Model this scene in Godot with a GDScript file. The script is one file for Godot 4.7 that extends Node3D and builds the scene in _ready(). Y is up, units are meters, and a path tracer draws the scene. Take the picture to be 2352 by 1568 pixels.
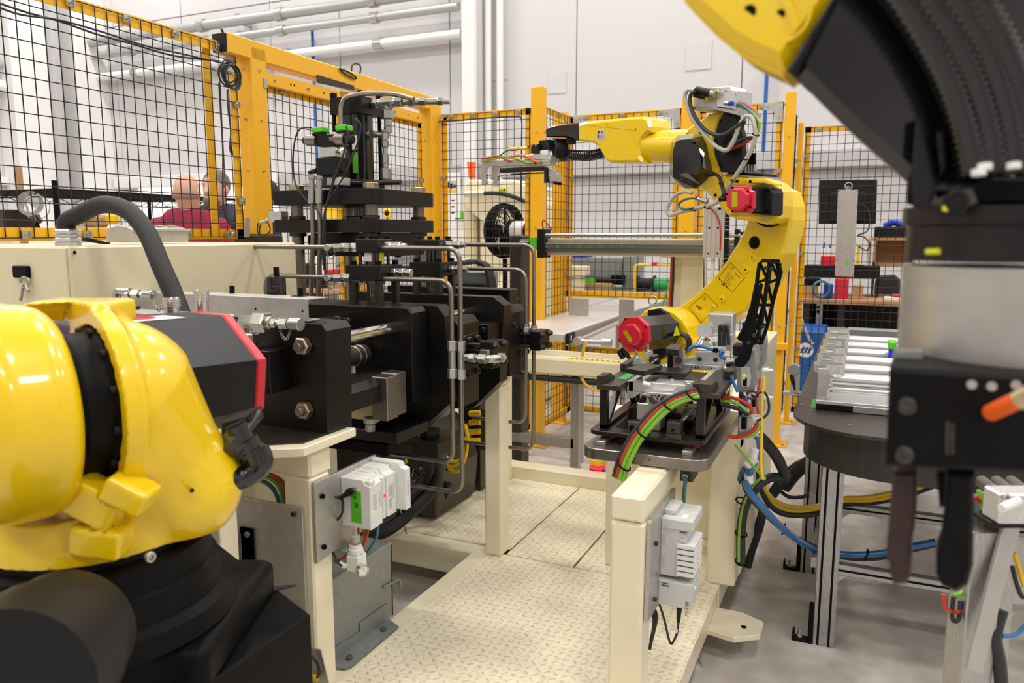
extends Node3D
# Photo geometry: lens of 1764 px at 2352x1568, eye 1.5 m up, turned 24.4 degrees left, tilted 8.03 degrees down; y up, metres.
const FPX := 1764.0
const EYE := Vector3(0,1.5,0)
var cam_basis: Basis
var T := {}
var M := {}
var taken := {}
var rng := RandomNumberGenerator.new()
class Mb:
	var v := PackedVector3Array()
	var n := PackedVector3Array()
	var uv := PackedVector2Array()
	func tri(a: Vector3,b: Vector3,c: Vector3,na: Vector3,nb: Vector3,nc: Vector3) -> void:
		v.append(a); v.append(c); v.append(b); n.append(na); n.append(nc); n.append(nb)
		for k in 3: uv.append(Vector2.ZERO)
	func ft(a: Vector3,b: Vector3,c: Vector3) -> void:
		var m := (b-a).cross(c-a).normalized()
		tri(a,b,c,m,m,m)
	func quad(a: Vector3,b: Vector3,c: Vector3,d: Vector3) -> Mb:
		ft(a,b,c); ft(a,c,d)
		return self
	func face(a: Vector3,b: Vector3,c: Vector3,d: Vector3) -> Mb:
		quad(a,b,c,d)
		var k := uv.size()-6
		var t := [Vector2(0,1),Vector2(1,0),Vector2(1,1),Vector2(0,1),Vector2(0,0),Vector2(1,0)]
		for i in 6: uv[k+i] = t[i]
		return self
	func box(c: Vector3,s: Vector3,bev := 0.003,bs := Basis()) -> Mb:
		var h := s*0.5
		var e: float = min(bev,min(h.x,min(h.y,h.z))*0.45)
		var ax := [Vector3.RIGHT,Vector3.UP,Vector3.BACK]
		var hh := [h.x,h.y,h.z]
		for i in 3:
			var j := (i+1) % 3
			var k := (i+2) % 3
			for sg: float in [-1.0,1.0]:
				var o: Vector3 = ax[i]*hh[i]*sg
				var p: Vector3 = ax[j]*(hh[j]-e)
				var q: Vector3 = ax[k]*(hh[k]-e)
				if sg > 0: quad(c+bs*(o-p-q),c+bs*(o+p-q),c+bs*(o+p+q),c+bs*(o-p+q))
				else: quad(c+bs*(o-p-q),c+bs*(o-p+q),c+bs*(o+p+q),c+bs*(o+p-q))
		if e <= 0.0: return self
		for i in 3:
			var j := (i+1) % 3
			var k := (i+2) % 3
			for sj: float in [-1.0,1.0]:
				for sk: float in [-1.0,1.0]:
					var l: Vector3 = ax[i]*(hh[i]-e)
					var p1: Vector3 = ax[j]*hh[j]*sj+ax[k]*(hh[k]-e)*sk
					var p2: Vector3 = ax[j]*(hh[j]-e)*sj+ax[k]*hh[k]*sk
					_edge(c,bs,p1,p2,l)
		for sx: float in [-1.0,1.0]:
			for sy: float in [-1.0,1.0]:
				for sz: float in [-1.0,1.0]:
					var a := c+bs*Vector3(h.x*sx,(h.y-e)*sy,(h.z-e)*sz)
					var b := c+bs*Vector3((h.x-e)*sx,h.y*sy,(h.z-e)*sz)
					var d := c+bs*Vector3((h.x-e)*sx,(h.y-e)*sy,h.z*sz)
					if (b-a).cross(d-a).dot(a+b+d-3.0*c) > 0: ft(a,b,d)
					else: ft(a,d,b)
		return self
	func _edge(c: Vector3,bs: Basis,p1: Vector3,p2: Vector3,l: Vector3) -> Mb:
		var a := c+bs*(p1-l)
		var b := c+bs*(p2-l)
		var d := c+bs*(p2+l)
		var f := c+bs*(p1+l)
		if (b-a).cross(d-a).dot(a+d-2.0*c) > 0: return quad(a,b,d,f)
		return quad(a,f,d,b)
	func bx(a: Vector3,b: Vector3,bev := 0.003) -> Mb:
		return box((a+b)*0.5,(b-a).abs(),bev)
	func bar(p: Vector3,q: Vector3,w: float,h: float,up := Vector3.UP,bev := 0.002) -> Mb:
		var z := (q-p).normalized()
		var x := up.cross(z)
		if x.length() < 0.01: x = Vector3.RIGHT.cross(z) if absf(z.x) < 0.9 else Vector3.BACK.cross(z)
		x = x.normalized()
		return box((p+q)*0.5,Vector3(w,h,p.distance_to(q)),bev,Basis(x,z.cross(x),z))
	func lathe(p: Vector3,dir: Vector3,prof: Array,k := 16,flat := false) -> Mb:
		var z := dir.normalized()
		var x := (Vector3.UP if absf(z.y) < 0.9 else Vector3.RIGHT).cross(z).normalized()
		var y := z.cross(x)
		for s in prof.size()-1:
			var a: Vector2 = prof[s]
			var b: Vector2 = prof[s+1]
			var nr := Vector2(b.x-a.x,a.y-b.y).normalized()
			for i in k:
				var t0 := TAU*i/k
				var t1 := TAU*(i+1)/k
				var r0 := x*cos(t0)+y*sin(t0)
				var r1 := x*cos(t1)+y*sin(t1)
				var n0 := r0*nr.x+z*nr.y
				var n1 := r1*nr.x+z*nr.y
				if flat:
					n0 = ((r0+r1).normalized()*nr.x+z*nr.y).normalized()
					n1 = n0
				var pa := p+z*a.x
				var pb := p+z*b.x
				if a.y > 0: tri(pa+r0*a.y,pa+r1*a.y,pb+r1*b.y,n0,n1,n1)
				if b.y > 0: tri(pa+r0*a.y,pb+r1*b.y,pb+r0*b.y,n0,n1,n0)
		return self
	func cyl(p: Vector3,q: Vector3,r: float,r2 := -1.0,k := 16,ch := 0.0) -> Mb:
		if r2 < 0: r2 = r
		var l := p.distance_to(q)
		if ch > 0: return lathe(p,q-p,[Vector2(0,0),Vector2(0,r-ch),Vector2(ch,r),Vector2(l-ch,r2),Vector2(l,r2-ch),Vector2(l,0)],k)
		return lathe(p,q-p,[Vector2(0,0),Vector2(0,r),Vector2(l,r2),Vector2(l,0)],k)
	func hexa(p: Vector3,q: Vector3,r: float) -> Mb:
		var l := p.distance_to(q)
		var c := r*0.12
		return lathe(p,q-p,[Vector2(0,0),Vector2(0,r-c),Vector2(c,r),Vector2(l-c,r),Vector2(l,r-c),Vector2(l,0)],6,true)
	func screw(p: Vector3,d: Vector3,r: float,h: float,k := 14) -> Mb:
		lathe(p,d,[Vector2(0,0),Vector2(0,r),Vector2(h-r*0.15,r),Vector2(h,r*0.85),Vector2(h,r*0.55)],k)
		return lathe(p,d,[Vector2(h,r*0.55),Vector2(h*0.45,r*0.52),Vector2(h*0.45,0)],6,true)
	func torus(c: Vector3,axis: Vector3,R: float,r: float,k := 24,m := 8) -> Mb:
		var pts := []
		var z := axis.normalized()
		var x := (Vector3.UP if absf(z.y) < 0.9 else Vector3.RIGHT).cross(z).normalized()
		var y := z.cross(x)
		for i in k+1: pts.append(c+(x*cos(TAU*i/k)+y*sin(TAU*i/k))*R)
		return tube(pts,r,m,false)
	func tube(pts: Array,r: float,k := 8,caps := true,radii := []) -> Mb:
		var z: Vector3 = ((pts[1] as Vector3)-pts[0]).normalized()
		var x := (Vector3.UP if absf(z.y) < 0.9 else Vector3.RIGHT).cross(z).normalized()
		var pv := []
		var pn := []
		var last := pts.size()-1
		for s in pts.size():
			var p: Vector3 = pts[s]
			var d: Vector3 = ((pts[mini(s+1,last)] as Vector3)-pts[maxi(s-1,0)]).normalized()
			x = (x-d*x.dot(d)).normalized()
			var y := d.cross(x)
			var rr: float = radii[s] if radii else r
			var cv := []
			var cn := []
			for i in k:
				var t := TAU*i/k
				var q := x*cos(t)+y*sin(t)
				cn.append(q); cv.append(p+q*rr)
			if s > 0:
				for i in k:
					var j := (i+1) % k
					tri(pv[i],pv[j],cv[j],pn[i],pn[j],cn[j])
					tri(pv[i],cv[j],cv[i],pn[i],cn[j],cn[i])
			if caps and (s == 0 or s == last):
				for i in k:
					if s == 0: ft(p,cv[(i+1) % k],cv[i])
					else: ft(p,cv[i],cv[(i+1) % k])
			pv = cv; pn = cn
		return self
	func hose(pts: Array,r: float,k := 8,each := 6) -> Mb:
		return tube(Mb.smooth(pts,each),r,k)
	static func smooth(pts: Array,each := 6) -> Array:
		var out := []
		var l := pts.size()-1
		for s in l:
			var a: Vector3 = pts[maxi(s-1,0)]
			var b: Vector3 = pts[s]
			var c: Vector3 = pts[s+1]
			var d: Vector3 = pts[mini(s+2,l)]
			for i in each: out.append(b.cubic_interpolate(c,a,d,float(i)/each))
		out.append(pts[l])
		return out
	func pipe(pts: Array,r: float,R: float,k := 12) -> Mb:
		var out := [pts[0]]
		for s in range(1,pts.size()-1):
			var p: Vector3 = pts[s]
			var a: Vector3 = (pts[s-1] as Vector3)-p
			var b: Vector3 = (pts[s+1] as Vector3)-p
			var cut: float = min(R,min(a.length(),b.length())*0.48)
			var pa := p+a.normalized()*cut
			var pb := p+b.normalized()*cut
			for i in 9:
				var t := i/8.0
				out.append(pa.lerp(p,t).lerp(p.lerp(pb,t),t))
		out.append(pts[-1])
		return tube(out,r,k)
	func prism(poly: Array,ext: Vector3,bev := 0.0) -> Mb:
		var nn := Vector3.ZERO
		var c := Vector3.ZERO
		for i in poly.size():
			nn += (poly[i] as Vector3).cross(poly[(i+1) % poly.size()])
			c += poly[i]
		c /= poly.size()
		var p := poly.duplicate()
		if nn.dot(ext) > 0: p.reverse(); nn = -nn
		nn = nn.normalized()
		var x: Vector3 = ((p[1] as Vector3)-p[0]).normalized()
		var y := nn.cross(x)
		var flat := PackedVector2Array()
		for q: Vector3 in p: flat.append(Vector2((q-p[0]).dot(x),(q-p[0]).dot(y)))
		var ids := Geometry2D.triangulate_polygon(flat)
		var ins := p
		if bev > 0:
			ins = []
			var m := p.size()
			for i in m:
				var a: Vector2 = (flat[i]-flat[(i+m-1) % m]).normalized()
				var b: Vector2 = (flat[(i+1) % m]-flat[i]).normalized()
				var h := (Vector2(-a.y,a.x)+Vector2(-b.y,b.x))
				var f: Vector2 = flat[i]+h*(bev/maxf(0.4,1.0+a.dot(b)))
				ins.append((p[0] as Vector3)+x*f.x+y*f.y)
		for i in range(0,ids.size(),3):
			var a: Vector3 = ins[ids[i]]
			var b: Vector3 = ins[ids[i+1]]
			var d: Vector3 = ins[ids[i+2]]
			if (b-a).cross(d-a).dot(nn) < 0:
				var t := b
				b = d; d = t
			ft(a,b,d)
			ft(a+ext,d+ext,b+ext)
		var e := ext.normalized()*bev
		for i in p.size():
			var j := (i+1) % p.size()
			if bev > 0:
				quad(ins[i],(p[i] as Vector3)+e,(p[j] as Vector3)+e,ins[j])
				quad((p[i] as Vector3)+ext-e,(ins[i] as Vector3)+ext,(ins[j] as Vector3)+ext,(p[j] as Vector3)+ext-e)
			quad((p[i] as Vector3)+e,(p[i] as Vector3)+ext-e,(p[j] as Vector3)+ext-e,(p[j] as Vector3)+e)
		return self
	func loft(rings: Array,cap0 := true,cap1 := true) -> Mb:
		var m: int = rings[0].size()
		var ns := []
		var sgn := 1.0
		for s in rings.size():
			var row := []
			for i in m:
				var du: Vector3 = (rings[s][(i+1) % m] as Vector3)-rings[s][(i+m-1) % m]
				var dv: Vector3 = (rings[mini(s+1,rings.size()-1)][i] as Vector3)-rings[maxi(s-1,0)][i]
				row.append(du.cross(dv).normalized())
			ns.append(row)
		var c := Vector3.ZERO
		var mid: int = rings.size()/2
		for q: Vector3 in rings[mid]: c += q
		c /= m
		var vote := 0.0
		for i in m: vote += (ns[mid][i] as Vector3).dot((rings[mid][i] as Vector3)-c)
		if vote < 0: sgn = -1.0
		for s in rings.size()-1:
			for i in m:
				var j := (i+1) % m
				var a: Vector3 = rings[s][i]
				var b: Vector3 = rings[s][j]
				var d: Vector3 = rings[s+1][j]
				var f: Vector3 = rings[s+1][i]
				if sgn > 0:
					tri(a,b,d,ns[s][i],ns[s][j],ns[s+1][j]); tri(a,d,f,ns[s][i],ns[s+1][j],ns[s+1][i])
				else:
					tri(a,d,b,-ns[s][i],-ns[s+1][j],-ns[s][j]); tri(a,f,d,-ns[s][i],-ns[s+1][i],-ns[s+1][j])
		for e in 2:
			if not (cap0 if e == 0 else cap1): continue
			var ring: Array = rings[0] if e == 0 else rings[-1]
			var o := Vector3.ZERO
			for q: Vector3 in ring: o += q
			o /= m
			for i in m:
				if (sgn > 0) == (e == 0): ft(o,ring[(i+1) % m],ring[i])
				else: ft(o,ring[i],ring[(i+1) % m])
		return self
	func mesh(o: Vector3) -> ArrayMesh:
		var a := []
		a.resize(Mesh.ARRAY_MAX)
		var w := PackedVector3Array()
		w.resize(v.size())
		for i in v.size(): w[i] = v[i]-o
		a[Mesh.ARRAY_VERTEX] = w
		a[Mesh.ARRAY_NORMAL] = n
		a[Mesh.ARRAY_TEX_UV] = uv
		var am := ArrayMesh.new()
		am.add_surface_from_arrays(Mesh.PRIMITIVE_TRIANGLES,a)
		return am
	func foot() -> Vector3:
		var b := AABB(v[0],Vector3.ZERO)
		for q in v: b = b.expand(q)
		return Vector3(b.get_center().x,b.position.y,b.get_center().z)
func ray(x: float,y: float) -> Vector3:
	return cam_basis*Vector3((x-1176.0)/FPX,-(y-784.0)/FPX,-1.0)
func pz(x: float,y: float,z: float) -> Vector3:
	var d := ray(x,y)
	return EYE+d*((z-EYE.z)/d.z)
func px(x: float,y: float,at_x: float) -> Vector3:
	var d := ray(x,y)
	return EYE+d*((at_x-EYE.x)/d.x)
func py(x: float,y: float,at_y: float) -> Vector3:
	var d := ray(x,y)
	return EYE+d*((at_y-EYE.y)/d.y)
func pd(x: float,y: float,depth: float) -> Vector3:
	return EYE+ray(x,y)*depth
func zs(a: Array,z: float) -> Array:
	var o := []
	for i in range(0,a.size(),2): o.append(pz(a[i],a[i+1],z))
	return o
func xs(a: Array,x: float) -> Array:
	var o := []
	for i in range(0,a.size(),2): o.append(px(a[i],a[i+1],x))
	return o
func ys(a: Array,y: float) -> Array:
	var o := []
	for i in range(0,a.size(),2): o.append(py(a[i],a[i+1],y))
	return o
func ds(a: Array) -> Array:
	var o := []
	for i in range(0,a.size(),3): o.append(pd(a[i],a[i+1],a[i+2]))
	return o
func V(x: float,y: float,z: float) -> Vector3:
	return Vector3(x,y,z)
func mb() -> Mb:
	return Mb.new()
func numbered(called: String) -> String:
	var k: int = taken.get(called,0)
	taken[called] = k+1
	return called if k == 0 else "%s_%03d" % [called,k]
func tag(o: Node,label: String,cat: String,group := "") -> void:
	o.set_meta("label",label)
	o.set_meta("category",cat)
	if group: o.set_meta("group",group)
func thing(called: String,label: String,cat: String,at := Vector3.ZERO,group := "") -> Node3D:
	var o := Node3D.new()
	o.name = numbered(called)
	add_child(o)
	o.position = at
	tag(o,label,cat,group)
	return o
func part(called: String,m: Mb,mt: Material,parent: Node3D,label := "") -> MeshInstance3D:
	var o := MeshInstance3D.new()
	o.name = called
	o.mesh = m.mesh(parent.global_position)
	o.material_override = mt
	parent.add_child(o,true)
	if label: o.set_meta("label",label)
	return o
func solo(called: String,label: String,cat: String,m: Mb,mt: Material,group := "") -> MeshInstance3D:
	var o := MeshInstance3D.new()
	o.name = numbered(called)
	var f := m.foot()
	o.mesh = m.mesh(f)
	o.material_override = mt
	add_child(o)
	o.position = f
	tag(o,label,cat,group)
	return o
func struct(called: String,m: Mb,mt: Material,parent: Node3D = null) -> MeshInstance3D:
	if parent: return part(called,m,mt,parent)
	var o := MeshInstance3D.new()
	o.name = called
	var f := m.foot()
	o.mesh = m.mesh(f)
	o.material_override = mt
	add_child(o)
	o.position = f
	o.set_meta("kind","structure")
	return o
func stuff(o: Node) -> Node:
	o.set_meta("kind","stuff")
	return o
func twin(o: Node3D,shift: Vector3,label: String) -> Node3D:
	var c: Node3D = o.duplicate()
	var base := String(o.name)
	var cut := base.rfind("_")
	if cut > 0 and base.substr(cut+1).is_valid_int(): base = base.substr(0,cut)
	c.name = numbered(base)
	add_child(c)
	c.position = o.position+shift
	c.set_meta("label",label)
	return c
func noise_tex(freq: float,a: Color,b: Color,seed_no: int,oct := 4,size := 512,as_n := false,stretch := Vector3.ONE) -> Texture2D:
	var f := FastNoiseLite.new()
	f.seed = seed_no
	f.frequency = freq
	f.fractal_octaves = oct
	var big := f.get_seamless_image(int(size/stretch.x) if stretch.x < 1 else size,size)
	big.resize(size,size)
	var im := Image.create(size,size,false,Image.FORMAT_RGB8)
	for y in size:
		for x in size: im.set_pixel(x,y,a.lerp(b,big.get_pixel(x,y).r))
	if as_n: im.bump_map_to_normal_map(1.0)
	return ImageTexture.create_from_image(im)
func mat(key: String,c: String,rough := 0.5,metal := 0.0,o := {}) -> StandardMaterial3D:
	var m := StandardMaterial3D.new()
	m.albedo_color = Color(c)
	m.roughness = rough
	m.metallic = metal
	if o.has("tex"):
		m.albedo_texture = T[o.tex]
		m.uv1_triplanar = true
		m.uv1_scale = Vector3.ONE*o.get("scale",3.0)
	if o.has("nrm"):
		m.normal_enabled = true
		m.normal_texture = T[o.nrm]
		m.normal_scale = o.get("ns",0.5)
		m.uv1_triplanar = true
		m.uv1_scale = Vector3.ONE*o.get("scale",3.0)
	if o.has("spec"): m.metallic_specular = o.spec
	if o.has("coat"):
		m.clearcoat_enabled = true
		m.clearcoat = o.coat
		m.clearcoat_roughness = o.get("coat_r",0.1)
	if o.has("glow"):
		m.emission_enabled = true
		m.emission = Color(o.get("glow_c",c))
		m.emission_energy_multiplier = o.glow
	if o.has("alpha"):
		m.transparency = BaseMaterial3D.TRANSPARENCY_ALPHA
		m.albedo_color.a = o.alpha
	M[key] = m
	return m
class Sdf:
	var k := []
	var cuts := []
	var floor_y := -1e9
	func cone(a: Vector3,b: Vector3,r1: float,r2: float,bl := 0.02) -> void:
		k.append([0,a,b,r1,r2,bl])
	func rcyl(a: Vector3,b: Vector3,r: float,rnd: float,bl := 0.02) -> void:
		k.append([1,a,b,r,rnd,bl])
	func boxp(c: Vector3,bs: Basis,h: Vector3,rnd: float,bl := 0.02) -> void:
		k.append([2,c,h,rnd,bs.inverse(),bl])
	func ell(c: Vector3,bs: Basis,h: Vector3,bl := 0.02) -> void:
		k.append([3,c,h,0.0,bs.inverse(),bl])
	func cut_cyl(a: Vector3,b: Vector3,r: float) -> void:
		cuts.append([0,a,b,r])
	func cut_ell(c: Vector3,h: Vector3,bs := Basis()) -> void:
		cuts.append([1,c,h,bs.inverse()])
	func cut_below(y: float) -> void:
		floor_y = y
	func at(p: Vector3) -> float:
		var d := 1e9
		for q: Array in k:
			var e := 0.0
			match q[0]:
				0:
					var ab: Vector3 = q[2]-q[1]
					var t := clampf((p-q[1]).dot(ab)/ab.length_squared(),0,1)
					e = p.distance_to(q[1]+ab*t)-lerpf(q[3],q[4],t)
				1:
					var ab: Vector3 = q[2]-q[1]
					var l := ab.length()
					var z := ab/l
					var h: float = (p-q[1]).dot(z)
					var rad: float = ((p-q[1])-z*h).length()
					var dx: float = rad-q[3]+q[4]
					var dy: float = absf(h-l/2)-l/2+q[4]
					e = minf(maxf(dx,dy),0)+Vector2(maxf(dx,0),maxf(dy,0)).length()-q[4]
				2:
					var o: Vector3 = (q[4]*(p-q[1])).abs()-q[2]+Vector3.ONE*q[3]
					e = o.max(Vector3.ZERO).length()+minf(maxf(o.x,maxf(o.y,o.z)),0)-q[3]
				3:
					var o: Vector3 = (q[4]*(p-q[1]))/q[2]
					var l := o.length()
					var g: float = (o/q[2]).length()
					e = l*(l-1.0)/maxf(g,1e-6)
			var bl: float = q[5]
			if bl > 0 and d < 1e8:
				var h := clampf(0.5+0.5*(d-e)/bl,0,1)
				d = lerpf(d,e,h)-bl*h*(1-h)
			else: d = minf(d,e)
		for q: Array in cuts:
			if q[0] == 0:
				var ab: Vector3 = q[2]-q[1]
				var l := ab.length()
				var z := ab/l
				var h: float = (p-q[1]).dot(z)
				var e: float = maxf(((p-q[1])-z*h).length()-q[3],absf(h-l/2)-l/2)
				d = maxf(d,-e)
			else:
				var o: Vector3 = (q[3]*(p-q[1]))/q[2]
				d = maxf(d,-(o.length()-1.0)*minf(q[2].x,minf(q[2].y,q[2].z)))
		return maxf(d,floor_y-p.y)
	func bounds() -> AABB:
		var b := AABB(k[0][1],Vector3.ZERO)
		for q: Array in k:
			var r: float
			if q[0] < 2:
				r = maxf(q[3],q[4])*1.02
				for c: Vector3 in [q[1],q[2]]:
					b = b.expand(c-Vector3.ONE*r).expand(c+Vector3.ONE*r)
			else:
				r = (q[2] as Vector3).length()
				b = b.expand((q[1] as Vector3)-Vector3.ONE*r).expand((q[1] as Vector3)+Vector3.ONE*r)
		return b
	func mesh(cell: float,out: Mb = null) -> Mb:
		if out == null: out = Mb.new()
		var b := bounds().grow(cell*2)
		if b.position.y < floor_y-cell*2:
			var cutl: float = floor_y-cell*2-b.position.y
			b.position.y += cutl
			b.size.y -= cutl
		var nx := int(b.size.x/cell)+2
		var ny := int(b.size.y/cell)+2
		var nz := int(b.size.z/cell)+2
		var g := PackedFloat32Array()
		g.resize(nx*ny*nz)
		g.fill(9.0)
		var bs := 4
		for bz in range(0,nz,bs):
			for by in range(0,ny,bs):
				for bx in range(0,nx,bs):
					var c := b.position+Vector3(bx+1.5,by+1.5,bz+1.5)*cell
					var dc := at(c)
					if absf(dc) > cell*7.0:
						var fillv := 9.0 if dc > 0 else -9.0
						for z in range(bz,mini(bz+bs,nz)):
							for y in range(by,mini(by+bs,ny)):
								for x in range(bx,mini(bx+bs,nx)): g[(z*ny+y)*nx+x] = fillv
						continue
					for z in range(bz,mini(bz+bs,nz)):
						for y in range(by,mini(by+bs,ny)):
							for x in range(bx,mini(bx+bs,nx)): g[(z*ny+y)*nx+x] = at(b.position+Vector3(x,y,z)*cell)
		var vid := {}
		var vp := PackedVector3Array()
		var vn := PackedVector3Array()
		var sx := 1
		var sy := nx
		var sz := nx*ny
		for z in nz-1:
			for y in ny-1:
				for x in nx-1:
					var i := z*sz+y*sy+x
					var s := 0
					var vals := [g[i],g[i+1],g[i+sy],g[i+sy+1],g[i+sz],g[i+sz+1],g[i+sz+sy],g[i+sz+sy+1]]
					for e in 8: if vals[e] < 0: s += 1
					if s == 0 or s == 8: continue
					var acc := Vector3.ZERO
					var cnt := 0
					for e in 8:
						for ax in 3:
							var f: int = e | (1 << ax)
							if f == e: continue
							var va: float = vals[e]
							var vb: float = vals[f]
							if (va < 0) == (vb < 0): continue
							var t := clampf(va/(va-vb),0.0,1.0)
							var p := Vector3(e & 1,(e >> 1) & 1,(e >> 2) & 1)
							p[ax] += t
							acc += p
							cnt += 1
					vid[i] = vp.size()
					var w := b.position+(Vector3(x,y,z)+acc/cnt)*cell
					vp.append(w)
					var h := cell*0.4
					var d0 := at(w)
					vn.append(Vector3(at(w+Vector3(h,0,0))-d0,at(w+Vector3(0,h,0))-d0,at(w+Vector3(0,0,h))-d0).normalized())
		for z in range(1,nz-1):
			for y in range(1,ny-1):
				for x in range(1,nx-1):
					var i := z*sz+y*sy+x
					var inside := g[i] < 0
					if inside != (g[i+1] < 0): _q(out,vp,vn,vid[i-sy-sz],vid[i-sz],vid[i],vid[i-sy],inside)
					if inside != (g[i+sy] < 0): _q(out,vp,vn,vid[i-sx-sz],vid[i-sx],vid[i],vid[i-sz],inside)
					if inside != (g[i+sz] < 0): _q(out,vp,vn,vid[i-sx-sy],vid[i-sy],vid[i],vid[i-sx],inside)
		return out
	func _q(out: Mb,vp: PackedVector3Array,vn: PackedVector3Array,a: int,b: int,c: int,d: int,fwd: bool) -> void:
		if fwd:
			out.tri(vp[a],vp[b],vp[c],vn[a],vn[b],vn[c])
			out.tri(vp[a],vp[c],vp[d],vn[a],vn[c],vn[d])
		else:
			out.tri(vp[a],vp[c],vp[b],vn[a],vn[c],vn[b])
			out.tri(vp[a],vp[d],vp[c],vn[a],vn[d],vn[c])
func _ready() -> void:
	rng.seed = 7
	var fw := Vector3(0,0,-1).rotated(Vector3.UP,deg_to_rad(24.4))
	cam_basis = Basis.looking_at(fw*cos(atan(249.0/FPX))-Vector3.UP*sin(atan(249.0/FPX)),Vector3.UP)
	var cam := Camera3D.new()
	cam.name = "camera"
	var at := CameraAttributesPhysical.new()
	at.frustum_focal_length = 24.0*FPX/1568.0
	at.frustum_focus_distance = 2.9
	at.frustum_near = 0.05
	at.frustum_far = 100.0
	at.exposure_aperture = 4.5
	cam.attributes = at
	cam.fov = rad_to_deg(2.0*atan(784.0/FPX))
	add_child(cam)
	cam.transform = Transform3D(cam_basis,EYE)
	cam.current = true
	var env := Environment.new()
	env.background_mode = Environment.BG_COLOR
	env.background_color = Color(0.75,0.8,0.9)
	env.background_energy_multiplier = 1.0
	env.tonemap_mode = Environment.TONE_MAPPER_LINEAR
	env.tonemap_exposure = 1.0
	env.sdfgi_enabled = true
	env.ssao_enabled = true
	env.ssil_enabled = true
	var we := WorldEnvironment.new()
	we.name = "world"
	we.environment = env
	add_child(we)
	make_materials()
	high_bays()
	room()
	fences()
	cream_frame()
	front_press()
	column_press()
	pipes()
	frame_equipment()
	cabinet_side()
	near_robot()
	welding_robot()
	slide_fixture()
	gantry_side()
	pallet_table()
	near_gripper()
	back_area()
	cable_runs()
	people()
func make_materials() -> void:
	T.fine = noise_tex(0.02,Color(0.91,0.905,0.9),Color(1,1,1),3)
	T.blot = noise_tex(0.012,Color(0.82,0.81,0.80),Color(1,1,1),5,5)
	T.wear = noise_tex(0.03,Color(0.62,0.6,0.55),Color(1,1,1),11,5)
	T.soft = noise_tex(0.015,Color(0.93,0.928,0.925),Color(1,1,1),12,4)
	T.brush = noise_tex(0.02,Color(0.78,0.78,0.78),Color(1,1,1),8,3,256,false,Vector3(0.08,2.5,1))
	T.bump = noise_tex(0.05,Color.BLACK,Color.WHITE,21,3,256,true)
	T.plate = tread_tex()
	mat("wall","cfcdce",0.75)
	mat("wall_grey","b9b8b9",0.7)
	mat("white","e8e8e6",0.6)
	mat("concrete","d6d0c9",0.55,0,{"tex": "blot","scale": 0.8})
	mat("ceiling","c8c8c8",0.9)
	mat("fence","f3b505",0.42,0,{"coat": 0.2})
	mat("fence_dark","d98e0a",0.45)
	mat("wire","15171a",0.45)
	mat("zinc","c3c4c0",0.32,0.85,{"tex": "fine","scale": 12.0})
	mat("bright_zinc","dfe2de",0.22,0.9,{"tex": "wear","scale": 20.0})
	mat("cream","efe6c8",0.38,0,{"coat": 0.25})
	mat("cream_wall","e2d7b4",0.42,0,{"coat": 0.2})
	mat("tread","f4ebcf",0.42,0,{"tex": "wear","scale": 1.3})
	var tr: StandardMaterial3D = M.tread
	tr.normal_enabled = true
	tr.normal_texture = T.plate
	tr.normal_scale = 1.0
	tr.uv1_scale = Vector3.ONE*2.2
	tr.albedo_texture = T.tread_c
	mat("black","0b0b0d",0.5,0,{"spec": 0.25})
	mat("black_ox","1d1b1b",0.36,0.35,{"tex": "wear","scale": 5.0})
	mat("black_top","2b2829",0.3,0.5)
	mat("black_gloss","101013",0.18,0,{"coat": 0.5})
	mat("plastic","18181b",0.45,0,{"spec": 0.35})
	mat("rubber","1b1b1d",0.6)
	mat("chrome","d8d6d2",0.12,1.0)
	mat("steel","8d8780",0.34,0.9,{"tex": "fine","scale": 9.0})
	mat("pipe","9b938a",0.3,0.9,{"tex": "fine","scale": 14.0})
	mat("dark_steel","5f5a57",0.4,0.8,{"tex": "wear","scale": 6.0})
	mat("alu","c9c9c7",0.36,0.85,{"tex": "brush","scale": 5.0})
	mat("alu_bright","e1e2e2",0.3,0.75,{"tex": "fine","scale": 10.0})
	mat("alu_plate","c6c3bf",0.42,0.75,{"tex": "soft","scale": 3.0})
	mat("nut","b9a98a",0.28,0.9)
	mat("robot","f0cb04",0.3,0,{"coat": 0.55,"coat_r": 0.08})
	mat("robot_dark","c79e05",0.4)
	mat("red","cf1f35",0.4,0,{"coat": 0.2})
	mat("red_hose","b8361f",0.35)
	mat("green_hose","7ab02a",0.3,0,{"coat": 0.4})
	mat("teal_hose","2f6d7c",0.3,0,{"coat": 0.3})
	mat("blue_hose","2f6fb0",0.25,0,{"coat": 0.4})
	mat("yellow_hose","f0c313",0.35,0,{"coat": 0.2})
	mat("grey_hose","b9b3a6",0.5)
	mat("dark_hose","25282b",0.5)
	mat("io_grey","c9cbc8",0.5)
	mat("io_white","dfe0dc",0.5)
	mat("tape_green","58c21c",0.5)
	mat("label_yellow","e6e012",0.45)
	mat("label_white","eeeeea",0.5)
	mat("grey_paint","8e9392",0.4,0.2,{"tex": "fine","scale": 4.0})
	mat("led","7bff2a",0.4,0,{"glow": 1.0})
	mat("led_red","ff2a4a",0.4,0,{"glow": 0.8})
	mat("orange","f2641d",0.5)
	mat("wood","c99b6d",0.6,0,{"tex": "brush","scale": 2.0})
	mat("cardboard","b98a5c",0.8)
	mat("blue","1f5fae",0.4)
	mat("blue_bin","1c35c4",0.4)
	mat("granite","3a3a38",0.5,0,{"tex": "speck","scale": 10.0})
	mat("chair_cloth","4a4a4c",0.9)
	mat("green_plastic","17a046",0.4)
	mat("belt","e3dfda",0.28,0,{"coat": 0.3})
	mat("glow_panel","fff8ea",0.5,0,{"glow": 6.0})
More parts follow.
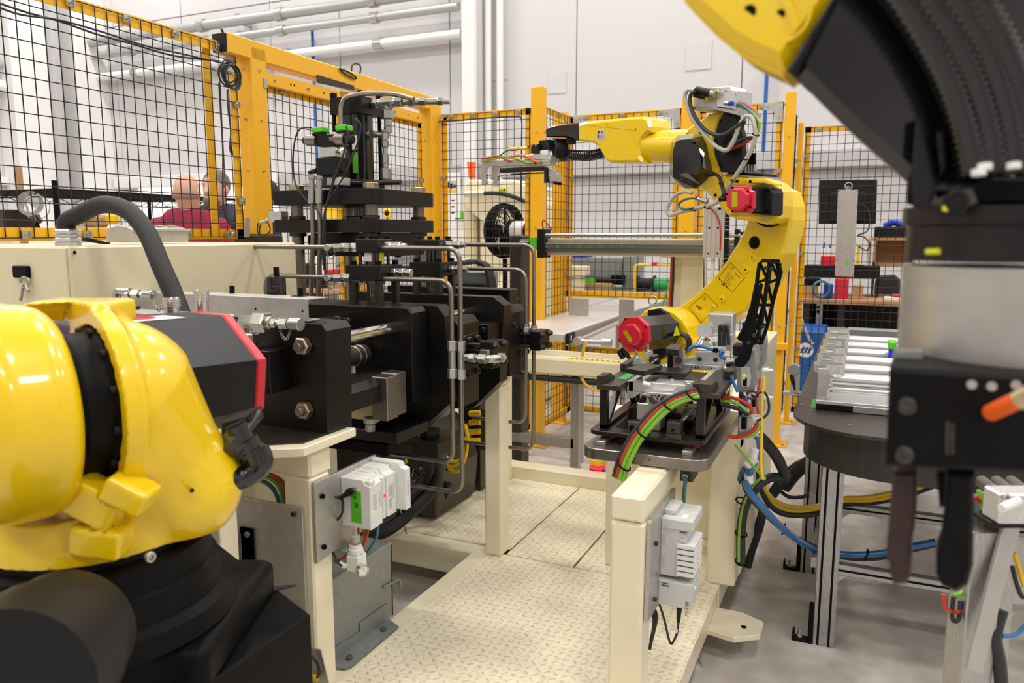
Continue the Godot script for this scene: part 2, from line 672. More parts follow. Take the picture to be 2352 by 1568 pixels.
func tread_tex() -> Texture2D:
	T.speck = noise_tex(0.9,Color(0.5,0.5,0.5),Color(1.0,1.0,1.0),31,1,256)
	var s := 512
	var hh := Image.create(s,s,false,Image.FORMAT_RGB8)
	hh.fill(Color(0,0,0))
	var cc := Image.create(s,s,false,Image.FORMAT_RGB8)
	var wear: Image = (T.wear as ImageTexture).get_image()
	for y in s:
		for x in s:
			var w: float = wear.get_pixel(x,y).g
			cc.set_pixel(x,y,Color(1,1,1).lerp(Color(0.86,0.83,0.76),clampf((0.82-w)*2.2,0,1)))
	var cells := 16
	var step := float(s)/cells
	for cy in cells:
		for cx in cells:
			var o := Vector2((cx+0.5)*step,(cy+0.5)*step)
			var a := PI/4 if (cx+cy) % 2 == 0 else -PI/4
			for dy in range(-14,15):
				for dx in range(-14,15):
					var q := Vector2(dx,dy).rotated(-a)
					var e := 1.0-(q.x*q.x)/169.0-(q.y*q.y)/14.0
					if e > 0:
						var g: float = clampf(e*1.6,0,1)
						var X := posmod(int(o.x)+dx,s)
						var Y := posmod(int(o.y)+dy,s)
						hh.set_pixel(X,Y,Color(g,g,g))
						if rng.randf() < 0.10: cc.set_pixel(X,Y,Color(0.72,0.66,0.55))
	T.tread_c = ImageTexture.create_from_image(cc)
	hh.bump_map_to_normal_map(3.0)
	return ImageTexture.create_from_image(hh)
func high_bays() -> void:
	for i in 5:
		for j in 4:
			var p := V(-10.5+i*3.9,7.2,-8.0+j*3.9)
			var t := thing("high_bay_lamp","white high bay lamp hanging under the hall ceiling above the robot cells","lamp",p,"high bay lamps of the hall")
			part("housing",mb().box(p+V(0,0.08,0),V(1.2,0.12,0.5),0.02),M.white,t)
			part("diffuser",mb().box(p+V(0,0.012,0),V(1.12,0.014,0.44),0.004),M.glow_panel,t)
			part("hanger",mb().cyl(p+V(0,0.14,0),p+V(0,0.85,0),0.01),M.zinc,t)
			var l := AreaLight3D.new()
			l.name = "lamp_light"
			l.area_size = Vector2(1.12,0.44)
			l.light_color = Color(1.0,0.985,0.97)
			l.light_energy = 9.0
			l.area_range = 40.0
			l.area_attenuation = 2.0
			l.shadow_enabled = true
			add_child(l)
			l.position = p+V(0,-0.01,0)
			l.rotation.x = -PI/2
func room() -> void:
	struct("floor",mb().bx(V(-12.9,-0.3,-13.2),V(8.3,0,8.3),0),M.concrete)
	var ox0 = -11.64
	var ox1 = -8.3
	var oy = 2.28
	var w = struct("wall_back",mb().bx(V(-12.9,0,-9.8),V(ox0,8,-9.54),0).bx(V(ox1,0,-9.8),V(8.3,8,-9.54),0).bx(V(ox0,oy,-9.8),V(ox1,8,-9.54),0),M.wall_grey)
	var seams = [-12.3,ox0,-10.1,ox1,pz(783,200,-9.5).x,pz(1034,200,-9.5).x,pz(1323,200,-9.5).x,pz(1703,200,-9.5).x,pz(2250,200,-9.5).x,2.6,4.4,6.2,8.0]
	for i in seams.size()-1:
		var x0: float = seams[i]
		var x1: float = seams[i+1]
		var y0 = oy if x0 > ox0-0.1 and x1 < ox1+0.1 else 0.0
		part("wall_panel",mb().bx(V(x0+0.006,y0,-9.56),V(x1-0.006,4.9,-9.5),0.008),M.wall,w)
		part("wall_panel",mb().bx(V(x0+0.006,4.912,-9.56),V(x1-0.006,8,-9.5),0.008),M.wall,w)
	struct("wall_bay",mb().bx(V(-12.9,0,-13.2),V(-7.0,4,-13.0),0).bx(V(-12.9,0,-13),V(-12.7,4,-9.8),0).bx(V(-7.2,0,-13),V(-7,4,-9.8),0),M.white)
	struct("ceiling_bay",mb().bx(V(-12.9,4,-13.2),V(-7.0,4.2,-9.8),0),M.white)
	var lp = V(-10.2,2.05,-12.2)
	var tl = thing("tube_lamp","white fluorescent tube lamp in the bright bay beyond the wire shelf","lamp",lp)
	part("lamp_body",mb().box(lp+V(0,0.07,0),V(2.0,0.05,0.14),0.01),M.white,tl)
	part("tube",mb().cyl(lp+V(-0.95,0.02,0),lp+V(0.95,0.02,0),0.02),M.glow_panel,tl)
	part("hanger",mb().cyl(lp+V(-0.8,0.09,0),lp+V(-0.8,1.95,0),0.008).cyl(lp+V(0.8,0.09,0),lp+V(0.8,1.95,0),0.008),M.zinc,tl)
	var al = AreaLight3D.new()
	al.name = "bay_light"
	al.area_size = Vector2(3.0,1.5)
	al.light_energy = 13.0
	al.area_range = 20.0
	al.area_attenuation = 2.0
	al.shadow_enabled = true
	add_child(al)
	al.position = V(-10.0,3.9,-11.6)
	al.rotation.x = -PI/2
	var bl = thing("bay_ceiling_lamp","large white ceiling lamp panel inside the bay beyond the opening","lamp",V(-10.0,3.93,-11.6))
	part("diffuser",mb().box(V(-10.0,3.94,-11.6),V(3.0,0.03,1.5),0.005),M.glow_panel,bl)
	struct("wall_left",mb().bx(V(-12.9,0,-9.8),V(-12.32,8,8.3),0),M.wall)
	struct("wall_right",mb().bx(V(8.0,0,-9.8),V(8.3,8,8.3),0),M.wall)
	struct("wall_front",mb().bx(V(-12.9,0,8.0),V(8.3,8,8.3),0),M.wall)
	struct("ceiling",mb().bx(V(-12.9,8,-9.8),V(8.3,8.3,8.3),0),M.ceiling)
	var cx0 = pz(1060,150,-9.2).x
	var cx1 = pz(1138,150,-9.2).x
	var col = struct("trim_1",mb().bx(V(cx0,0,-9.28),V(cx0+0.19,8,-9.2),0.006).bx(V(cx0,0,-9.5),V(cx0+0.19,8,-9.42),0.006).bx(V(cx0+0.08,0,-9.42),V(cx0+0.11,8,-9.28),0),M.white)
	part("conduit",mb().cyl(V(cx0+0.29,0,-9.4),V(cx0+0.29,8,-9.4),0.045).cyl(V(cx1-0.03,0,-9.4),V(cx1-0.03,8,-9.4),0.045),M.white,col)
	var kx = -12.32
	var k = struct("trim_2",mb().bx(V(kx,0,-9.5),V(kx+0.5,8,-8.9),0.01).bx(V(kx,0,-8.5),V(kx+0.4,8,-7.9),0.01),M.white)
	part("flange",mb().bx(V(kx+0.4,0,-8.62),V(kx+0.52,8,-8.5),0.01),M.wall_grey,k)
	struct("trim_3",mb().bx(V(ox0-0.1,oy-0.02,-9.5),V(ox1+0.1,oy+0.16,-9.38),0.01),M.white)
	struct("trim_4",mb().bx(V(ox1+0.2,2.22,-9.5),V(8,2.42,-9.36),0.01),M.wall_grey)
	struct("trim_5",mb().bx(V(-12.32,2.24,-7.9),V(-12.2,2.36,6),0.01),M.white)
	var runs = [[4.62,-9.2,0.075,"pipe_grey"],[4.4,-9.22,0.055,"pipe_grey"],[4.08,-9.3,0.06,"white"]]
	mat("pipe_grey","b4b8b6",0.4,0.5)
	var names = ["thick grey conduit run highest along the white back wall","thinner grey conduit run just below the thick one on the back wall","white painted pipe lowest of the three along the back wall"]
	for i in 3:
		var r: Array = runs[i]
		var t = thing("wall_conduit",names[i],"conduit",V(-4.9,r[0],r[1]))
		part("tube",mb().cyl(V(-12.0,r[0],r[1]),V(cx0-0.05,r[0],r[1]),r[2]),M[r[3]],t)
		for c in [-11.0,-9.4,-7.9,-6.3]: part("coupling",mb().cyl(V(c,r[0],r[1]),V(c+0.12,r[0],r[1]),r[2]+0.02),M.zinc,t)
		part("bracket",mb().bx(V(-8.7,r[0]-0.03,-9.5),V(-8.64,r[0]+r[2]+0.03,r[1]),0),M.zinc,t)
	for i in 2:
		var y: float = [4.05,3.72][i]
		var t = thing("side_conduit",["grey conduit run higher on the left wall behind the mesh","white conduit run lower on the left wall behind the mesh"][i],"conduit",V(-12.1,y,-4))
		part("tube",mb().cyl(V(-12.15,y,-7.9),V(-12.15,y,4),0.07+0.03*i),[M.pipe_grey,M.white][i],t)
		part("coupling",mb().cyl(V(-12.15,y,-7.2),V(-12.15,y,-7.05),0.13),M.zinc,t)
	for q in [[717,62,520,"blue air line dropping down the wall left of the press cylinder"],[1763,130,425,"blue air line dropping down the wall behind the middle robot"]]:
		var a = pz(q[0],q[1],-9.4)
		var b = pz(q[0],q[2],-9.4)
		solo("air_line",q[3],"air hose",mb().cyl(V(a.x,b.y,a.z),V(a.x,a.y,a.z),0.022,-1,10),M.blue)
	for q in [[1605,127,30],[1147,160,24],[1280,190,24]]:
		var c = pz(q[0],q[1],-9.497)
		var s: float = q[2]/200.0
		struct("trim_%d" % (q[0]/10),mb().bx(c-V(s,s*1.1,0),c+V(s,s*1.1,0.006),0.004),M.wall)
func fence_panel(label: String,a: Vector3,b: Vector3,y0: float,y1: float,nn: Vector3,o := {}) -> Node3D:
	var d = (b-a).normalized()
	var t = thing("mesh_fence",label,"fence",Vector3((a.x+b.x)/2,y0,(a.z+b.z)/2),"")
	var w: float = o.get("w",0.045)
	var up = V(0,1,0)
	for e in [[y1-w/2,"top_rail"],[y0+w/2,"bottom_rail"]]:
		var p = a+up*(e[0]-a.y)
		var q = b+up*(e[0]-b.y)
		var m = mb().bar(p,q,0.004,w)
		m.bar(p+up*(w/2-0.002)-nn*0.018,q+up*(w/2-0.002)-nn*0.018,0.036,0.004)
		part(e[1],m,M.fence,t)
	for e: Vector3 in [a+d*w/2,b-d*w/2]:
		part("upright",mb().bar(V(e.x,y0,e.z),V(e.x,y1,e.z),0.004 if absf(nn.x) > 0.5 else w,w if absf(nn.x) > 0.5 else 0.004,V(0,0,1)),M.fence,t)
	var m = mb()
	var r = 0.0023
	var f = nn*0.008
	var len = a.distance_to(b)
	var k = int((len-0.02)/0.0535)
	for i in k+1:
		var p = a+d*(0.012+i*(len-0.024)/k)+f
		m.tube([V(p.x,y0+0.012,p.z),V(p.x,y1-0.012,p.z)],r,5)
	k = int((y1-y0-0.02)/0.0615)
	for i in k+1:
		var y = y0+0.012+i*(y1-y0-0.024)/k
		m.tube([V(a.x,y,a.z)+f*1.5+d*0.005,V(b.x,y,b.z)+f*1.5-d*0.005],r,5)
	stuff(part("wire_mesh",m,M.wire,t))
	var cl: int = o.get("clamps",4)
	for i in cl:
		var s = (i+0.5)/cl
		var c = a.lerp(b,s)
		for y: float in ([y1-w/2,y0+w/2] if o.has("low") else [y1-w/2]):
			_clamp(t,V(c.x,y,c.z)+nn*0.012,d,nn)
	for i in o.get("side",3):
		var y = y0+(y1-y0)*(i+0.4)/o.get("side",3)
		for e: Vector3 in [a+d*0.02,b-d*0.02]: _clamp(t,V(e.x,y,e.z)+nn*0.012,d,nn)
	return t
func _clamp(t: Node3D,c: Vector3,d: Vector3,nn: Vector3) -> void:
	var bs = Basis(d,V(0,1,0),d.cross(V(0,1,0)))
	var m = mb().box(c,V(0.034,0.03,0.006),0.002,bs).screw(c+nn*0.003,nn,0.007,0.007,8)
	m.box(c-d*0.015+nn*0.004,V(0.004,0.03,0.012),0.001,bs).box(c+d*0.015+nn*0.004,V(0.004,0.03,0.012),0.001,bs)
	part("clamp",m,M.zinc,t)
func gusset(t: Node3D,c: Vector3,d: Vector3,nn: Vector3,s: float) -> void:
	var m = mb().prism([c,c+d*s,c+d*s-V(0,s*0.33,0),c+d*s*0.42-V(0,s*0.45,0),c+d*s*0.34-V(0,s,0),c-V(0,s,0)],nn*0.004)
	m.screw(c+d*s*0.75-V(0,s*0.17,0)+nn*0.004,nn,0.008,0.006,8).screw(c+d*s*0.17-V(0,s*0.75,0)+nn*0.004,nn,0.008,0.006,8)
	part("corner_plate",m,M.alu_plate,t)
func fence_post(label: String,x0: float,x1: float,z0: float,z1: float,y0: float,y1: float,foot := false) -> Node3D:
	var t = thing("fence_post",label,"post",V((x0+x1)/2,y0,(z0+z1)/2))
	part("tube",mb().bx(V(x0,y0,z0),V(x1,y1,z1),0.006),M.fence,t)
	if foot:
		part("base_plate",mb().bx(V(x0-0.05,y0,z0-0.05),V(x1+0.05,y0+0.012,z1+0.05),0.002),M.fence,t)
		for sx in [x0-0.03,x1+0.03]: part("anchor_bolt",mb().hexa(V(sx,y0+0.012,z1+0.025),V(sx,y0+0.03,z1+0.025),0.012),M.zinc,t)
	for y in [0.35,0.62,0.88]:
		var yy: float = lerp(y0,y1,y)
		part("bolt",mb().screw(V((x0+x1)/2,yy,z1),V(0,0,1),0.007,0.006,8).screw(V(x1,yy,(z0+z1)/2),V(1,0,0),0.007,0.006,8),M.zinc,t)
	return t
func fences() -> void:
	var X = V(1,0,0)
	var Z = V(0,0,1)
	var lx = -2.87
	var p = fence_panel("large mesh fence panel nearest the camera above the cream cabinet",V(lx,1.45,-0.5),V(lx,1.45,-3.03),1.47,2.41,X,{"clamps": 10,"low": 1,"side": 2,"w": 0.05})
	part("flat_bar",mb().bx(V(lx-0.03,1.47,px(502,300,lx).z),V(lx-0.024,2.38,px(484,300,lx).z),0.002),M.fence,p)
	gusset(p,V(lx+0.006,2.40,-3.0),Z,X,0.12)
	p = fence_post("yellow fence post with a hanging black cable coil",lx-0.05,lx+0.05,-3.19,-3.08,1.49,2.42)
	part("foot_bracket",mb().prism(xs([520,545,560,545,562,500,572,500,572,545],lx+0.051),V(0.006,0,0)).screw(px(535,537,lx+0.057),X,0.009,0.008),M.zinc,p)
	for y in [490,185]: part("hinge_plate",mb().bx(V(lx+0.05,px(570,y,lx).y-0.03,-3.185),V(lx+0.056,px(570,y,lx).y+0.02,-3.16),0.001),M.zinc,p)
	solo("steel_block","dark steel block carrying the yellow post with the cable coil","block",mb().bx(V(lx-0.07,1.4,-3.23),V(lx+0.07,1.49,-3.03),0.004),M.dark_steel)
	solo("post_pedestal","plain steel stand under the yellow corner post behind the cabinet","stand",mb().bx(V(lx-0.06,0,-3.2),V(lx+0.06,1.4,-3.06),0.004),M.dark_steel)
	var t = thing("header_beam","long yellow box beam running over the door panels with wires on top","beam",V(lx,2.35,-3.9))
	part("tube",mb().bx(V(lx-0.04,2.355,-4.98),V(lx+0.05,2.45,-2.93),0.006),M.fence,t)
	part("end_cap",mb().bx(V(lx-0.035,2.36,-2.93),V(lx+0.045,2.445,-2.915),0.002),M.plastic,t)
	part("hanger_plate",mb().prism(xs([727,172,812,197,812,208,727,190],lx+0.052),V(0.006,0,0)),M.dark_steel,t)
	for q in [[590,780,"tall mesh door panel left of the black press cylinder"],[808,965,"tall mesh door panel between press cylinder and far corner post"]]:
		var za = px(q[0],200,lx).z
		var zb = px(q[1],200,lx).z
		var d = fence_panel(q[2],V(lx,0.2,za),V(lx,0.2,zb),0.25,2.27,X,{"clamps": 2,"side": 3})
		part("door_rail",mb().bx(V(lx+0.012,2.25,zb+0.06),V(lx+0.045,2.315,za),0.003),M.fence,d)
		for s in [0.12,0.5,0.85]: part("rail_bolt",mb().screw(V(lx+0.045,2.283,lerp(za,zb,s)),X,0.009,0.007),M.zinc,d)
		for s in [0.3,0.34,0.7]: part("rail_hole",mb().cyl(V(lx+0.0452,2.283,lerp(za,zb,s)),V(lx+0.0458,2.283,lerp(za,zb,s)),0.006),M.black,d)
	var zb0 = px(783,300,lx).z
	fence_post("yellow post between the two door panels behind the press",lx-0.03,lx+0.03,zb0-0.1,zb0,0.0,2.33,true)
	fence_post("yellow corner post where door panels meet the far fence",lx-0.05,lx+0.06,-4.97,-4.83,0.0,2.44,true)
	var z1 = -4.95
	var z2 = -5.65
	var xd0 = pz(1223,500,z1).x
	var xd1 = pz(1250,500,z1).x
	p = fence_panel("mesh fence panel between corner post and tall post by the fan",V(lx+0.07,0.1,z1),V(xd0-0.01,0.1,z1),0.1,2.34,Z,{"clamps": 4})
	gusset(p,V(lx+0.075,2.335,z1+0.012),X,Z,0.05)
	fence_post("tall yellow post rising in front of the forearm gripper",xd0,xd1,z1-0.04,z1+0.04,0.0,2.47,true)
	fence_panel("narrow mesh return panel seen edge on behind the tall post",V(xd1-0.04,0.1,z1-0.05),V(xd1-0.04,0.1,z2+0.05),0.1,2.36,X,{"clamps": 1,"side": 3})
	var xf1 = pz(1301,500,z2).x
	fence_post("yellow post at the inner corner left of the yellow forearm",pz(1273,500,z2).x,xf1,z2-0.04,z2+0.04,0.0,2.41,true)
	var xg0 = pz(1564,400,z2).x
	var xg1 = pz(1600,400,z2).x
	p = fence_panel("upper mesh fence panel behind the yellow forearm",V(xf1+0.005,1.0,z2),V(xg0-0.01,1.0,z2),1.01,2.38,Z,{"clamps": 3})
	gusset(p,V(xf1+0.01,2.375,z2+0.012),X,Z,0.13)
	gusset(p,V(xg0-0.015,2.375,z2+0.012),-X,Z,0.13)
	fence_panel("lower mesh fence panel under the white belt conveyor",V(xf1+0.005,0.1,z2),V(xg0-0.01,0.1,z2),0.1,0.62,Z,{"clamps": 2,"side": 1})
	fence_post("yellow post behind the middle robot shoulder",xg0,xg1,z2-0.05,z2+0.05,0.0,2.44,true)
	var xh0 = pz(1797,400,z2).x
	var xh1 = pz(1820,400,z2).x
	p = fence_panel("mesh fence panel right behind the middle robot elbow",V(xg1+0.01,0.1,z2),V(xh0-0.01,0.1,z2),0.1,2.38,Z,{"clamps": 2})
	gusset(p,V(xh0-0.015,2.375,z2+0.012),-X,Z,0.13)
	fence_post("tall yellow post right of the middle robot with splayed foot",xh0,xh1,z2-0.06,z2+0.03,0.0,2.44,true)
	var z3 = -6.4
	var xr = xh1-0.05
	fence_panel("mesh return panel seen edge on between two yellow right posts",V(xr,0.1,z2-0.08),V(xr,0.1,z3+0.06),0.1,2.38,X,{"clamps": 1,"side": 4})
	var xj = pz(1841,400,z3).x
	fence_post("yellow post at the left end of the workbench fence",pz(1829,400,z3).x,xj,z3-0.03,z3+0.05,0.0,2.33,true)
	fence_panel("mesh fence panel in front of the workbench and monitor",V(xj+0.01,0.08,z3),V(xj+1.62,0.08,z3),0.08,2.3,Z,{"clamps": 8,"side": 6})
	fence_post("yellow post hidden in part by the near gripper",xj+1.64,xj+1.72,z3-0.03,z3+0.05,0.0,2.36,true)
	solo("latch_block","yellow latch block clamped to the tall right post","latch",mb().bx(V(xh0-0.01,pz(1800,795,z2).y-0.02,z2+0.031),V(xh1+0.03,pz(1800,795,z2).y+0.03,z2+0.07),0.004),M.fence)
func cream_frame() -> void:
	var t = thing("machine_frame","cream painted welded steel frame with tread plate deck under both presses","frame",V(-1,0,-2.4))
	var C: Material = M.cream
	part("leg",mb().bx(V(-1.424,0.05,-1.692),V(-1.33,0.838,-1.606),0.006),C,t)
	part("leg",mb().bx(V(-2.08,0.05,-1.692),V(-1.99,0.838,-1.606),0.006),C,t)
	part("beam",mb().bx(V(-2.08,0.838,-1.70),V(-1.33,0.912,-1.606),0.007),C,t)
	part("top_plate",mb().prism([V(-2.08,0.915,-1.50),V(-1.40,0.915,-1.50),V(-1.31,0.915,-1.56),V(-1.31,0.915,-1.79),V(-2.08,0.915,-1.79)],V(0,0.026,0),0.003),C,t)
	part("wear_plate",mb().prism([V(-2.05,0.9412,-1.53),V(-1.42,0.9412,-1.53),V(-1.335,0.9412,-1.59),V(-1.335,0.9412,-1.75),V(-2.05,0.9412,-1.75)],V(0,0.004,0)),M.dark_steel,t,"dark scratched steel plate")
	part("post",mb().bx(V(-1.335,0.2,-2.755),V(-1.263,0.90,-2.675),0.006).bx(V(-1.34,0.905,-2.76),V(-1.258,1.0,-2.67),0.006),C,t)
	part("post",mb().bx(V(-2.2,0.2,-2.755),V(-2.12,1.0,-2.675),0.006),C,t)
	part("post",mb().bx(V(-1.72,0.2,-3.62),V(-1.64,1.0,-3.54),0.006),C,t)
	part("deck_beam",mb().bx(V(-2.3,0.08,-2.775),V(-1.3,0.195,-2.682),0.006),C,t)
	part("deck_beam",mb().bx(V(-1.40,0.08,-2.68),V(-1.325,0.195,-1.45),0.006),C,t)
	part("deck_beam",mb().bx(V(-0.5,0.08,-2.8),V(-0.425,0.195,-1.45),0.006),C,t)
	part("deck_beam",mb().bx(V(-2.08,0.08,-2.68),V(-1.99,0.195,-1.7),0.006),C,t)
	part("back_beam",mb().bx(V(-2.3,0.08,-3.72),V(-0.9,0.27,-3.62),0.006),C,t)
	part("deck_beam",mb().bx(V(-1.25,0.08,-3.62),V(-0.42,0.19,-2.82),0.006),C,t)
	part("deck_plate",mb().prism([V(-1.325,0.195,-1.45),V(-0.415,0.195,-1.45),V(-0.415,0.195,-2.705),V(-1.325,0.195,-2.705)],V(0,0.006,0),0.001),M.tread,t)
	part("deck_plate",mb().bx(V(-1.255,0.195,-3.62),V(-0.968,0.201,-2.711),0.001),M.tread,t)
	part("deck_plate",mb().bx(V(-2.3,0.195,-3.62),V(-1.262,0.201,-2.765),0.001),M.tread,t)
	part("deck_plate",mb().bx(V(-0.96,0.195,-3.62),V(-0.415,0.201,-2.711),0.001),M.tread,t)
	for z in [-1.7,-2.1,-2.35,-2.6]: part("weld",mb().hose([V(-0.418,0.2,z),V(-0.416,0.2,z-0.03),V(-0.418,0.2,z-0.07)],0.004,5,3),C,t)
	part("post",mb().bx(V(-0.565,0.2,-1.965),V(-0.475,0.752,-1.872),0.008),C,t)
	part("beam",mb().bx(V(-0.565,0.755,-2.8),V(-0.475,0.826,-1.868),0.008),C,t)
	part("post",mb().bx(V(-0.86,0.2,-2.88),V(-0.76,0.8,-2.78),0.006),C,t)
	part("post",mb().bx(V(-0.465,0.2,-2.9),V(-0.362,0.82,-2.79),0.006),C,t)
	part("beam",mb().bx(V(-0.86,0.72,-2.885),V(-0.362,0.828,-2.785),0.006),C,t)
	part("beam",mb().bx(V(-0.86,0.60,-3.2),V(-0.362,0.70,-3.1),0.006),C,t)
	part("side_plate",mb().prism([V(-0.43,0.2,-2.905),V(-0.43,0.83,-2.905),V(-0.43,1.02,-3.2),V(-0.43,1.02,-3.95),V(-0.43,0.2,-3.95)],V(0.072,0,0),0.005),C,t)
	part("top_pad",mb().bx(V(-0.95,0.96,-3.94),V(-0.432,1.015,-3.76),0.005),C,t)
	part("robot_pedestal",mb().bx(V(-0.85,0.2,-3.62),V(-0.45,0.72,-3.2),0.008),C,t)
	var lug = part("floor_lug",mb().prism([V(-0.425,0.085,-2.62),V(-0.33,0.085,-2.60),V(-0.25,0.085,-2.66),V(-0.25,0.085,-2.76),V(-0.33,0.085,-2.80),V(-0.425,0.085,-2.80)],V(0,0.02,0),0.002),C,t)
	part("bolt_hole",mb().cyl(V(-0.31,0.1052,-2.69),V(-0.31,0.1056,-2.69),0.011),M.black,lug)
	for q in [V(-0.46,0,-2.55),V(-0.46,0,-1.55),V(-1.36,0,-1.55)]:
		part("leveling_foot",mb().lathe(q,V(0,1,0),[Vector2(0,0),Vector2(0,0.035),Vector2(0.012,0.03),Vector2(0.02,0.012),Vector2(0.08,0.012)],12),M.zinc,t)
func fittings(m: Mb,p: Vector3,d: Vector3,seq: Array) -> Vector3:
	var q = p
	for s in seq:
		if s[0] == 1: m.hexa(q,q+d*s[1],s[2])
		else: m.cyl(q,q+d*s[1],s[2],-1,14,s[2]*0.1)
		q += d*s[1]
	return q
func chain(m: Mb,a: Vector3,b: Vector3,sag: float,k := 9) -> void:
	for i in k:
		var t = (i+0.5)/k
		var p = a.lerp(b,t)-V(0,sag*4*t*(1-t),0)
		var dt = (b-a)/k-V(0,sag*4*(1-2*t)/k,0)
		var ax = dt.normalized().cross(V(0,0,1) if i % 2 else V(1,0.2,0)).normalized()
		m.torus(p,ax,0.0042,0.0011,8,4)
func front_press() -> void:
	var B: Material = M.black_ox
	var t = thing("clamp_press","heavy black steel clamping press of thick chamfered plates on the cream frame","press",V(-1.6,0.94,-2.2))
	var z = -1.69
	var a = pz(752,1000,z)
	var c1 = pz(749,760,z)
	var c2 = pz(738,744,z)
	var blk = part("front_block",mb().prism([V(-1.98,a.y,z),a,c1,c2,V(-1.98,c2.y,z)],V(0,0,-0.115),0.0012),B,t)
	for q in [[702,793],[706,940]]:
		var p = pz(q[0],q[1],z)
		part("hex_nut",mb().hexa(p,p+V(0,0,0.026),0.0262),M.nut,blk)
		part("stud_end",mb().cyl(p+V(0,0,0.026),p+V(0,0,0.04),0.0135,-1,18,0.002),M.steel,blk)
		p.x -= 0.42
		part("hex_nut",mb().hexa(p,p+V(0,0,0.026),0.0262),M.nut,blk)
	var sb = part("screw_block",mb().bx(V(pz(560,860,-1.6).x,pz(620,905,-1.61).y,-1.689),V(pz(620,850,-1.61).x,pz(620,807,-1.61).y,-1.61),0.002),B,t)
	for q in [[603,824],[606,900]]:
		var p = pz(q[0],q[1],-1.61)
		part("cap_screw",mb().screw(p,V(0,0,1),0.0125,0.017),M.dark_steel,sb)
	z = -2.14
	var e = pz(945,720,z)
	var f = pz(934,708,z)
	var lo = pz(946,924,z).y
	part("platen",mb().prism([V(-1.97,lo,z),V(e.x,lo,z),V(e.x,e.y,z),V(f.x,f.y,z),V(-1.97,f.y,z)],V(0,0,-0.1),0.0012),B,t)
	var pk = part("guide_block",mb().bx(pz(770,752,z+0.02),pz(813,728,z+0.0)+V(0,0,0.03),0.002),B,t)
	for q in [[778,733],[800,736]]: part("cap_screw",mb().screw(pz(q[0],q[1],z+0.03),V(0,0,1),0.011,0.012),M.dark_steel,pk)
	z = -2.25
	part("middle_plate",mb().prism(zs([1035,926,957,996,860,996,760,930],z)+[V(-1.97,0.93,z),V(-1.97,f.y,z)]+zs([1004,702,1021,725],z),V(0,0,-0.07),0.0012),B,t)
	part("middle_slot",mb().bx(pz(985,840,-2.249),pz(1018,772,-2.2495),0),M.black,t)
	z = -2.6
	part("far_plate",mb().prism(zs([1147,878,1087,937,1000,937],z)+[V(-1.9,0.9,z),V(-1.9,pz(1133,682,z).y,z)]+zs([1133,682,1158,702],z),V(0,0,-0.07),0.0012),B,t)
	part("rear_plate",mb().bx(V(-1.95,0.93,-3.02),V(-1.34,1.265,-2.93),0.004),B,t)
	for q in [[-2.3,1019,738,935],[-2.70,1141,712,862]]:
		var p = pz(q[1],q[2],q[0])
		var y1 = p.y
		var y0 = pz(q[1],q[3],q[0]).y
		var w = 0.055
		part("side_flange",mb().prism([V(p.x,y0,q[0]),V(p.x+w,y0,q[0]),V(p.x+w,y1-0.012,q[0]),V(p.x+w-0.02,y1+0.012,q[0]),V(p.x+0.006,y1+0.012,q[0]),V(p.x,y1,q[0])],V(0,0,-0.16),0.0015),B,t)
		part("cap_screw",mb().screw(V(p.x+w,y1-0.06,q[0]-0.035),V(1,0,0),0.011,0.012),M.dark_steel,t)
	var ra = pz(760,783,-1.8)
	var rb = pz(921,753,-2.14)
	rb = V(ra.x,rb.y,-2.14)
	var rx = pz(905,757,-2.13).x
	part("guide_rod",mb().cyl(V(rx,rb.y,-1.8),V(rx,rb.y,-2.145),0.0215,-1,24),M.chrome,t)
	part("guide_rod",mb().cyl(V(rx-0.3,rb.y,-1.8),V(rx-0.3,rb.y,-2.145),0.0215,-1,24),M.chrome,t)
	var r2 = pz(1083,717,-2.6)
	part("guide_rod",mb().cyl(V(r2.x,r2.y,-2.32),V(r2.x,r2.y,-2.605),0.0215,-1,24),M.chrome,t)
	var cc = pz(838,812,-2.13)
	part("rod_collar",mb().cyl(V(cc.x,cc.y,-1.8),V(cc.x,cc.y,-2.06),0.029,-1,24).cyl(V(cc.x,cc.y,-2.06),V(cc.x,cc.y,-2.085),0.036,-1,24,0.003).cyl(V(cc.x,cc.y,-2.09),V(cc.x,cc.y,-2.12),0.036,-1,24,0.003),M.steel,t)
	var cf = mb()
	cf.cyl(V(cc.x-0.05,cc.y-0.052,-2.06),V(cc.x,cc.y-0.052,-2.06),0.008).cyl(V(cc.x,cc.y-0.065,-2.06),V(cc.x,cc.y-0.03,-2.06),0.009)
	part("air_fitting",cf,M.label_white,t)
	var sx = pz(880,885,-2.0).x
	var sy1 = pz(895,868,-2.0).y
	part("slide_rail",mb().prism([V(sx-0.13,sy1-0.075,-1.8),V(sx,sy1-0.075,-1.8),V(sx,sy1-0.022,-1.8),V(sx-0.022,sy1,-1.8),V(sx-0.13,sy1,-1.8)],V(0,0,-0.32),0.001),B,t)
	for q in [[891,905,868,968,-1.99],[912,932,858,956,-2.06]]:
		var k = pz(q[0],q[3],q[4])
		var k2 = pz(q[0],q[2],q[4])
		part("wear_block",mb().bx(V(k.x-0.06,k.y,q[4]-0.06),V(k.x,k2.y,q[4]),0.003),M.steel,t,"worn bare steel block")
	part("brass_block",mb().bx(pz(800,960,-2.0)-V(0,0,0.08),pz(868,930,-2.0),0.002),M.nut,t,"dull brass block")
	part("drain_fitting",mb().hexa(pz(850,972,-2.0),pz(850,958,-2.0),0.022).hexa(pz(850,990,-2.0),pz(850,974,-2.0),0.016),M.zinc,t)
	for q in [[1058,792,-2.35,0],[1180,778,-2.78,1]]:
		pass
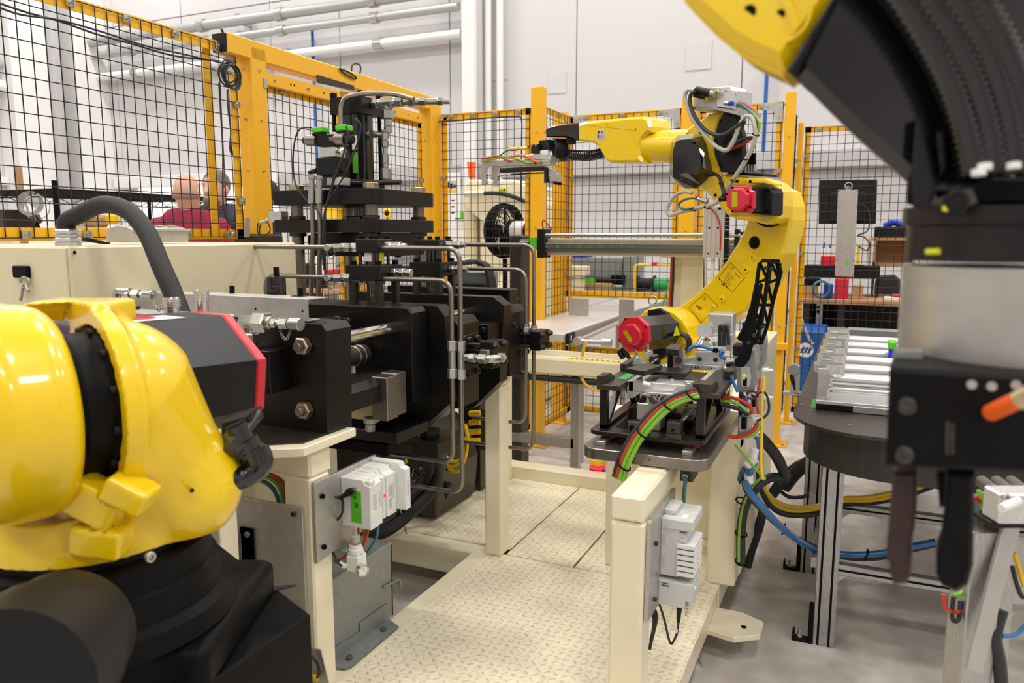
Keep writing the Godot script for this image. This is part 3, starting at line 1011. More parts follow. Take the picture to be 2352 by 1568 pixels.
	for n in 2:
		var zf: float = [-2.33,-2.79][n]
		var fx: float = pz([1068,1188][n],800,zf).x
		var fy1: float = pz([1068,1188][n],[770,742][n],zf).y
		var fy0: float = pz([1068,1188][n],[872,823][n],zf).y
		var cx0: float = pz([1102,1216][n],800,zf).x
		var cx1: float = pz([1130,1240][n],800,zf).x
		var cy1: float = pz([1130,1240][n],[786,762][n],zf).y
		var cy0: float = pz([1130,1240][n],[847,806][n],zf).y
		var dz = 0.105
		var cy = (cy0+cy1)/2
		var cm = V(0,cy,zf-dz/2)
		var fl = part("cylinder_flange",mb().bx(V(fx-0.05,fy0,zf-dz),V(fx,fy1,zf),0.002),B,t)
		for y in [fy1-0.018,fy0+0.018]:
			for dzz in [0.022,dz-0.022]: part("cap_screw",mb().screw(V(fx,y,zf-dzz),V(1,0,0),0.0115,0.014),M.dark_steel,fl)
		part("cylinder_barrel",mb().cyl(V(fx,cm.y,cm.z),V(cx0,cm.y,cm.z),0.034,-1,20),M.black_gloss,t)
		for y in [cy0+0.014,cy1-0.014]:
			for dzz in [0.016,dz-0.016]:
				part("tie_rod",mb().cyl(V(fx,y,zf-dzz),V(cx0,y,zf-dzz),0.006),M.dark_steel,t)
		var cp = part("cylinder_cap",mb().bx(V(cx0,cy0,zf-dz),V(cx1,cy1,zf),0.002),B,t)
		for y in [cy0+0.014,cy1-0.014]:
			for dzz in [0.016,dz-0.016]:
				part("cap_nut",mb().hexa(V(cx1,y,zf-dzz),V(cx1+0.013,y,zf-dzz),0.0125).cyl(V(cx1+0.013,y,zf-dzz),V(cx1+0.018,y,zf-dzz),0.007),M.dark_steel,cp)
	var hb = part("head_block",mb().bx(V(pz(1075,760,-2.5).x,pz(1075,778,-2.5).y,-2.6),V(pz(1121,760,-2.5).x,pz(1075,743,-2.5).y,-2.5),0.002),B,t)
	for q in [[1083,752],[1111,757]]: part("cap_screw",mb().screw(pz(q[0],q[1],-2.5),V(0,0,1),0.009,0.006),M.dark_steel,hb)
	part("lower_plate",mb().bx(V(-1.95,pz(910,1020,-2.05).y,-2.25),V(pz(912,1000,-2.05).x,pz(910,995,-2.05).y,-2.05),0.002),B,t)
	part("lower_cylinder",mb().bx(V(-1.8,pz(890,1048,-2.1).y,-2.25),V(pz(890,1030,-2.1).x,pz(890,1022,-2.1).y,-2.1),0.002),M.black,t)
	part("lower_block",mb().bx(V(pz(942,1030,-2.35).x,pz(1000,1052,-2.35).y,-2.55),V(pz(1005,1030,-2.35).x,pz(1000,1018,-2.35).y,-2.35),0.002).cyl(pz(985,1018,-2.42),pz(985,985,-2.42),0.04,-1,18),B,t)
	var ch = thing("steel_channel","bright steel channel lying along the top of the front press block","channel",V(-1.6,1.27,-1.74))
	z = -1.70
	var yb = pz(708,738,z).y
	var yt = pz(707,687,z).y
	var xr = pz(707,700,z).x
	part("web",mb().bx(V(-2.1,yb,z-0.003),V(xr,yt,z),0.001),M.alu_plate,ch)
	part("flange",mb().bx(V(-2.1,yt-0.003,z-0.085),V(xr,yt,z-0.003),0.001).bx(V(-2.1,yb,z-0.05),V(xr+0.0,yb+0.003,z-0.003),0.001),M.alu_plate,ch)
	for q in [[588,709],[696,714]]: part("hole",mb().cyl(pz(q[0],q[1],z+0.0002),pz(q[0],q[1],z+0.0006),0.004),M.black,ch)
	var tf = thing("tee_fitting","zinc hydraulic tee with test port and cap chain on the front press block","fitting",pz(600,760,-1.6))
	var fm = mb()
	var p0 = pz(556,737,-1.63)
	fittings(fm,p0,V(1,0,0),[[1,0.05,0.022],[1,0.042,0.031],[0,0.014,0.018],[1,0.016,0.014],[0,0.012,0.010],[1,0.028,0.016],[0,0.01,0.01],[0,0.034,0.0185]])
	part("adapter",fm,M.bright_zinc,tf)
	var fm2 = mb()
	fittings(fm2,pz(573,748,-1.63),V(0,-1,0),[[0,0.02,0.02],[1,0.03,0.026],[0,0.02,0.018],[1,0.025,0.022]])
	part("lower_adapter",fm2,M.bright_zinc,tf)
	var ca = mb()
	chain(ca,pz(643,756,-1.63),pz(668,752,-1.63),0.03,10)
	part("chain",ca,M.bright_zinc,tf)
	var cz = thing("press_stud","black stepped cylinder with threaded stud standing behind the steel channel","stud",pz(635,682,-1.85))
	var b0 = pz(635,684,-1.85)
	var b1 = pz(635,634,-1.85)
	part("body",mb().lathe(b0,V(0,1,0),[Vector2(0,0),Vector2(0,0.030),Vector2(b1.y-b0.y-0.002,0.030),Vector2(b1.y-b0.y,0.028),Vector2(b1.y-b0.y,0)],24).torus(b0+V(0,0.036,0),V(0,1,0),0.0295,0.0015),M.black_gloss,cz)
	part("stud",mb().cyl(b1,b1+V(0,0.028,0),0.0085).torus(b1+V(0,0.01,0),V(0,1,0),0.0083,0.0012,12,4).torus(b1+V(0,0.018,0),V(0,1,0),0.0083,0.0012,12,4),M.black,cz)
	for q in [[533,677,656,"short black threaded stud on a washer left of the steel channel"],[690,682,660,"short black threaded stud on a washer right of the stepped cylinder"]]:
		var s0 = pz(q[0],q[1],-1.78)
		var s1 = pz(q[0],q[2],-1.78)
		var s = thing("threaded_stud",q[3],"stud",s0)
		var sm = mb().cyl(s0,s1,0.0075)
		for i in 5: sm.torus(s0.lerp(s1,(i+1)/6.0),V(0,1,0),0.0075,0.0012,10,4)
		part("stud",sm,M.black,s)
		part("washer",mb().cyl(s0-V(0,0.004,0),s0+V(0,0.004,0),0.028,-1,20,0.001),M.black,s)
	upright_cylinder("upright black hydraulic cylinder on four legs nearer the camera",-2.22,[793,873,610,645,690,697],[822,860,549,580],true)
	upright_cylinder("upright black hydraulic cylinder on four legs further back by the bent tubes",-2.62,[940,1012,603,635,690,682],[953,997,550,574],false)
func upright_cylinder(label: String,z: float,q: Array,c: Array,labels: bool) -> void:
	var B: Material = M.black_ox
	var x0 = pz(q[0],q[2],z).x
	var x1 = pz(q[1],q[2],z).x
	var y1 = pz(q[1],q[2],z).y
	var y0 = pz(q[1],q[3],z).y
	var yb = pz(q[1],q[5],z).y-0.012
	var w = x1-x0
	var t = thing("hydraulic_cylinder",label,"cylinder",V((x0+x1)/2,yb,z-w/2))
	var fl = part("flange",mb().bx(V(x0,y0,z-w),V(x1,y1,z),0.002),B,t)
	var cx = (x0+x1)/2
	var cz = z-w/2
	for sx in [-1,1]:
		for sz in [-1,1]:
			var l = V(cx+sx*(w/2-0.02),0,cz+sz*(w/2-0.02))
			part("leg",mb().bx(V(l.x-0.012,yb,l.z-0.012),V(l.x+0.012,y0,l.z+0.012),0.001),M.dark_steel,t)
			part("cap_screw",mb().screw(V(l.x,y1,l.z),V(0,1,0),0.0115,0.015),M.black,fl)
	var h = (pz(c[1],c[2],z-0.03).x-pz(c[0],c[2],z-0.03).x)/2+0.012
	var ty1 = pz(c[0],c[2],z-0.03).y
	var ty0 = pz(c[0],c[3],z-0.03).y
	part("barrel",mb().cyl(V(cx,y1,cz),V(cx,ty0,cz),0.034,-1,20),M.black_gloss,t)
	for sx in [-1,1]:
		for sz in [-1,1]:
			var l = V(cx+sx*(h-0.012),0,cz+sz*(h-0.012))
			part("tie_rod",mb().cyl(V(l.x,y1,l.z),V(l.x,ty0,l.z),0.006),M.dark_steel,t)
	var cap = part("cap",mb().bx(V(cx-h,ty0,cz-h),V(cx+h,ty1,cz+h),0.002),B,t)
	for sx in [-1,1]:
		for sz in [-1,1]: part("cap_nut",mb().screw(V(cx+sx*(h-0.014),ty1,cz+sz*(h-0.014)),V(0,1,0),0.0105,0.013),M.black,cap)
	part("rod_clevis",mb().cyl(V(cx,y0-0.015,cz),V(cx,y0,cz),0.038).cyl(V(cx,y0-0.055,cz),V(cx,y0-0.015,cz),0.018).hexa(V(cx,y0-0.062,cz),V(cx,y0-0.05,cz),0.019).bx(V(cx-0.013,yb,cz-0.013),V(cx+0.013,y0-0.062,cz+0.013),0.002),M.steel,t)
	var fm = mb()
	fittings(fm,V(x1,(y0+y1)/2,cz),V(1,0,0),[[1,0.02,0.016],[0,0.012,0.011],[1,0.02,0.017],[0,0.01,0.011],[1,0.018,0.015]])
	fittings(fm,V(cx+h,(ty0+ty1)/2,cz),V(1,0,0),[[1,0.03,0.017],[0,0.012,0.012],[1,0.025,0.017],[0,0.02,0.01]])
	part("port_fitting",fm,M.bright_zinc,t)
	if labels:
		part("name_plate",mb().bx(V(cx-0.018,y1+0.012,cz+0.0335),V(cx+0.012,y1+0.043,cz+0.0352),0.0),M.label_white,t,"small white maker's plate")
		part("warning_label",mb().bx(V(cx+0.034,y1+0.002,cz-0.006),V(cx+0.0355,y1+0.058,cz+0.02),0.0),M.label_yellow,t,"bright yellow warning label")
func column_press() -> void:
	var B: Material = M.black_ox
	var z0 = -2.7
	var x0 = -2.38
	var x1 = -1.843
	var z1 = -3.225
	var t = thing("column_press","tall black four column press with upright hydraulic cylinder on top","press",V(-2.11,0.9,-2.96))
	var r = 0.06
	for n in 2:
		var ya: float = [1.62,1.502][n]
		var yb: float = [1.684,1.558][n]
		var pl = [V(x0,ya,z0),V(x1-r,ya,z0)]
		for i in 5: pl.append(V(x1-r+r*sin(PI/2*(i+1)/6.0),ya,z0-r+r*cos(PI/2*(i+1)/6.0)))
		pl += [V(x1,ya,z0-r),V(x1,ya,z1+r),V(x1-r*0.5,ya,z1),V(x0,ya,z1)]
		part("press_plate",mb().prism(pl,V(0,yb-ya,0),0.002),B,t)
	part("bolster",mb().bx(V(x0+0.15,1.40,z0-0.42),V(x1-0.02,1.50,z0-0.06),0.003),B,t)
	part("ram_head",mb().bx(V(x0+0.1,1.43,z0-0.2),V(x0+0.34,1.49,z0-0.1),0.003),M.black,t)
	for c in [V(x0+0.07,0,z0-0.07),V(x1-0.07,0,z0-0.07),V(x1-0.07,0,z1+0.07),V(x0+0.07,0,z1+0.07)]:
		part("column",mb().cyl(V(c.x,0.95,c.z),V(c.x,1.63,c.z),0.027,-1,20),M.steel,t)
		part("column_collar",mb().cyl(V(c.x,1.56,c.z),V(c.x,1.575,c.z),0.036,-1,20,0.002),M.dark_steel,t)
		part("column_collar",mb().cyl(V(c.x,1.485,c.z),V(c.x,1.505,c.z),0.038,-1,20,0.002),M.dark_steel,t)
		part("column_nut",mb().hexa(V(c.x,1.684,c.z),V(c.x,1.712,c.z),0.033),M.nut,t)
	part("press_bed",mb().bx(V(x0,1.0,z1),V(x1,1.07,z0),0.003),B,t)
	part("bed_leg",mb().bx(V(x0+0.02,0.2,z1+0.02),V(x0+0.12,1.0,z1+0.12),0.004),B,t)
	part("bed_leg",mb().bx(V(x1-0.12,0.2,z1+0.02),V(x1-0.02,1.0,z1+0.12),0.004),B,t)
	part("bed_leg",mb().bx(V(x0+0.02,0.2,z0-0.12),V(x0+0.12,1.0,z0-0.02),0.004),B,t)
	part("ram",mb().cyl(V(-2.11,1.575,-2.96),V(-2.11,1.63,-2.96),0.03,-1,20).cyl(V(-2.11,1.558,-2.96),V(-2.11,1.575,-2.96),0.07,-1,24,0.003),M.black_gloss,t)
	var c = V(-2.11,0,-2.96)
	var yt1 = pd(815,225,3.42).y
	var yt0 = yt1-0.075
	part("cylinder_foot",mb().bx(c+V(-0.085,1.684,-0.085),c+V(0.085,1.735,0.085),0.003),B,t)
	part("cylinder_barrel",mb().cyl(c+V(0,1.735,0),c+V(0,yt0,0),0.071,-1,28),M.black_gloss,t)
	var cap = part("cylinder_cap",mb().bx(c+V(-0.085,yt0,-0.085),c+V(0.085,yt1,0.085),0.003),B,t)
	for sx in [-1,1]:
		for sz in [-1,1]:
			var l = V(c.x+sx*0.072,0,c.z+sz*0.072)
			part("tie_rod",mb().cyl(V(l.x,1.735,l.z),V(l.x,yt0,l.z),0.009),M.black,t)
			part("tie_nut",mb().hexa(V(l.x,yt1,l.z),V(l.x,yt1+0.02,l.z),0.016),M.black,cap)
	var lab = part("white_label",mb().bx(V(c.x+0.02,pd(840,340,3.35).y,c.z+0.066),V(c.x+0.044,pd(840,308,3.35).y,c.z+0.0705),0),M.label_white,t,"white part label")
	part("green_tape",mb().bx(V(c.x+0.02,pd(840,394,3.35).y,c.z+0.066),V(c.x+0.046,pd(840,347,3.35).y,c.z+0.0706),0),M.tape_green,t,"green masking tape")
	var fm = mb()
	var q = c+V(0.085,(yt0+yt1)/2+0.01,0.0)
	q = fittings(fm,q,V(1,0,0),[[1,0.03,0.022],[0,0.02,0.018],[1,0.06,0.028],[0,0.015,0.02],[1,0.035,0.024]])
	var tee = q-V(0.08,0.01,0)
	fittings(fm,tee,V(0,-1,0),[[0,0.02,0.02],[1,0.04,0.03],[0,0.03,0.018],[1,0.03,0.019]])
	q = fittings(fm,q,V(0.92,0,-0.39),[[0,0.02,0.016],[1,0.03,0.022],[0,0.02,0.016],[1,0.03,0.02],[0,0.05,0.014],[1,0.025,0.018],[0,0.03,0.012]])
	var lowp = tee-V(0,0.13,0)
	fittings(fm,lowp,V(-1,0.12,0.1).normalized(),[[1,0.03,0.016],[0,0.03,0.013],[1,0.03,0.018],[0,0.07,0.016],[0,0.02,0.01]])
	part("cap_fitting",fm,M.bright_zinc,t)
	var fm2 = mb()
	var b = c+V(0.16,1.735,0.02)
	fittings(fm2,b,V(0,1,0),[[1,0.05,0.024],[0,0.02,0.014],[1,0.04,0.016],[0,0.03,0.012],[1,0.03,0.017],[0,0.035,0.014],[0,0.01,0.018]])
	part("gauge_port",fm2,M.bright_zinc,t)
	part("foot_pipe",mb().cyl(c+V(-0.12,1.715,0.12),c+V(0.3,1.715,0.12),0.011),M.dark_steel,t)
	var p = thing("bent_tube","bent steel tube arching over the cap of the tall press cylinder","tube",c+V(-0.1,1.9,0.09))
	part("tube",mb().pipe([pd(783,300,3.34),pd(783,226,3.34),pd(830,214,3.3),pd(905,214,3.28),pd(950,228,3.25)],0.011,0.05,12),M.pipe,p)
	part("nut",mb().hexa(pd(783,310,3.34),pd(783,294,3.34),0.017),M.bright_zinc,p)
	var vz = -2.72
	var v = thing("valve_stack","solenoid valve stack with two green taped plugs left of the press cylinder","valve",pz(755,440,vz))
	part("valve_body",mb().bx(pz(728,337,vz)-V(0,0,0.06),pz(765,307,vz),0.003),M.black_ox,v)
	part("solenoid",mb().cyl(pz(765,320,vz-0.03),pz(795,320,vz-0.03),0.031,-1,24,0.003),M.steel,v)
	part("solenoid",mb().cyl(pz(705,322,vz-0.03),pz(729,322,vz-0.03),0.024,-1,20,0.003),M.steel,v)
	part("end_cap",mb().cyl(pz(795,320,vz-0.03),pz(812,320,vz-0.03),0.022,0.018,16,0.003),M.plastic,v)
	part("end_cap",mb().cyl(pz(697,323,vz-0.03),pz(706,323,vz-0.03),0.014,0.018,16,0.002),M.plastic,v)
	for s in [[716,738,306,290],[770,792,302,285]]:
		part("plug",mb().bx(pz(s[0],s[2]+5,vz-0.01)-V(0,0,0.045),pz(s[1],s[2]-2,vz-0.01),0.003),M.plastic,v)
		part("tape",mb().bx(pz(s[0]-1,s[2]-2,vz-0.005)-V(0,0,0.055),pz(s[1]+1,s[3],vz-0.005),0.004),M.tape_green,v,"lime green masking tape")
	part("manifold",mb().bx(pz(733,361,vz)-V(0,0,0.07),pz(769,337,vz),0.002),M.alu_bright,v)
	var mf = mb()
	fittings(mf,pz(769,347,vz-0.02),V(1,0,0),[[1,0.02,0.016],[0,0.012,0.01],[1,0.02,0.014]])
	part("manifold_fitting",mf,M.bright_zinc,v)
	part("pressure_switch",mb().bx(pz(726,404,vz)-V(0,0,0.09),pz(772,361,vz),0.003),M.plastic,v)
	part("switch_connector",mb().cyl(pz(772,392,vz-0.03),pz(800,390,vz-0.03),0.012,0.008).cyl(pz(710,396,vz-0.03),pz(727,392,vz-0.03),0.008,0.012),M.plastic,v)
	part("lower_manifold",mb().bx(pz(750,426,vz)-V(0,0,0.06),pz(785,407,vz),0.002),M.alu_bright,v)
	part("bracket",mb().bx(pz(734,430,vz)-V(0,0,0.05),pz(762,404,vz-0.01),0.002),M.dark_steel,v)
	for n in 2:
		var x: float = [716,733][n]
		var h = thing("hydraulic_hose",["grey steel hose hanging before the press plates, left of the pair","grey steel hose hanging before the press plates, right of the pair"][n],"hose",pz(x,690,vz+0.05))
		part("hose",mb().hose([pz(x,460,vz+0.05),pz(x+3,540,vz+0.05),pz(x,620,vz+0.05),pz(x-2,720,vz+0.05)],0.0105,10),M.pipe,h)
		part("ferrule",mb().cyl(pz(x,468,vz+0.05),pz(x,435,vz+0.05),0.016,-1,16,0.002).cyl(pz(x,435,vz+0.05),pz(x,412,vz+0.05),0.012,-1,14).hexa(pz(x,412,vz+0.05),pz(x,403,vz+0.05),0.015),M.bright_zinc,h)
	var loops = [
		[[716,293,690,296,678,320,673,365,678,420,700,455,730,485,738,520,736,600],"thin black cable looping down left of the solenoid valve"],
		[[795,290,800,310,790,350,772,400,760,440,745,490,741,540,742,610],"thin black cable from the right solenoid plug down the hoses"],
		[[815,272,828,285,826,310,815,345,800,385,775,430,748,480,744,560,744,620],"thin black cable hanging from the cap sensor of the press"],
		[[770,392,758,440,748,480,747,560,748,640],"thin black cable from the pressure switch down to the bed"]]
	for l in loops: solo("valve_cable",l[1],"cable",mb().hose(zs(l[0],vz+0.06),0.0035,6),M.dark_hose)
	var s = thing("sensor_block","small zinc sensor block with looped lead beside the left press column","sensor",pz(630,500,vz))
	part("block",mb().bx(pz(617,510,vz)-V(0,0,0.05),pz(645,485,vz),0.002),M.alu_bright,s)
	part("connector",mb().cyl(pz(598,512,vz-0.02),pz(618,505,vz-0.02),0.008),M.zinc,s)
	part("lead",mb().hose(zs([598,512,592,515,593,535,605,542,620,530,615,512,602,510,596,528,600,552],vz-0.02),0.003,6),M.dark_hose,s)
func pipes() -> void:
	var z = -2.27
	var P: Material = M.pipe
	var data = [
		[-2.27,[[565,700],[565,566],[1056,566],[1066,1133],[880,1122]],"outermost bent steel hydraulic tube in front of the upright cylinders"],
		[-2.24,[[613,720],[613,632],[1036,632],[1047,1064],[740,1037]],"inner bent steel hydraulic tube in front of the upright cylinders"],
		[-2.85,[[1040,561],[1227,561],[1227,1034],[1020,1013]],"bent steel tube turning down right of the far clamp cylinder"],
		[-2.82,[[1040,616],[1208,616],[1207,972],[1085,957]],"lower bent steel tube turning down beside the steel fan post"]]
	var n = 0
	for d in data:
		var zz: float = d[0]
		var pts = []
		for q in d[1]: pts.append(pz(q[0],q[1],zz))
		pts[1] = V(pts[0].x if n < 2 else pts[1].x,pts[1].y,zz)
		var i1 = 2 if n < 2 else 1
		if n < 2: pts[2].y = pts[1].y
		else: pts[1].y = pts[0].y
		pts[i1+1].x = pts[i1].x
		pts[i1+2].y = pts[i1+1].y
		var t = thing("hydraulic_tube",d[2],"tube",V(pts[i1].x,pts[i1+1].y,zz))
		part("tube",mb().pipe(pts,0.0085 if n < 2 else 0.008,0.05,12),P,t)
		var m = mb()
		if n < 2:
			var y0 = pz(1050,870,zz).y
			var y1 = pz(1050,783,zz).y
			var x: float = pts[2].x
			m.hexa(V(x,y1,zz),V(x,y1-0.034,zz),0.0165).hexa(V(x,y0,zz),V(x,y0+0.034,zz),0.0165)
			m.cyl(V(x,y1-0.034,zz),V(x,y0+0.034,zz),0.0125)
			part("union",m,M.zinc,t)
			var tm = mb()
			var q = pz(772,[566,632][n],zz)+V(0,0,0.02)
			q.y = pts[1].y
			tm.cyl(q+V(0,0,0.035),q-V(0,0,0.01),0.0135,-1,16,0.002)
			fittings(tm,q+V(0.0,0,-0.02),V(1,0,0),[[0,0.025,0.011],[1,0.025,0.018],[0,0.02,0.015],[1,0.04,0.0185],[0,0.012,0.014]])
			fittings(tm,q+V(0.012,0,0.008),V(1,0,-0.25).normalized(),[[1,0.03,0.016],[0,0.012,0.011],[1,0.02,0.017]])
			part("test_tee",tm,M.bright_zinc,t)
			var cm = mb()
			chain(cm,q+V(-0.006,-0.012,0.03),q+V(0.02,-0.012,0.01),0.028,8)
			part("chain",cm,M.bright_zinc,t)
		else:
			var x: float = pts[1].x
			var y = pz(1220,752,zz).y
			m.hexa(V(x,y,zz),V(x,y-0.02,zz),0.016).cyl(V(x,y+0.012,zz),V(x,y,zz),0.0115)
			m.hexa(pts[0],pts[0]+V(0.02,0,0),0.015)
			part("union",m,M.zinc,t)
		n += 1
	var e = thing("elbow_fitting","bright zinc elbow fitting joining tube tee to the near clamp cylinder","fitting",pz(1080,820,-2.26))
	var m = mb()
	var a = pz(1066,820,-2.27)
	var b = a+V(0.08,0,0)
	fittings(m,a,V(1,0,0),[[0,0.02,0.012],[1,0.024,0.0165],[0,0.012,0.012],[1,0.03,0.018]])
	m.hose([b,b+V(0.02,0,-0.002),b+V(0.035,0,-0.02),b+V(0.038,0,-0.05)],0.014,10)
	m.hexa(b+V(0.038,0,-0.035),b+V(0.038,0,-0.055),0.018)
	m.bx(b+V(-0.02,0.012,-0.012),b+V(0.012,0.03,0.004),0.002)
	part("elbow",m,M.bright_zinc,e)
func pp(x: float,y: float,p: Vector3,n: Vector3) -> Vector3:
	var d = ray(x,y)
	return EYE+d*((p-EYE).dot(n)/d.dot(n))
func text(s: String,h: float,p: Vector3,right: Vector3,up: Vector3,parent: Node3D,mt: Material,called := "lettering",family := "Droid Sans",weight := 400) -> void:
	var tm = TextMesh.new()
	var f = SystemFont.new()
	f.font_names = PackedStringArray([family])
	f.font_weight = weight
	tm.font = f
	tm.text = s
	tm.font_size = 32
	tm.pixel_size = h/23.0
	tm.depth = 0.0006
	tm.curve_step = 2.0
	var o = MeshInstance3D.new()
	o.name = called
	o.mesh = tm
	o.material_override = mt
	parent.add_child(o,true)
	o.global_transform = Transform3D(Basis(right,up,right.cross(up)),p)
func frame_equipment() -> void:
	var X = V(1,0,0)
	var x = -1.318
	var y1 = 0.829
	var y0 = 0.60
	var pl = thing("mounting_plate","bare aluminium plate bolted to the left cream leg behind the valve island","plate",V(x,y0,-1.75))
	part("plate",mb().prism([V(-1.329,y0,-1.608),V(-1.329,y1-0.006,-1.608),V(-1.329,y1,-1.614),V(-1.329,y1,-1.90),V(-1.329,y0+0.02,-1.90)],V(0.011,0,0),0.001),M.alu_plate,pl)
	for q in [[738,1139],[742,1255]]: part("cap_screw",mb().screw(px(q[0],q[1],x),X,0.007,0.009),M.black,pl)
	var io = thing("valve_island","light grey valve island with green masking tape and two lit green lamps","valve island",px(800,1200,x))
	var z = px(784,1150,x).z
	var xr = pz(850,1150,z).x
	var ty = pz(800,1098,z).y
	var by = pz(800,1208,z).y
	var yy = [[0.0,0.042,0.0,0.0],[0.044,0.022,0.0,-0.004],[0.067,0.016,0.002,-0.016],[0.084,0.014,0.002,-0.014],[0.099,0.05,0.004,-0.010],[0.150,0.028,0.012,0.022]]
	var n = 0
	for m in yy:
		var za: float = z-m[0]
		var bm = mb().prism([V(x,by+m[2]*0.5,za),V(xr+m[3],by+m[2],za),V(xr+m[3],ty-0.018+m[2],za),V(xr-0.018+m[3],ty-0.012+m[2],za),V(xr-0.024+m[3],ty+m[2],za),V(x,ty+m[2],za)],V(0,0,-m[1]),0.0015)
		var md = part("valve_module",bm,M.io_white,io)
		if n != 3:
			for k in 6: part("marking",mb().bx(V(xr+m[3],ty-0.05-k*0.008,za-m[1]*0.35),V(xr+m[3]+0.0005,ty-0.0455-k*0.008,za-m[1]*0.75),0),M.wall_grey,md)
		n += 1
	part("screw_boss",mb().bx(V(xr-0.022,ty-0.016,z-0.03),V(xr-0.002,ty-0.002,z-0.004),0.002).screw(V(xr-0.012,ty-0.002,z-0.016),V(0,1,0),0.005,0.004),M.io_white,io)
	var tape = part("tape",mb().bx(pz(808,1198,z),pz(829,1130,z)+V(0,0,0.0008),0),M.tape_green,io,"green masking tape with handwriting")
	text("2930 VB",0.0105,pz(816,1142,z+0.001),V(0.1,-0.995,0).normalized(),V(0.995,0.1,0).normalized(),tape,M.black,"lettering","Droid Sans Mono")
	for q in [[833,1160],[833,1169]]:
		var c = px(q[0]+14,q[1],xr)
		part("status_lamp",mb().cyl(V(xr,by+(0.052 if q[1] == 1160 else 0.042),z-0.014),V(xr+0.001,by+(0.052 if q[1] == 1160 else 0.042),z-0.014),0.0026,-1,10),M.led,io)
	part("red_button",mb().cyl(V(xr-0.014,(ty+by)/2,z-0.091),V(xr-0.0105,(ty+by)/2,z-0.091),0.004),M.led_red,io)
	for s in [[0.114,0.6],[0.114,0.05]]: part("label_window",mb().bx(V(xr-0.01,by+0.02+s[1]*0.07,z-0.108),V(xr-0.0094,by+0.052+s[1]*0.07,z-0.125),0),M.wall_grey,io)
	part("black_foot",mb().prism([V(x+0.02,by-0.012,z-0.05),V(xr-0.012,by-0.012,z-0.05),V(xr-0.012,by,z-0.05),V(x+0.02,by+0.004,z-0.05)],V(0,0,-0.10)),M.plastic,io)
	part("exhaust_silencer",mb().cyl(px(852,1212,-1.25) ,px(852,1196,-1.25),0.013,-1,16,0.002),M.nut,io)
	part("connector",mb().cyl(pz(806,1128,z),pz(800,1131,z+0.02),0.011,0.011,14).cyl(pz(800,1131,z+0.02),pz(781,1145,z+0.03),0.009,0.0055,12),M.plastic,io)
	var c1 = [pz(781,1145,z+0.03),pz(764,1142,z+0.025),pz(752,1165,z+0.02),pz(755,1190,z+0.02),pz(768,1198,z+0.02),pz(785,1180,z+0.02),pz(787,1150,z+0.018),pz(774,1140,z+0.014),pz(756,1150,z+0.012),pz(750,1185,z+0.012),pz(756,1240,z+0.02),pz(772,1285,z+0.03),pz(785,1300,z+0.035)]
	solo("sensor_cable","black cable looped on the aluminium plate and dropping to the regulator","cable",mb().hose(c1,0.0035,7),M.dark_hose)
	var rz = z+0.02
	var rg = thing("pressure_regulator","white pressure regulator with chrome gauge below the valve island","regulator",pz(808,1318,rz))
	var b0 = pz(808,1314,rz)
	part("body",mb().bx(b0+V(-0.02,0,-0.045),b0+V(0.022,0.048,0.0),0.004).bx(b0+V(-0.016,0.048,-0.04),b0+V(0.018,0.056,-0.004),0.003),M.label_white,rg)
	part("bonnet",mb().lathe(b0+V(0,0.05,-0.022),V(0,1,0),[Vector2(0,0.021),Vector2(0.014,0.021),Vector2(0.016,0.018),Vector2(0.024,0.018),Vector2(0.026,0.0)],20),M.label_white,rg)
	part("knob",mb().cyl(b0+V(0,0.076,-0.022),b0+V(0,0.084,-0.022),0.006).lathe(b0+V(0,0.084,-0.022),V(0,1,0),[Vector2(0,0),Vector2(0,0.015),Vector2(0.018,0.015),Vector2(0.02,0.013),Vector2(0.02,0)],10,true).cyl(b0+V(0,0.104,-0.022),b0+V(0,0.13,-0.022),0.006),M.grey_hose,rg)
	var gd = V(0.9,-0.05,0.42).normalized()
	var g = part("gauge",mb().lathe(b0+V(0.02,0.012,-0.012),gd,[Vector2(0,0),Vector2(0,0.006),Vector2(0.004,0.016),Vector2(0.022,0.017),Vector2(0.023,0.014),Vector2(0.021,0.013),Vector2(0.021,0)],20),M.chrome,rg)
	part("gauge_dial",mb().cyl(b0+V(0.02,0.012,-0.012)+gd*0.0212,b0+V(0.02,0.012,-0.012)+gd*0.0216,0.0125),M.label_white,g)
	part("needle",mb().bar(b0+V(0.02,0.012,-0.012)+gd*0.022,b0+V(0.02,0.02,-0.012)+gd*0.022,0.0015,0.0006),M.black,g)
	part("elbow",mb().hose([b0+V(-0.018,0.016,-0.005),b0+V(-0.03,0.015,0.0),b0+V(-0.04,0.024,0.004)],0.0075,10),M.label_white,rg)
	part("bracket",mb().bx(b0+V(-0.034,0.058,-0.06),b0+V(-0.014,0.062,0.0),0.001).screw(b0+V(-0.026,0.062,-0.012),V(0,1,0),0.005,0.005),M.zinc,rg)
	var hs = [[["red_hose",[832,1206,838,1235,832,1255,826,1275],"red air hose from the valve island, first from the knob"],["red_hose",[845,1203,843,1228,833,1255,826,1262],"red air hose crossing behind the regulator"],["red_hose",[822,1212,822,1235,806,1262,790,1280,770,1288],"red air hose running back beneath the plate"],["green_hose",[836,1208,834,1240,827,1258,800,1290,768,1292],"green air hose between the red ones"],["teal_hose",[868,1205,864,1235,848,1262,838,1275],"pale blue air hose curving to the regulator"]]]
	for h in hs[0]: solo("air_hose",h[2],"air hose",mb().hose(zs(h[1],z-0.03 if h[0] != "teal_hose" else z-0.05),0.0042,7),M[h[0]])
	var bxt = thing("transformer_box","grey sheet metal box with bolted foot flange below the valve island","box",V(-1.48,0.2,-1.94))
	part("body",mb().bx(V(-1.62,0.2,-2.10),V(-1.4,0.462,-1.76),0.003),M.grey_paint,bxt)
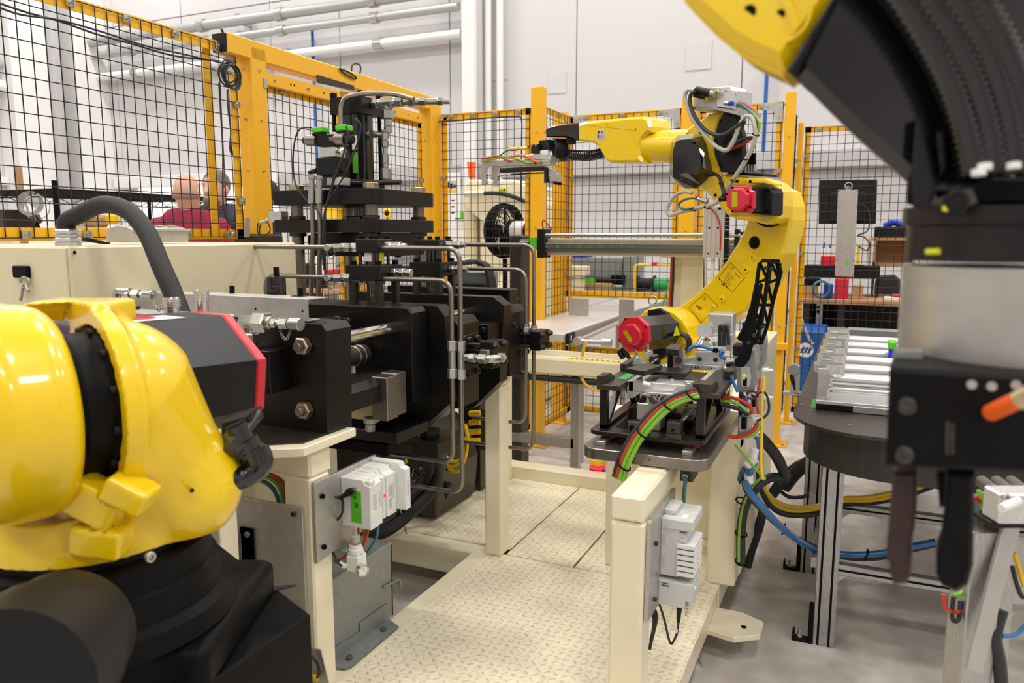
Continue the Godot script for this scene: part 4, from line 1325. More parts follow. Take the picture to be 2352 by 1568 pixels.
	part("lid_seam",mb().bx(V(-1.4,0.2,-2.094),V(-1.398,0.455,-2.09),0),M.dark_steel,bxt)
	part("foot_flange",mb().prism([V(-1.4,0.2,-1.74),V(-1.345,0.2,-1.75),V(-1.335,0.2,-1.77),V(-1.335,0.2,-2.03),V(-1.4,0.2,-2.06)],V(0,0.004,0)),M.grey_paint,bxt)
	part("stiffener",mb().prism([V(-1.398,0.204,-1.76),V(-1.398,0.25,-1.76),V(-1.398,0.235,-1.9),V(-1.398,0.265,-1.9),V(-1.398,0.26,-2.06),V(-1.398,0.204,-2.06)],V(0.002,0,0)),M.grey_paint,bxt)
	part("hook",mb().pipe(xs([880,1348,893,1342,915,1330,919,1335,920,1348],-1.395),0.004,0.01,6),M.grey_paint,bxt)
	for q in [-1.80,-1.985]: part("flange_bolt",mb().hexa(V(-1.365,0.204,q),V(-1.365,0.214,q),0.01),M.steel,bxt)
	var ap = thing("side_plate","large bare aluminium plate screwed to the left leg behind the near robot","plate",V(-1.53,0.42,-1.598))
	part("plate",mb().bx(V(-1.72,0.41,-1.605),V(-1.352,0.757,-1.594),0.0015),M.alu_plate,ap)
	part("cap_screw",mb().screw(pz(675,1180,-1.594),V(0,0,1),0.0075,0.006),M.dark_steel,ap)
	part("cap_screw",mb().screw(pz(675,1180,-1.594)+V(0,-0.3,0),V(0,0,1),0.0075,0.006),M.dark_steel,ap)
	var cb = part("clamp_block",mb().bx(pz(470,1300,-1.56),pz(532,1215,-1.594)+V(0,0,0.04),0.002),M.alu_bright,ap)
	part("angle_bracket",mb().bx(pz(530,1315,-1.59),pz(556,1222,-1.594)+V(0,0,0.035),0.001).bx(pz(556,1315,-1.59),pz(584,1213,-1.594)+V(0,0,0.004),0.001),M.alu_plate,ap)
	for q in [[542,1228],[570,1226]]: part("cap_screw",mb().screw(pz(q[0],q[1],-1.585),V(0,0,1),0.008,0.008),M.zinc,cb)
	for q in [[491,1210],[488,1224]]: part("top_screw",mb().screw(pz(q[0],q[1],-1.575),V(0,1,0),0.009,0.004),M.zinc,cb)
	part("hole",mb().cyl(pz(505,1250,-1.5595),pz(505,1250,-1.559),0.007),M.black,cb)
	var k = 0
	for q in [["teal_hose",588,1098,640,1150,"teal air hose arching out above the aluminium side plate"],["green_hose",606,1093,652,1152,"green air hose arching out above the aluminium side plate"],["red_hose",622,1090,660,1152,"red air hose arching out above the aluminium side plate"]]:
		solo("air_hose",q[5],"air hose",mb().hose(zs([q[1]-30,q[2]-4,q[1],q[2],(q[1]+q[3])/2.0+10,q[2]+20,q[3],q[4],q[3]+2,q[4]+40],-1.72),0.007,8),M[q[0]])
		k += 1
	var yc = thing("bracket_plate","small angled aluminium bracket with yellow connector at the foot of the left leg","bracket",pz(735,1560,-1.6))
	part("plate",mb().prism(zs([712,1485,738,1490,757,1568,745,1575,712,1575],-1.585),V(0,0,0.004)),M.alu_plate,yc)
	part("connector",mb().cyl(pz(705,1552,-1.575),pz(730,1556,-1.575),0.009),M.yellow_hose,yc)
	part("lead",mb().hose(zs([716,1505,730,1525,733,1545,728,1556],-1.572),0.004,7),M.dark_hose,yc)
	var rx = -0.462
	var rp = thing("mounting_plate","bare aluminium plate bolted to the right front cream post","plate",V(rx,0.48,-1.98))
	part("plate",mb().prism([V(-0.474,0.478,-1.89),V(-0.474,0.748,-1.90),V(-0.474,0.755,-1.907),V(-0.474,0.755,-2.19),V(-0.474,0.47,-2.12)],V(0.012,0,0),0.001),M.alu_plate,rp)
	for q in [[1504,1247],[1501,1375]]: part("cap_screw",mb().screw(px(q[0],q[1],rx),X,0.0065,0.009),M.dark_steel,rp)
	var bc = thing("bus_coupler","grey fieldbus coupler stack with green lamp on the right front post","bus coupler",px(1530,1380,rx))
	var fz = px(1517,1250,rx).z
	var w = pz(1600,1250,fz).x-rx
	part("top_cover",mb().bx(V(rx,pz(1517,1200,fz).y-0.015,fz-0.14),V(rx+w-0.012,pz(1517,1200,fz).y+0.016,fz),0.003),M.io_grey,bc)
	part("top_rib",mb().bx(V(rx,pz(1517,1200,fz).y+0.016,fz-0.12),V(rx+0.034,pz(1517,1200,fz).y+0.03,fz-0.03),0.002),M.io_grey,bc)
	part("top_label",mb().bx(V(rx+0.05,pz(1517,1200,fz).y+0.0161,fz-0.05),V(rx+0.066,pz(1517,1200,fz).y+0.0165,fz-0.015),0),M.label_white,bc)
	part("body",mb().bx(V(rx,pz(1517,1320,fz).y,fz-0.12),V(rx+0.05,pz(1517,1210,fz).y,fz-0.004),0.002),M.io_grey,bc)
	for i in 2: part("latch_slot",mb().bx(V(rx+0.004,pz(1517,[1252,1302][i],fz).y,fz-0.004),V(rx+0.012,pz(1517,[1226,1276][i],fz).y,fz-0.0034),0),M.wall_grey,bc)
	var ya = pz(1555,1322,fz).y
	var yb = pz(1555,1246,fz).y
	for i in 6:
		var y = lerpf(ya,yb,i/6.0)
		var md = part("terminal_module",mb().bx(V(rx+0.046,y,fz-0.11),V(rx+w-0.004,y+(yb-ya)/6.0-0.002,fz+0.004),0.0012),M.io_white,bc)
		part("marking",mb().bx(V(rx+0.05,y+0.0005,fz+0.004),V(rx+w-0.006,y+0.002,fz+0.0044),0),M.dark_steel,md)
		part("red_mark",mb().bx(V(rx+w-0.004,y+0.003,fz-0.06),V(rx+w-0.0034,y+0.007,fz-0.056),0),M.red,md)
	for i in 2: part("upper_module",mb().bx(V(rx+0.046,yb+i*0.013,fz-0.11),V(rx+w-0.03+0.0*i,yb+0.012+i*0.013,fz-0.004-i*0.002),0.001),M.io_grey,bc)
	var lo = part("base_module",mb().prism([V(rx,pz(1517,1384,fz).y,fz+0.01),V(rx+w-0.012,pz(1517,1384,fz).y,fz+0.01),V(rx+w-0.006,pz(1517,1365,fz).y,fz+0.01),V(rx+w-0.006,pz(1517,1328,fz).y,fz+0.01),V(rx,pz(1517,1328,fz).y,fz+0.01)],V(0,0,-0.11),0.002),M.io_grey,bc)
	text("2527 VB",0.0085,V(rx+w-0.018,pz(1517,1383,fz).y+0.001,fz+0.0105),V(0,1,0),V(-1,0,0),lo,M.dark_steel)
	part("status_lamp",mb().cyl(V(rx+w-0.006,pz(1517,1345,fz).y,fz-0.03),V(rx+w-0.004,pz(1517,1345,fz).y,fz-0.03),0.004),M.led,lo)
	part("small_print",mb().bx(V(rx+0.008,pz(1517,1340,fz).y,fz+0.0101),V(rx+0.03,pz(1517,1337,fz).y,fz+0.0104),0).bx(V(rx+0.008,pz(1517,1334,fz).y,fz+0.0101),V(rx+0.026,pz(1517,1332,fz).y,fz+0.0104),0),M.dark_steel,lo)
	part("connector",mb().cyl(pz(1560,1380,fz),pz(1560,1398,fz),0.008).cyl(pz(1560,1398,fz),pz(1558,1428,fz),0.0072,0.005),M.plastic,bc)
	solo("bus_cable","black cable with white tag hanging in a loop under the bus coupler","cable",mb().hose(zs([1558,1428,1556,1450,1548,1470,1541,1478,1535,1462,1525,1420,1514,1385],fz),0.0034,7),M.dark_hose)
	solo("cable_tag","white tag round the looped black bus cable","tag",mb().cyl(pz(1553.5,1452,fz),pz(1555.5,1444,fz),0.0042),M.label_white)
	solo("cable_bundle","black cables hanging behind the right front post edge","cable",mb().hose(zs([1500,1395,1508,1415,1503,1440,1496,1470],fz-0.03),0.006,7).hose(zs([1497,1400,1502,1425,1499,1455,1492,1490],fz-0.03),0.005,7),M.dark_hose)
	var pz0 = -2.9
	var pu = thing("power_unit","dark grey hydraulic power unit with round fan grille on the deck","pump",V(-1.95,0.2,-3.1))
	part("housing",mb().prism([V(-2.25,0.215,pz0),V(-1.70,0.215,pz0),V(-1.68,0.42,pz0),V(-1.73,0.56,pz0),V(-1.80,0.62,pz0),V(-2.25,0.62,pz0)],V(0,0,-0.4),0.008),M.dark_steel,pu)
	var fc = pz(940,1108,pz0+0.004)
	var grl = mb()
	for i in 6: grl.torus(fc,V(0,0,1),0.012+i*0.0095,0.0014,24,5)
	for i in 4: grl.cyl(fc-V(cos(i*PI/4+0.4),sin(i*PI/4+0.4),0)*0.075,fc+V(cos(i*PI/4+0.4),sin(i*PI/4+0.4),0)*0.075,0.0022,-1,6)
	part("fan_grille",grl,M.zinc,pu)
	part("fan_opening",mb().cyl(fc-V(0,0,0.003),fc-V(0,0,0.002),0.068,-1,28),M.black,pu)
	for i in 4: part("grille_screw",mb().screw(fc+V(0.062*[-1,1][i % 2],0.075*[-1,1][i/2],-0.003),V(0,0,1),0.007,0.005),M.zinc,pu)
	part("warning_triangle",mb().prism([pz(927,1068,pz0+0.001),pz(938,1062,pz0+0.001),pz(933,1047,pz0+0.001)],V(0,0,0.001)),M.label_yellow,pu)
	var hh = [
		[[800,1238,0.26,880,1222,0.29,940,1180,0.33,990,1128,0.40,1010,1075,0.52,1012,1030,0.7],0.026,"thick black hydraulic hose sweeping over the deck, nearest the camera"],
		[[800,1215,0.28,870,1204,0.31,925,1160,0.36,972,1112,0.43,992,1065,0.55,995,1020,0.72],0.022,"thick black hydraulic hose sweeping over the deck, behind the nearest"],
		[[870,1190,0.30,920,1150,0.34,950,1120,0.40,978,1080,0.5,982,1030,0.66],0.014,"thinner black hose beside the fan grille"],
		[[985,1170,0.25,1010,1155,0.26,1024,1135,0.3,1030,1110,0.36],0.014,"short black hose bending up beside the bent tube"]]
	for h in hh:
		var pts = []
		for i in range(0,h[0].size(),3): pts.append(py(h[0][i],h[0][i+1],h[0][i+2]))
		solo("hydraulic_hose",h[2],"hose",mb().hose(pts,h[1],14),M.rubber)
	solo("cable_tie","pale cable tie round the two thick black hoses","cable tie",mb().torus(py(925,1192,0.30),V(0.75,0.2,-0.6),0.062,0.003,24,6),M.grey_hose)
	var yl = [[[1015,1050,1030,1075,1050,1082,1065,1060,1072,1030,1070,1005],"yellow cable loop hanging nearest the bent tube"],[[1010,1058,1035,1070,1055,1062,1060,1040,1052,1010],"yellow cable loop lying across the other loops"],[[1020,1045,1040,1060,1062,1050,1074,1010,1068,975],"yellow cable loop rising to the plug stack"]]
	for q in yl: solo("yellow_cable",q[1],"cable",mb().hose(zs(q[0],-3.0),0.009,7),M.yellow_hose)
	var ps = thing("plug_stack","stack of yellow sensor plugs beside the rear cream post","plug",pz(1090,1020,-3.1))
	for i in 4: part("plug",mb().cyl(pz(1078,950+i*21,-3.1),pz(1105,948+i*21,-3.1),0.014,-1,12,0.003),M.yellow_hose,ps)
	part("plug_bar",mb().bx(pz(1104,1030,-3.12),pz(1114,940,-3.1),0.002),M.dark_steel,ps)
func cabinet_side() -> void:
	var X = V(1,0,0)
	var x = -2.1
	var z0 = px(157,565,x).z
	var z1 = px(680,558,x).z
	var y1 = 1.462
	var t = thing("cabinet","large cream steel cabinet behind the near robot","cabinet",V(-2.45,0.0,(z0+z1)/2))
	part("body",mb().bx(V(-2.8,0.1,z1),V(x,y1,z0),0.006),M.cream_wall,t)
	part("front_panel",mb().bx(V(-2.8,0.12,z0),V(x-0.008,y1-0.006,z0+0.006),0.003),M.cream_wall,t)
	part("plinth",mb().bx(V(-2.78,0.0,z1+0.02),V(x-0.02,0.1,z0-0.02),0),M.dark_steel,t)
	part("seam",mb().prism(xs([341,560,350,560,381,660,376,660],x+0.0005),V(0.001,0,0)),M.grey_hose,t,"thin shadow-gap strip of the cabinet side")
	part("screw_hole",mb().torus(px(171,580,x),X,0.007,0.002,16,6),M.cream_wall,t)
	part("screw_recess",mb().cyl(px(171,580,x)+X*0.0002,px(171,580,x)+X*0.0008,0.0055),M.black,t)
	var lk = part("latch",mb().bx(pz(39,637,z0+0.006),pz(60,611,z0+0.02),0.003),M.black,t)
	part("latch_ring",mb().torus(pz(57,648,z0+0.02),V(0.2,0.1,1),0.016,0.0035,20,8),M.zinc,t)
	part("shackle",mb().cyl(pz(54,655,z0+0.022),pz(47,690,z0+0.022),0.005).cyl(pz(60,655,z0+0.022),pz(66,668,z0+0.03),0.004),M.zinc,t)
	solo("grey_partition","narrow dark grey panel at the frame's edge left of the cream cabinet","panel",mb().bx(V(-2.98,0.0,z0-0.1),V(-2.81,1.45,z0+0.03),0.004),M.dark_steel)
	var gp = px(157,557,-2.17)
	gp.y = y1
	var gl = thing("conduit_gland","bright metal conduit gland on top of the cream cabinet","gland",gp)
	part("gland",mb().cyl(gp,gp+V(0,0.01,0),0.036,-1,20).hexa(gp+V(0,0.01,0),gp+V(0,0.026,0),0.04).cyl(gp+V(0,0.026,0),gp+V(0,0.034,0),0.034,-1,20).hexa(gp+V(0,0.034,0),gp+V(0,0.05,0),0.04),M.alu_bright,gl)
	var g2 = gp+V(0,0.05,0)
	var d0 = (g2-EYE).dot(-cam_basis.z)
	var pts = [gp+V(0,0.03,0),g2+V(0.0,0.02,0)]
	for q in [[185,492,0.99],[235,470,0.97],[290,482,0.95],[335,530,0.93],[370,610,0.91],[400,680,0.9],[428,760,0.89],[450,850,0.88]]: pts.append(pd(q[0],q[1],d0*q[2]))
	solo("conduit_hose","thick black conduit hose arching from the cabinet gland down behind the robot","hose",mb().hose(pts,0.0255,18,8),M.rubber)
	var lb = thing("light_box","domed aluminium box with green strips on top standing on the cabinet","light box",px(340,556,x-0.15))
	var lz = px(305,557,x-0.11).z
	var prof = zs([243,556,243,531,255,522,270,517,288,520,305,527,305,557],lz)
	for i in prof.size(): prof[i].y = maxf(prof[i].y,y1)
	var lend = px(432,530,x-0.11).z
	part("shell",mb().prism(prof,V(0,0,lend-lz),0.002),M.alu_plate,lb)
	for i in 4:
		var s = 0.12+i*0.22
		part("green_strip",mb().quad(prof[4]+V(0,0.002,(lend-lz)*s),prof[4]+V(0,0.002,(lend-lz)*(s+0.14)),prof[3]+V(0,0.002,(lend-lz)*(s+0.17)),prof[3]+V(0,0.002,(lend-lz)*(s+0.03))),M.tape_green,lb)
	part("rim",mb().bx(V(prof[5].x-0.002,prof[5].y-0.004,lend),V(prof[5].x+0.008,prof[5].y+0.003,lz),0.001),M.alu_bright,lb)
	var dc = thing("drag_chain","short black plastic chain lying on the cabinet between gland and light box","chain",px(220,557,x-0.12))
	for i in 9:
		var c = px(195+i*6,549+i*1.2,x-0.12)
		c.y = maxf(c.y,y1+0.006)
		part("link",mb().box(c,V(0.03,0.012-i*0.0007,0.011),0.003),M.plastic,dc)
	var mz = -1.38
	var mf = thing("hydraulic_manifold","zinc hydraulic fittings and knurled couplers between cabinet and near robot","manifold",pz(370,760,mz))
	part("block",mb().bx(pz(255,790,mz)-V(0,0,0.1),pz(470,730,mz),0.004),M.alu_plate,mf)
	var m = mb()
	var e0 = pz(268,675,mz)
	m.hose([pz(268,722,mz),pz(268,690,mz),e0+V(0.004,0.006,0),pz(282,670,mz),pz(300,670,mz)],0.010,12)
	m.hexa(pz(268,712,mz),pz(268,695,mz),0.013)
	fittings(m,pz(292,674,mz),V(1,0,0),[[1,0.014,0.012],[0,0.008,0.008],[1,0.026,0.0135],[0,0.006,0.008],[1,0.01,0.011],[0,0.03,0.0125],[0,0.004,0.006]])
	part("elbow_fitting",m,M.bright_zinc,mf)
	m = mb()
	chain(m,pz(350,690,mz),pz(376,688,mz),0.025,9)
	part("chain",m,M.bright_zinc,mf)
	part("filter_bowl",mb().cyl(pz(293,700,mz),pz(293,694,mz),0.009).cyl(pz(293,725,mz),pz(293,703,mz),0.017).bx(pz(279,710,mz)-V(0,0,0.02),pz(308,704,mz)+V(0,0,0.01),0.002),M.plastic,mf)
	part("blue_ring",mb().cyl(pz(293,704,mz),pz(293,698,mz),0.0095),M.blue,mf)
	for q in [[395,682,724,18],[464,664,714,16]]:
		var a = pz(q[0],q[2],mz)
		var b = pz(q[0],q[1],mz)
		var r: float = q[3]*1.9/1764.0
		part("coupler",mb().lathe(a,V(0,1,0),[Vector2(0,0),Vector2(0,r*0.94),Vector2((b.y-a.y)*0.45,r*0.94),Vector2((b.y-a.y)*0.47,r),Vector2(b.y-a.y-0.002,r),Vector2(b.y-a.y,r*0.93),Vector2(b.y-a.y,0)],24),M.chrome,mf)
		for i in 5: part("knurl_ring",mb().torus(b-V(0,0.006+i*0.004,0),V(0,1,0),r,0.0007,24,4),M.zinc,mf)
		part("detent_ball",mb().cyl(a+V(0.2*r,(b.y-a.y)*0.4,r*0.9),a+V(0.22*r,(b.y-a.y)*0.4,r*1.02),0.0028),M.zinc,mf)
	part("stand",mb().bx(V(pz(300,790,mz).x,0,mz-0.085),V(pz(465,790,mz).x,pz(300,789,mz).y,mz-0.02),0.003),M.cream,mf)
func near_robot() -> void:
	var Y: Material = M.robot
	var rt = cam_basis.x
	var fwd = V(-cam_basis.z.x,0,-cam_basis.z.z).normalized()
	var a = (rt*0.71+fwd*0.70).normalized()
	var D = 1.27
	var c1 = pd(215,925,D)
	var j1 = pd(215,1240,1.38)
	var base_y = pd(710,1410,1.55).y
	var t = thing("industrial_robot","large yellow industrial robot at the left edge, black motor with red end cap","robot",V(j1.x,base_y,j1.z))
	var f = Sdf.new()
	f.rcyl(c1-a*0.02,c1+a*0.03,0.156,0.006,0.0)
	var fl = j1+V(0,0.02,0)
	f.cone(fl+V(0,0.0,0),fl+V(0,0.17,0)+a*0.05,0.178,0.135,0.05)
	f.cone(c1+a*0.02+V(0,-0.01,0),pd(405,1105,1.38),0.15,0.10,0.02)
	f.cone(pd(420,1120,1.38),j1+V(0,0.07,0),0.095,0.12,0.04)
	f.boxp(pd(182,716,1.3),Basis(rt,V(0,1,0),rt.cross(V(0,1,0))),V(0.07,0.02,0.06),0.008,0.02)
	f.cut_cyl(c1-a*0.05,c1+a*0.06,0.129)
	f.cut_below(fl.y)
	f.cut_cyl(c1-a*0.3,c1,0.18)
	part("turret",f.mesh(0.0065),Y,t)
	var lg = Sdf.new()
	lg.boxp(pd(300,1130,1.2),Basis(rt,V(0,1,0),rt.cross(V(0,1,0))).rotated(rt.cross(V(0,1,0)),-0.5),V(0.035,0.022,0.03),0.008,0.0)
	lg.boxp(pd(225,1150,1.21),Basis(rt,V(0,1,0),rt.cross(V(0,1,0))).rotated(rt.cross(V(0,1,0)),-0.5),V(0.04,0.03,0.03),0.008,0.0)
	lg.boxp(pd(235,1235,1.22),Basis(rt,V(0,1,0),rt.cross(V(0,1,0))).rotated(rt.cross(V(0,1,0)),-0.15),V(0.04,0.025,0.03),0.008,0.0)
	part("casting_lug",lg.mesh(0.006),Y,t)
	for q in [[441,1126,1.275],[352,1035,1.2]]:
		if q[0] == 441: part("tapped_hole",mb().cyl(pd(q[0],q[1],q[2]-0.01),pd(q[0],q[1],q[2]+0.02),0.0035),M.black,t)
	part("reducer",mb().lathe(c1-a*0.05,a,[Vector2(0,0),Vector2(0,0.112),Vector2(0.012,0.118),Vector2(0.045,0.118),Vector2(0.05,0.125),Vector2(0.1,0.125),Vector2(0.1,0)],48),M.black,t)
	var u = V(0,1,0)
	var w = a.cross(u).normalized()
	for i in 12:
		var ang = i*TAU/12+0.2
		part("reducer_screw",mb().screw(c1+a*0.0+(u*cos(ang)+w*sin(ang))*0.1215,-a,0.007,0.008,10),M.plastic,t)
	var f2 = Sdf.new()
	var c0 = c1-a*0.05
	f2.rcyl(c0-a*0.13,c0,0.168,0.045,0.0)
	f2.cone(c0-a*0.075,c0-a*0.075+V(-0.28,0.42,0.30),0.10,0.09,0.05)
	part("lower_arm",f2.mesh(0.009),Y,t)
	var pe = pd(590,830,1.60)
	var oct = []
	for q in [[430,716],[512,724],[592,826],[586,942],[505,985],[410,975],[345,880],[350,775]]: oct.append(pp(q[0],q[1],pe,a))
	var mo = part("motor",mb().prism(oct,-a*0.30,0.004),M.plastic,t)
	part("motor_cap",mb().prism(oct,a*0.022,0.004),M.red,mo,"red end cap of the motor")
	var st = []
	for q in [[352,738,1.38],[420,731,1.43],[425,744,1.42],[368,757,1.37]]: st.append(pd(q[0],q[1],q[2]))
	var top0: Vector3 = (oct[0] as Vector3)
	var top1: Vector3 = (oct[1] as Vector3)
	var sk = part("sticker",mb().quad(top1-a*0.22+V(0,0.001,0),top1-a*0.08+V(0,0.001,0),top0.lerp(top1,0.35)-a*0.08+V(0,0.001,0),top0.lerp(top1,0.35)-a*0.22+V(0,0.001,0)),M.label_white,mo,"white warning sticker with red prohibition ring")
	var sc = top0.lerp(top1,0.68)-a*0.15+V(0,0.002,0)
	part("sticker_ring",mb().torus(sc,V(0,1,0),0.026,0.0022,24,5),M.red,sk)
	part("sticker_figure",mb().bar(sc-a*0.016,sc+a*0.016,0.008,0.001).bar(sc-(top1-top0).normalized()*0.014,sc+(top1-top0).normalized()*0.014,0.006,0.001),M.red,sk)
	var pts = [pd(515,975,1.42),pd(540,1000,1.42),pd(575,1040,1.42)]
	part("plug_housing",mb().prism([pd(505,968,1.40),pd(572,950,1.40),pd(580,975,1.40),pd(530,1035,1.40),pd(510,1040,1.40)],fwd*0.07,0.004),M.plastic,t)
	part("plug",mb().lathe(pd(540,975,1.38),pd(580,1050,1.40)-pd(540,975,1.38),[Vector2(0,0),Vector2(0,0.02),Vector2(0.03,0.02),Vector2(0.032,0.026),Vector2(0.05,0.026),Vector2(0.052,0.021),Vector2(0.085,0.021),Vector2(0.085,0)],14,true),M.black_gloss,t)
	part("plug",mb().lathe(pd(520,1010,1.37),pd(600,1055,1.42)-pd(520,1010,1.37),[Vector2(0,0),Vector2(0,0.022),Vector2(0.05,0.022),Vector2(0.052,0.027),Vector2(0.075,0.027),Vector2(0.08,0.0)],14,true),M.black_gloss,t)
	part("cable_elbow",mb().hose([pd(590,1030,1.4),pd(602,1062,1.4),pd(580,1085,1.4),pd(548,1098,1.39),pd(520,1100,1.37)],0.021,14),M.black_gloss,t)
	for i in 4: part("knurl_ring",mb().torus(pd(528,1000,1.37).lerp(pd(598,1052,1.42),0.35+i*0.1),pd(600,1055,1.42)-pd(520,1010,1.37),0.0225,0.003,18,5),M.plastic,t)
	part("clip",mb().bar(pd(560,990,1.38),pd(592,945,1.45),0.018,0.012),M.dark_steel,t)
	var k = j1
	var rY = pd(300,1290,1.2).y
	part("turntable",mb().lathe(V(k.x,base_y+0.08,k.z),u,[Vector2(0,0.235),Vector2(0.035,0.23),Vector2(0.045,0.212),Vector2(k.y-base_y-0.125,0.206),Vector2(k.y-base_y-0.12,0.197),Vector2(k.y-base_y-0.075,0.195),Vector2(k.y-base_y-0.07,0.17),Vector2(k.y-base_y-0.058,0.165)],56),M.black,t)
	part("swivel_bearing",mb().cyl(V(k.x,k.y-0.05,k.z),V(k.x,k.y+0.022,k.z),0.168,-1,48),M.plastic,t)
	for q in [0.15,0.55,0.95,1.35,1.75,2.15]:
		var d = (rt*cos(q-0.2)-fwd*sin(q-0.2))
		part("recess",mb().cyl(V(k.x,k.y-0.085,k.z)+d*0.19,V(k.x,k.y-0.085,k.z)+d*0.1972,0.008),M.black_gloss,t)
	var sd = (pd(405,1310,1.2)-V(k.x,pd(405,1310,1.2).y,k.z)).normalized()
	part("plug_screw",mb().screw(V(k.x,pd(405,1310,1.2).y,k.z)+sd*0.203,sd,0.009,0.008),M.zinc,t)
	var fb = Sdf.new()
	fb.cone(V(k.x,base_y+0.0,k.z),V(k.x,base_y+0.075,k.z),0.215,0.205,0.02)
	fb.boxp(V(k.x,base_y+0.035,k.z)+fwd*0.06,Basis(rt,u,-fwd),V(0.245,0.04,0.19),0.02,0.03)
	fb.cone(V(k.x,base_y+0.0,k.z)-fwd*0.12+rt*0.0,V(k.x,base_y-0.04,k.z)-fwd*0.34+rt*0.05,0.10,0.07,0.05)
	part("base_casting",fb.mesh(0.011),M.black,t)
	var hm = mb().lathe(pd(10,1600,0.92),(pd(130,1480,1.08)-pd(10,1600,0.92)),[Vector2(0,0),Vector2(0,0.105),Vector2(0.12,0.105),Vector2(0.135,0.098),Vector2(0.2,0.095),Vector2(0.21,0.08),Vector2(0.21,0)],36)
	part("cable_housing",hm,M.plastic,t)
	var pd_ = thing("robot_pedestal","black box pedestal under the near robot with rubber strip on top","pedestal",V(j1.x,0,j1.z))
	var top = [py(712,1408,base_y),py(500,1246,base_y),py(100,1190,base_y),py(-500,1300,base_y),py(-900,1900,base_y),py(60,1860,base_y)]
	part("box",mb().prism(top,V(0,-base_y,0),0.004),M.black,pd_)
	var st1 = [[655,1347,680,1346],[600,1352,618,1362],[565,1378,588,1398],[540,1410,560,1432],[500,1440,520,1462],[430,1470,445,1497],[340,1500,350,1532],[230,1560,245,1592]]
	var sm = mb()
	for i in st1.size()-1:
		var p: Array = st1[i]
		var q: Array = st1[i+1]
		sm.prism([py(p[0],p[1],base_y+0.001),py(p[2],p[3],base_y+0.001),py(q[2],q[3],base_y+0.001),py(q[0],q[1],base_y+0.001)],V(0,0.004,0))
	part("rubber_strip",sm,M.rubber,pd_)
func welding_robot() -> void:
	var Y: Material = M.robot
	var d = V(0.469,0,-0.883)
	var e = V(-0.883,0,-0.469)
	var U = V(0,1,0)
	var P = pz(1700,600,-3.36)
	var t = thing("industrial_robot","yellow jointed robot in the middle of the cell with two red motor caps","robot",V(-0.62,0.72,-3.42))
	var arm = rp([1536,716,1552,708,1585,686,1630,645,1665,602,1690,562,1706,532,1716,505,1722,470,1745,438,1776,426,1806,440,1817,474,1817,505,1811,538,1798,582,1778,627,1748,676,1708,716,1660,745,1618,764,1598,775,1585,790,1560,785,1540,760],P,d,0.0)
	var la = part("lower_arm",mb().prism(arm,d*0.11,0.010),Y,t)
	var hole = rp1(1733,557,P,d,0.0)
	part("arm_hole",mb().cyl(hole-d*0.0006,hole+d*0.002,0.0262,-1,28).torus(hole,d,0.027,0.0018,28,6),M.robot_dark,la)
	part("arm_hole_floor",mb().cyl(hole-d*0.0012,hole-d*0.0007,0.0258,-1,28),M.black,la)
	for b in [[1729,591],[1714,619],[1659,687],[1638,707]]:
		var c = rp1(b[0],b[1],P,d,0.0)
		part("boss",mb().lathe(c,-d,[Vector2(0,0.017),Vector2(0.006,0.013),Vector2(0.006,0.004)],18),Y,la)
		part("boss_hole",mb().cyl(c-d*0.0055,c-d*0.006,0.0042),M.black,la)
	var off = -0.0007
	for l in [[1678,603,1711,637,1682,671,1650,637],[1620,674,1649,702,1610,740,1582,705]]:
		var c = rp(l,P,d,off)
		var m = mb()
		for i in 4: m.bar(c[i],c[(i+1) % 4],0.0012,0.0006,d,0)
		part("label_outline",m,M.black,la)
	var rgt = (rp1(1711,637,P,d,0)-rp1(1678,603,P,d,0)).normalized()
	var upv = (rp1(1678,603,P,d,0)-rp1(1650,637,P,d,0)).normalized()
	upv = (upv-rgt*upv.dot(rgt)).normalized()
	text("CAUTION",0.0055,rp1(1694,633,P,d,off),rgt,upv,la,M.red)
	text("+ \u2022 J2 \u2022 -",0.0135,rp1(1662,652,P,d,off),rgt,upv,la,M.black,"lettering","Droid Sans",700)
	for i in 5:
		var m = mb()
		var a = rp1(1671-i*2.4,624+i*4.6,P,d,off)
		m.bar(a,a+rgt*(0.045-0.006*(i % 3)),0.0016,0.0005,d,0)
		part("small_print",m,M.dark_steel,la)
	for c in [[1682,616],[1618,686]]:
		var o = rp1(c[0],c[1],P,d,off)
		part("warning_triangle",mb().tube([o+upv*0.009,o-upv*0.005+rgt*0.008,o-upv*0.005-rgt*0.008,o+upv*0.009],0.0008,4),M.black,la)
	part("figure_print",mb().bar(rp1(1600,700,P,d,off),rp1(1608,712,P,d,off),0.006,0.0005,d,0).bar(rp1(1606,703,P,d,off),rp1(1613,709,P,d,off),0.005,0.0005,d,0),M.dark_steel,la)
	var sh = part("shoulder_housing",mb().prism(rp([1462,732,1478,714,1496,705,1530,708,1548,715,1566,730,1580,750,1588,775,1590,800,1575,808,1548,818,1510,838,1480,836,1455,815],P,d,-0.11),d*0.10,0.010),Y,t)
	part("shoulder_flange",mb().cyl(rp1(1552,762,P,d,-0.02),rp1(1552,762,P,d,0.004),0.072,-1,36,0.003),M.black,t)
	part("eye_bolt",mb().torus(rp1(1499,690,P,d,-0.07),d+e*0.4,0.019,0.0045,24,8).cyl(rp1(1500,704,P,d,-0.07),rp1(1500,712,P,d,-0.07),0.008),M.bright_zinc,sh)
	var mplate = rp([1487,712,1513,708,1530,718,1552,750,1553,775,1530,815,1505,832,1480,825],P,d,-0.13)
	part("motor_flange",mb().prism(mplate,d*0.02,0.003),M.plastic,t)
	var oct = [1436,728,1465,727,1488,748,1490,783,1468,808,1441,806,1420,783,1419,751]
	var oct2 = []
	for i in range(0,16,2): oct2 += [1455+(oct[i]-1455)*0.97,767+(oct[i+1]-767)*0.97]
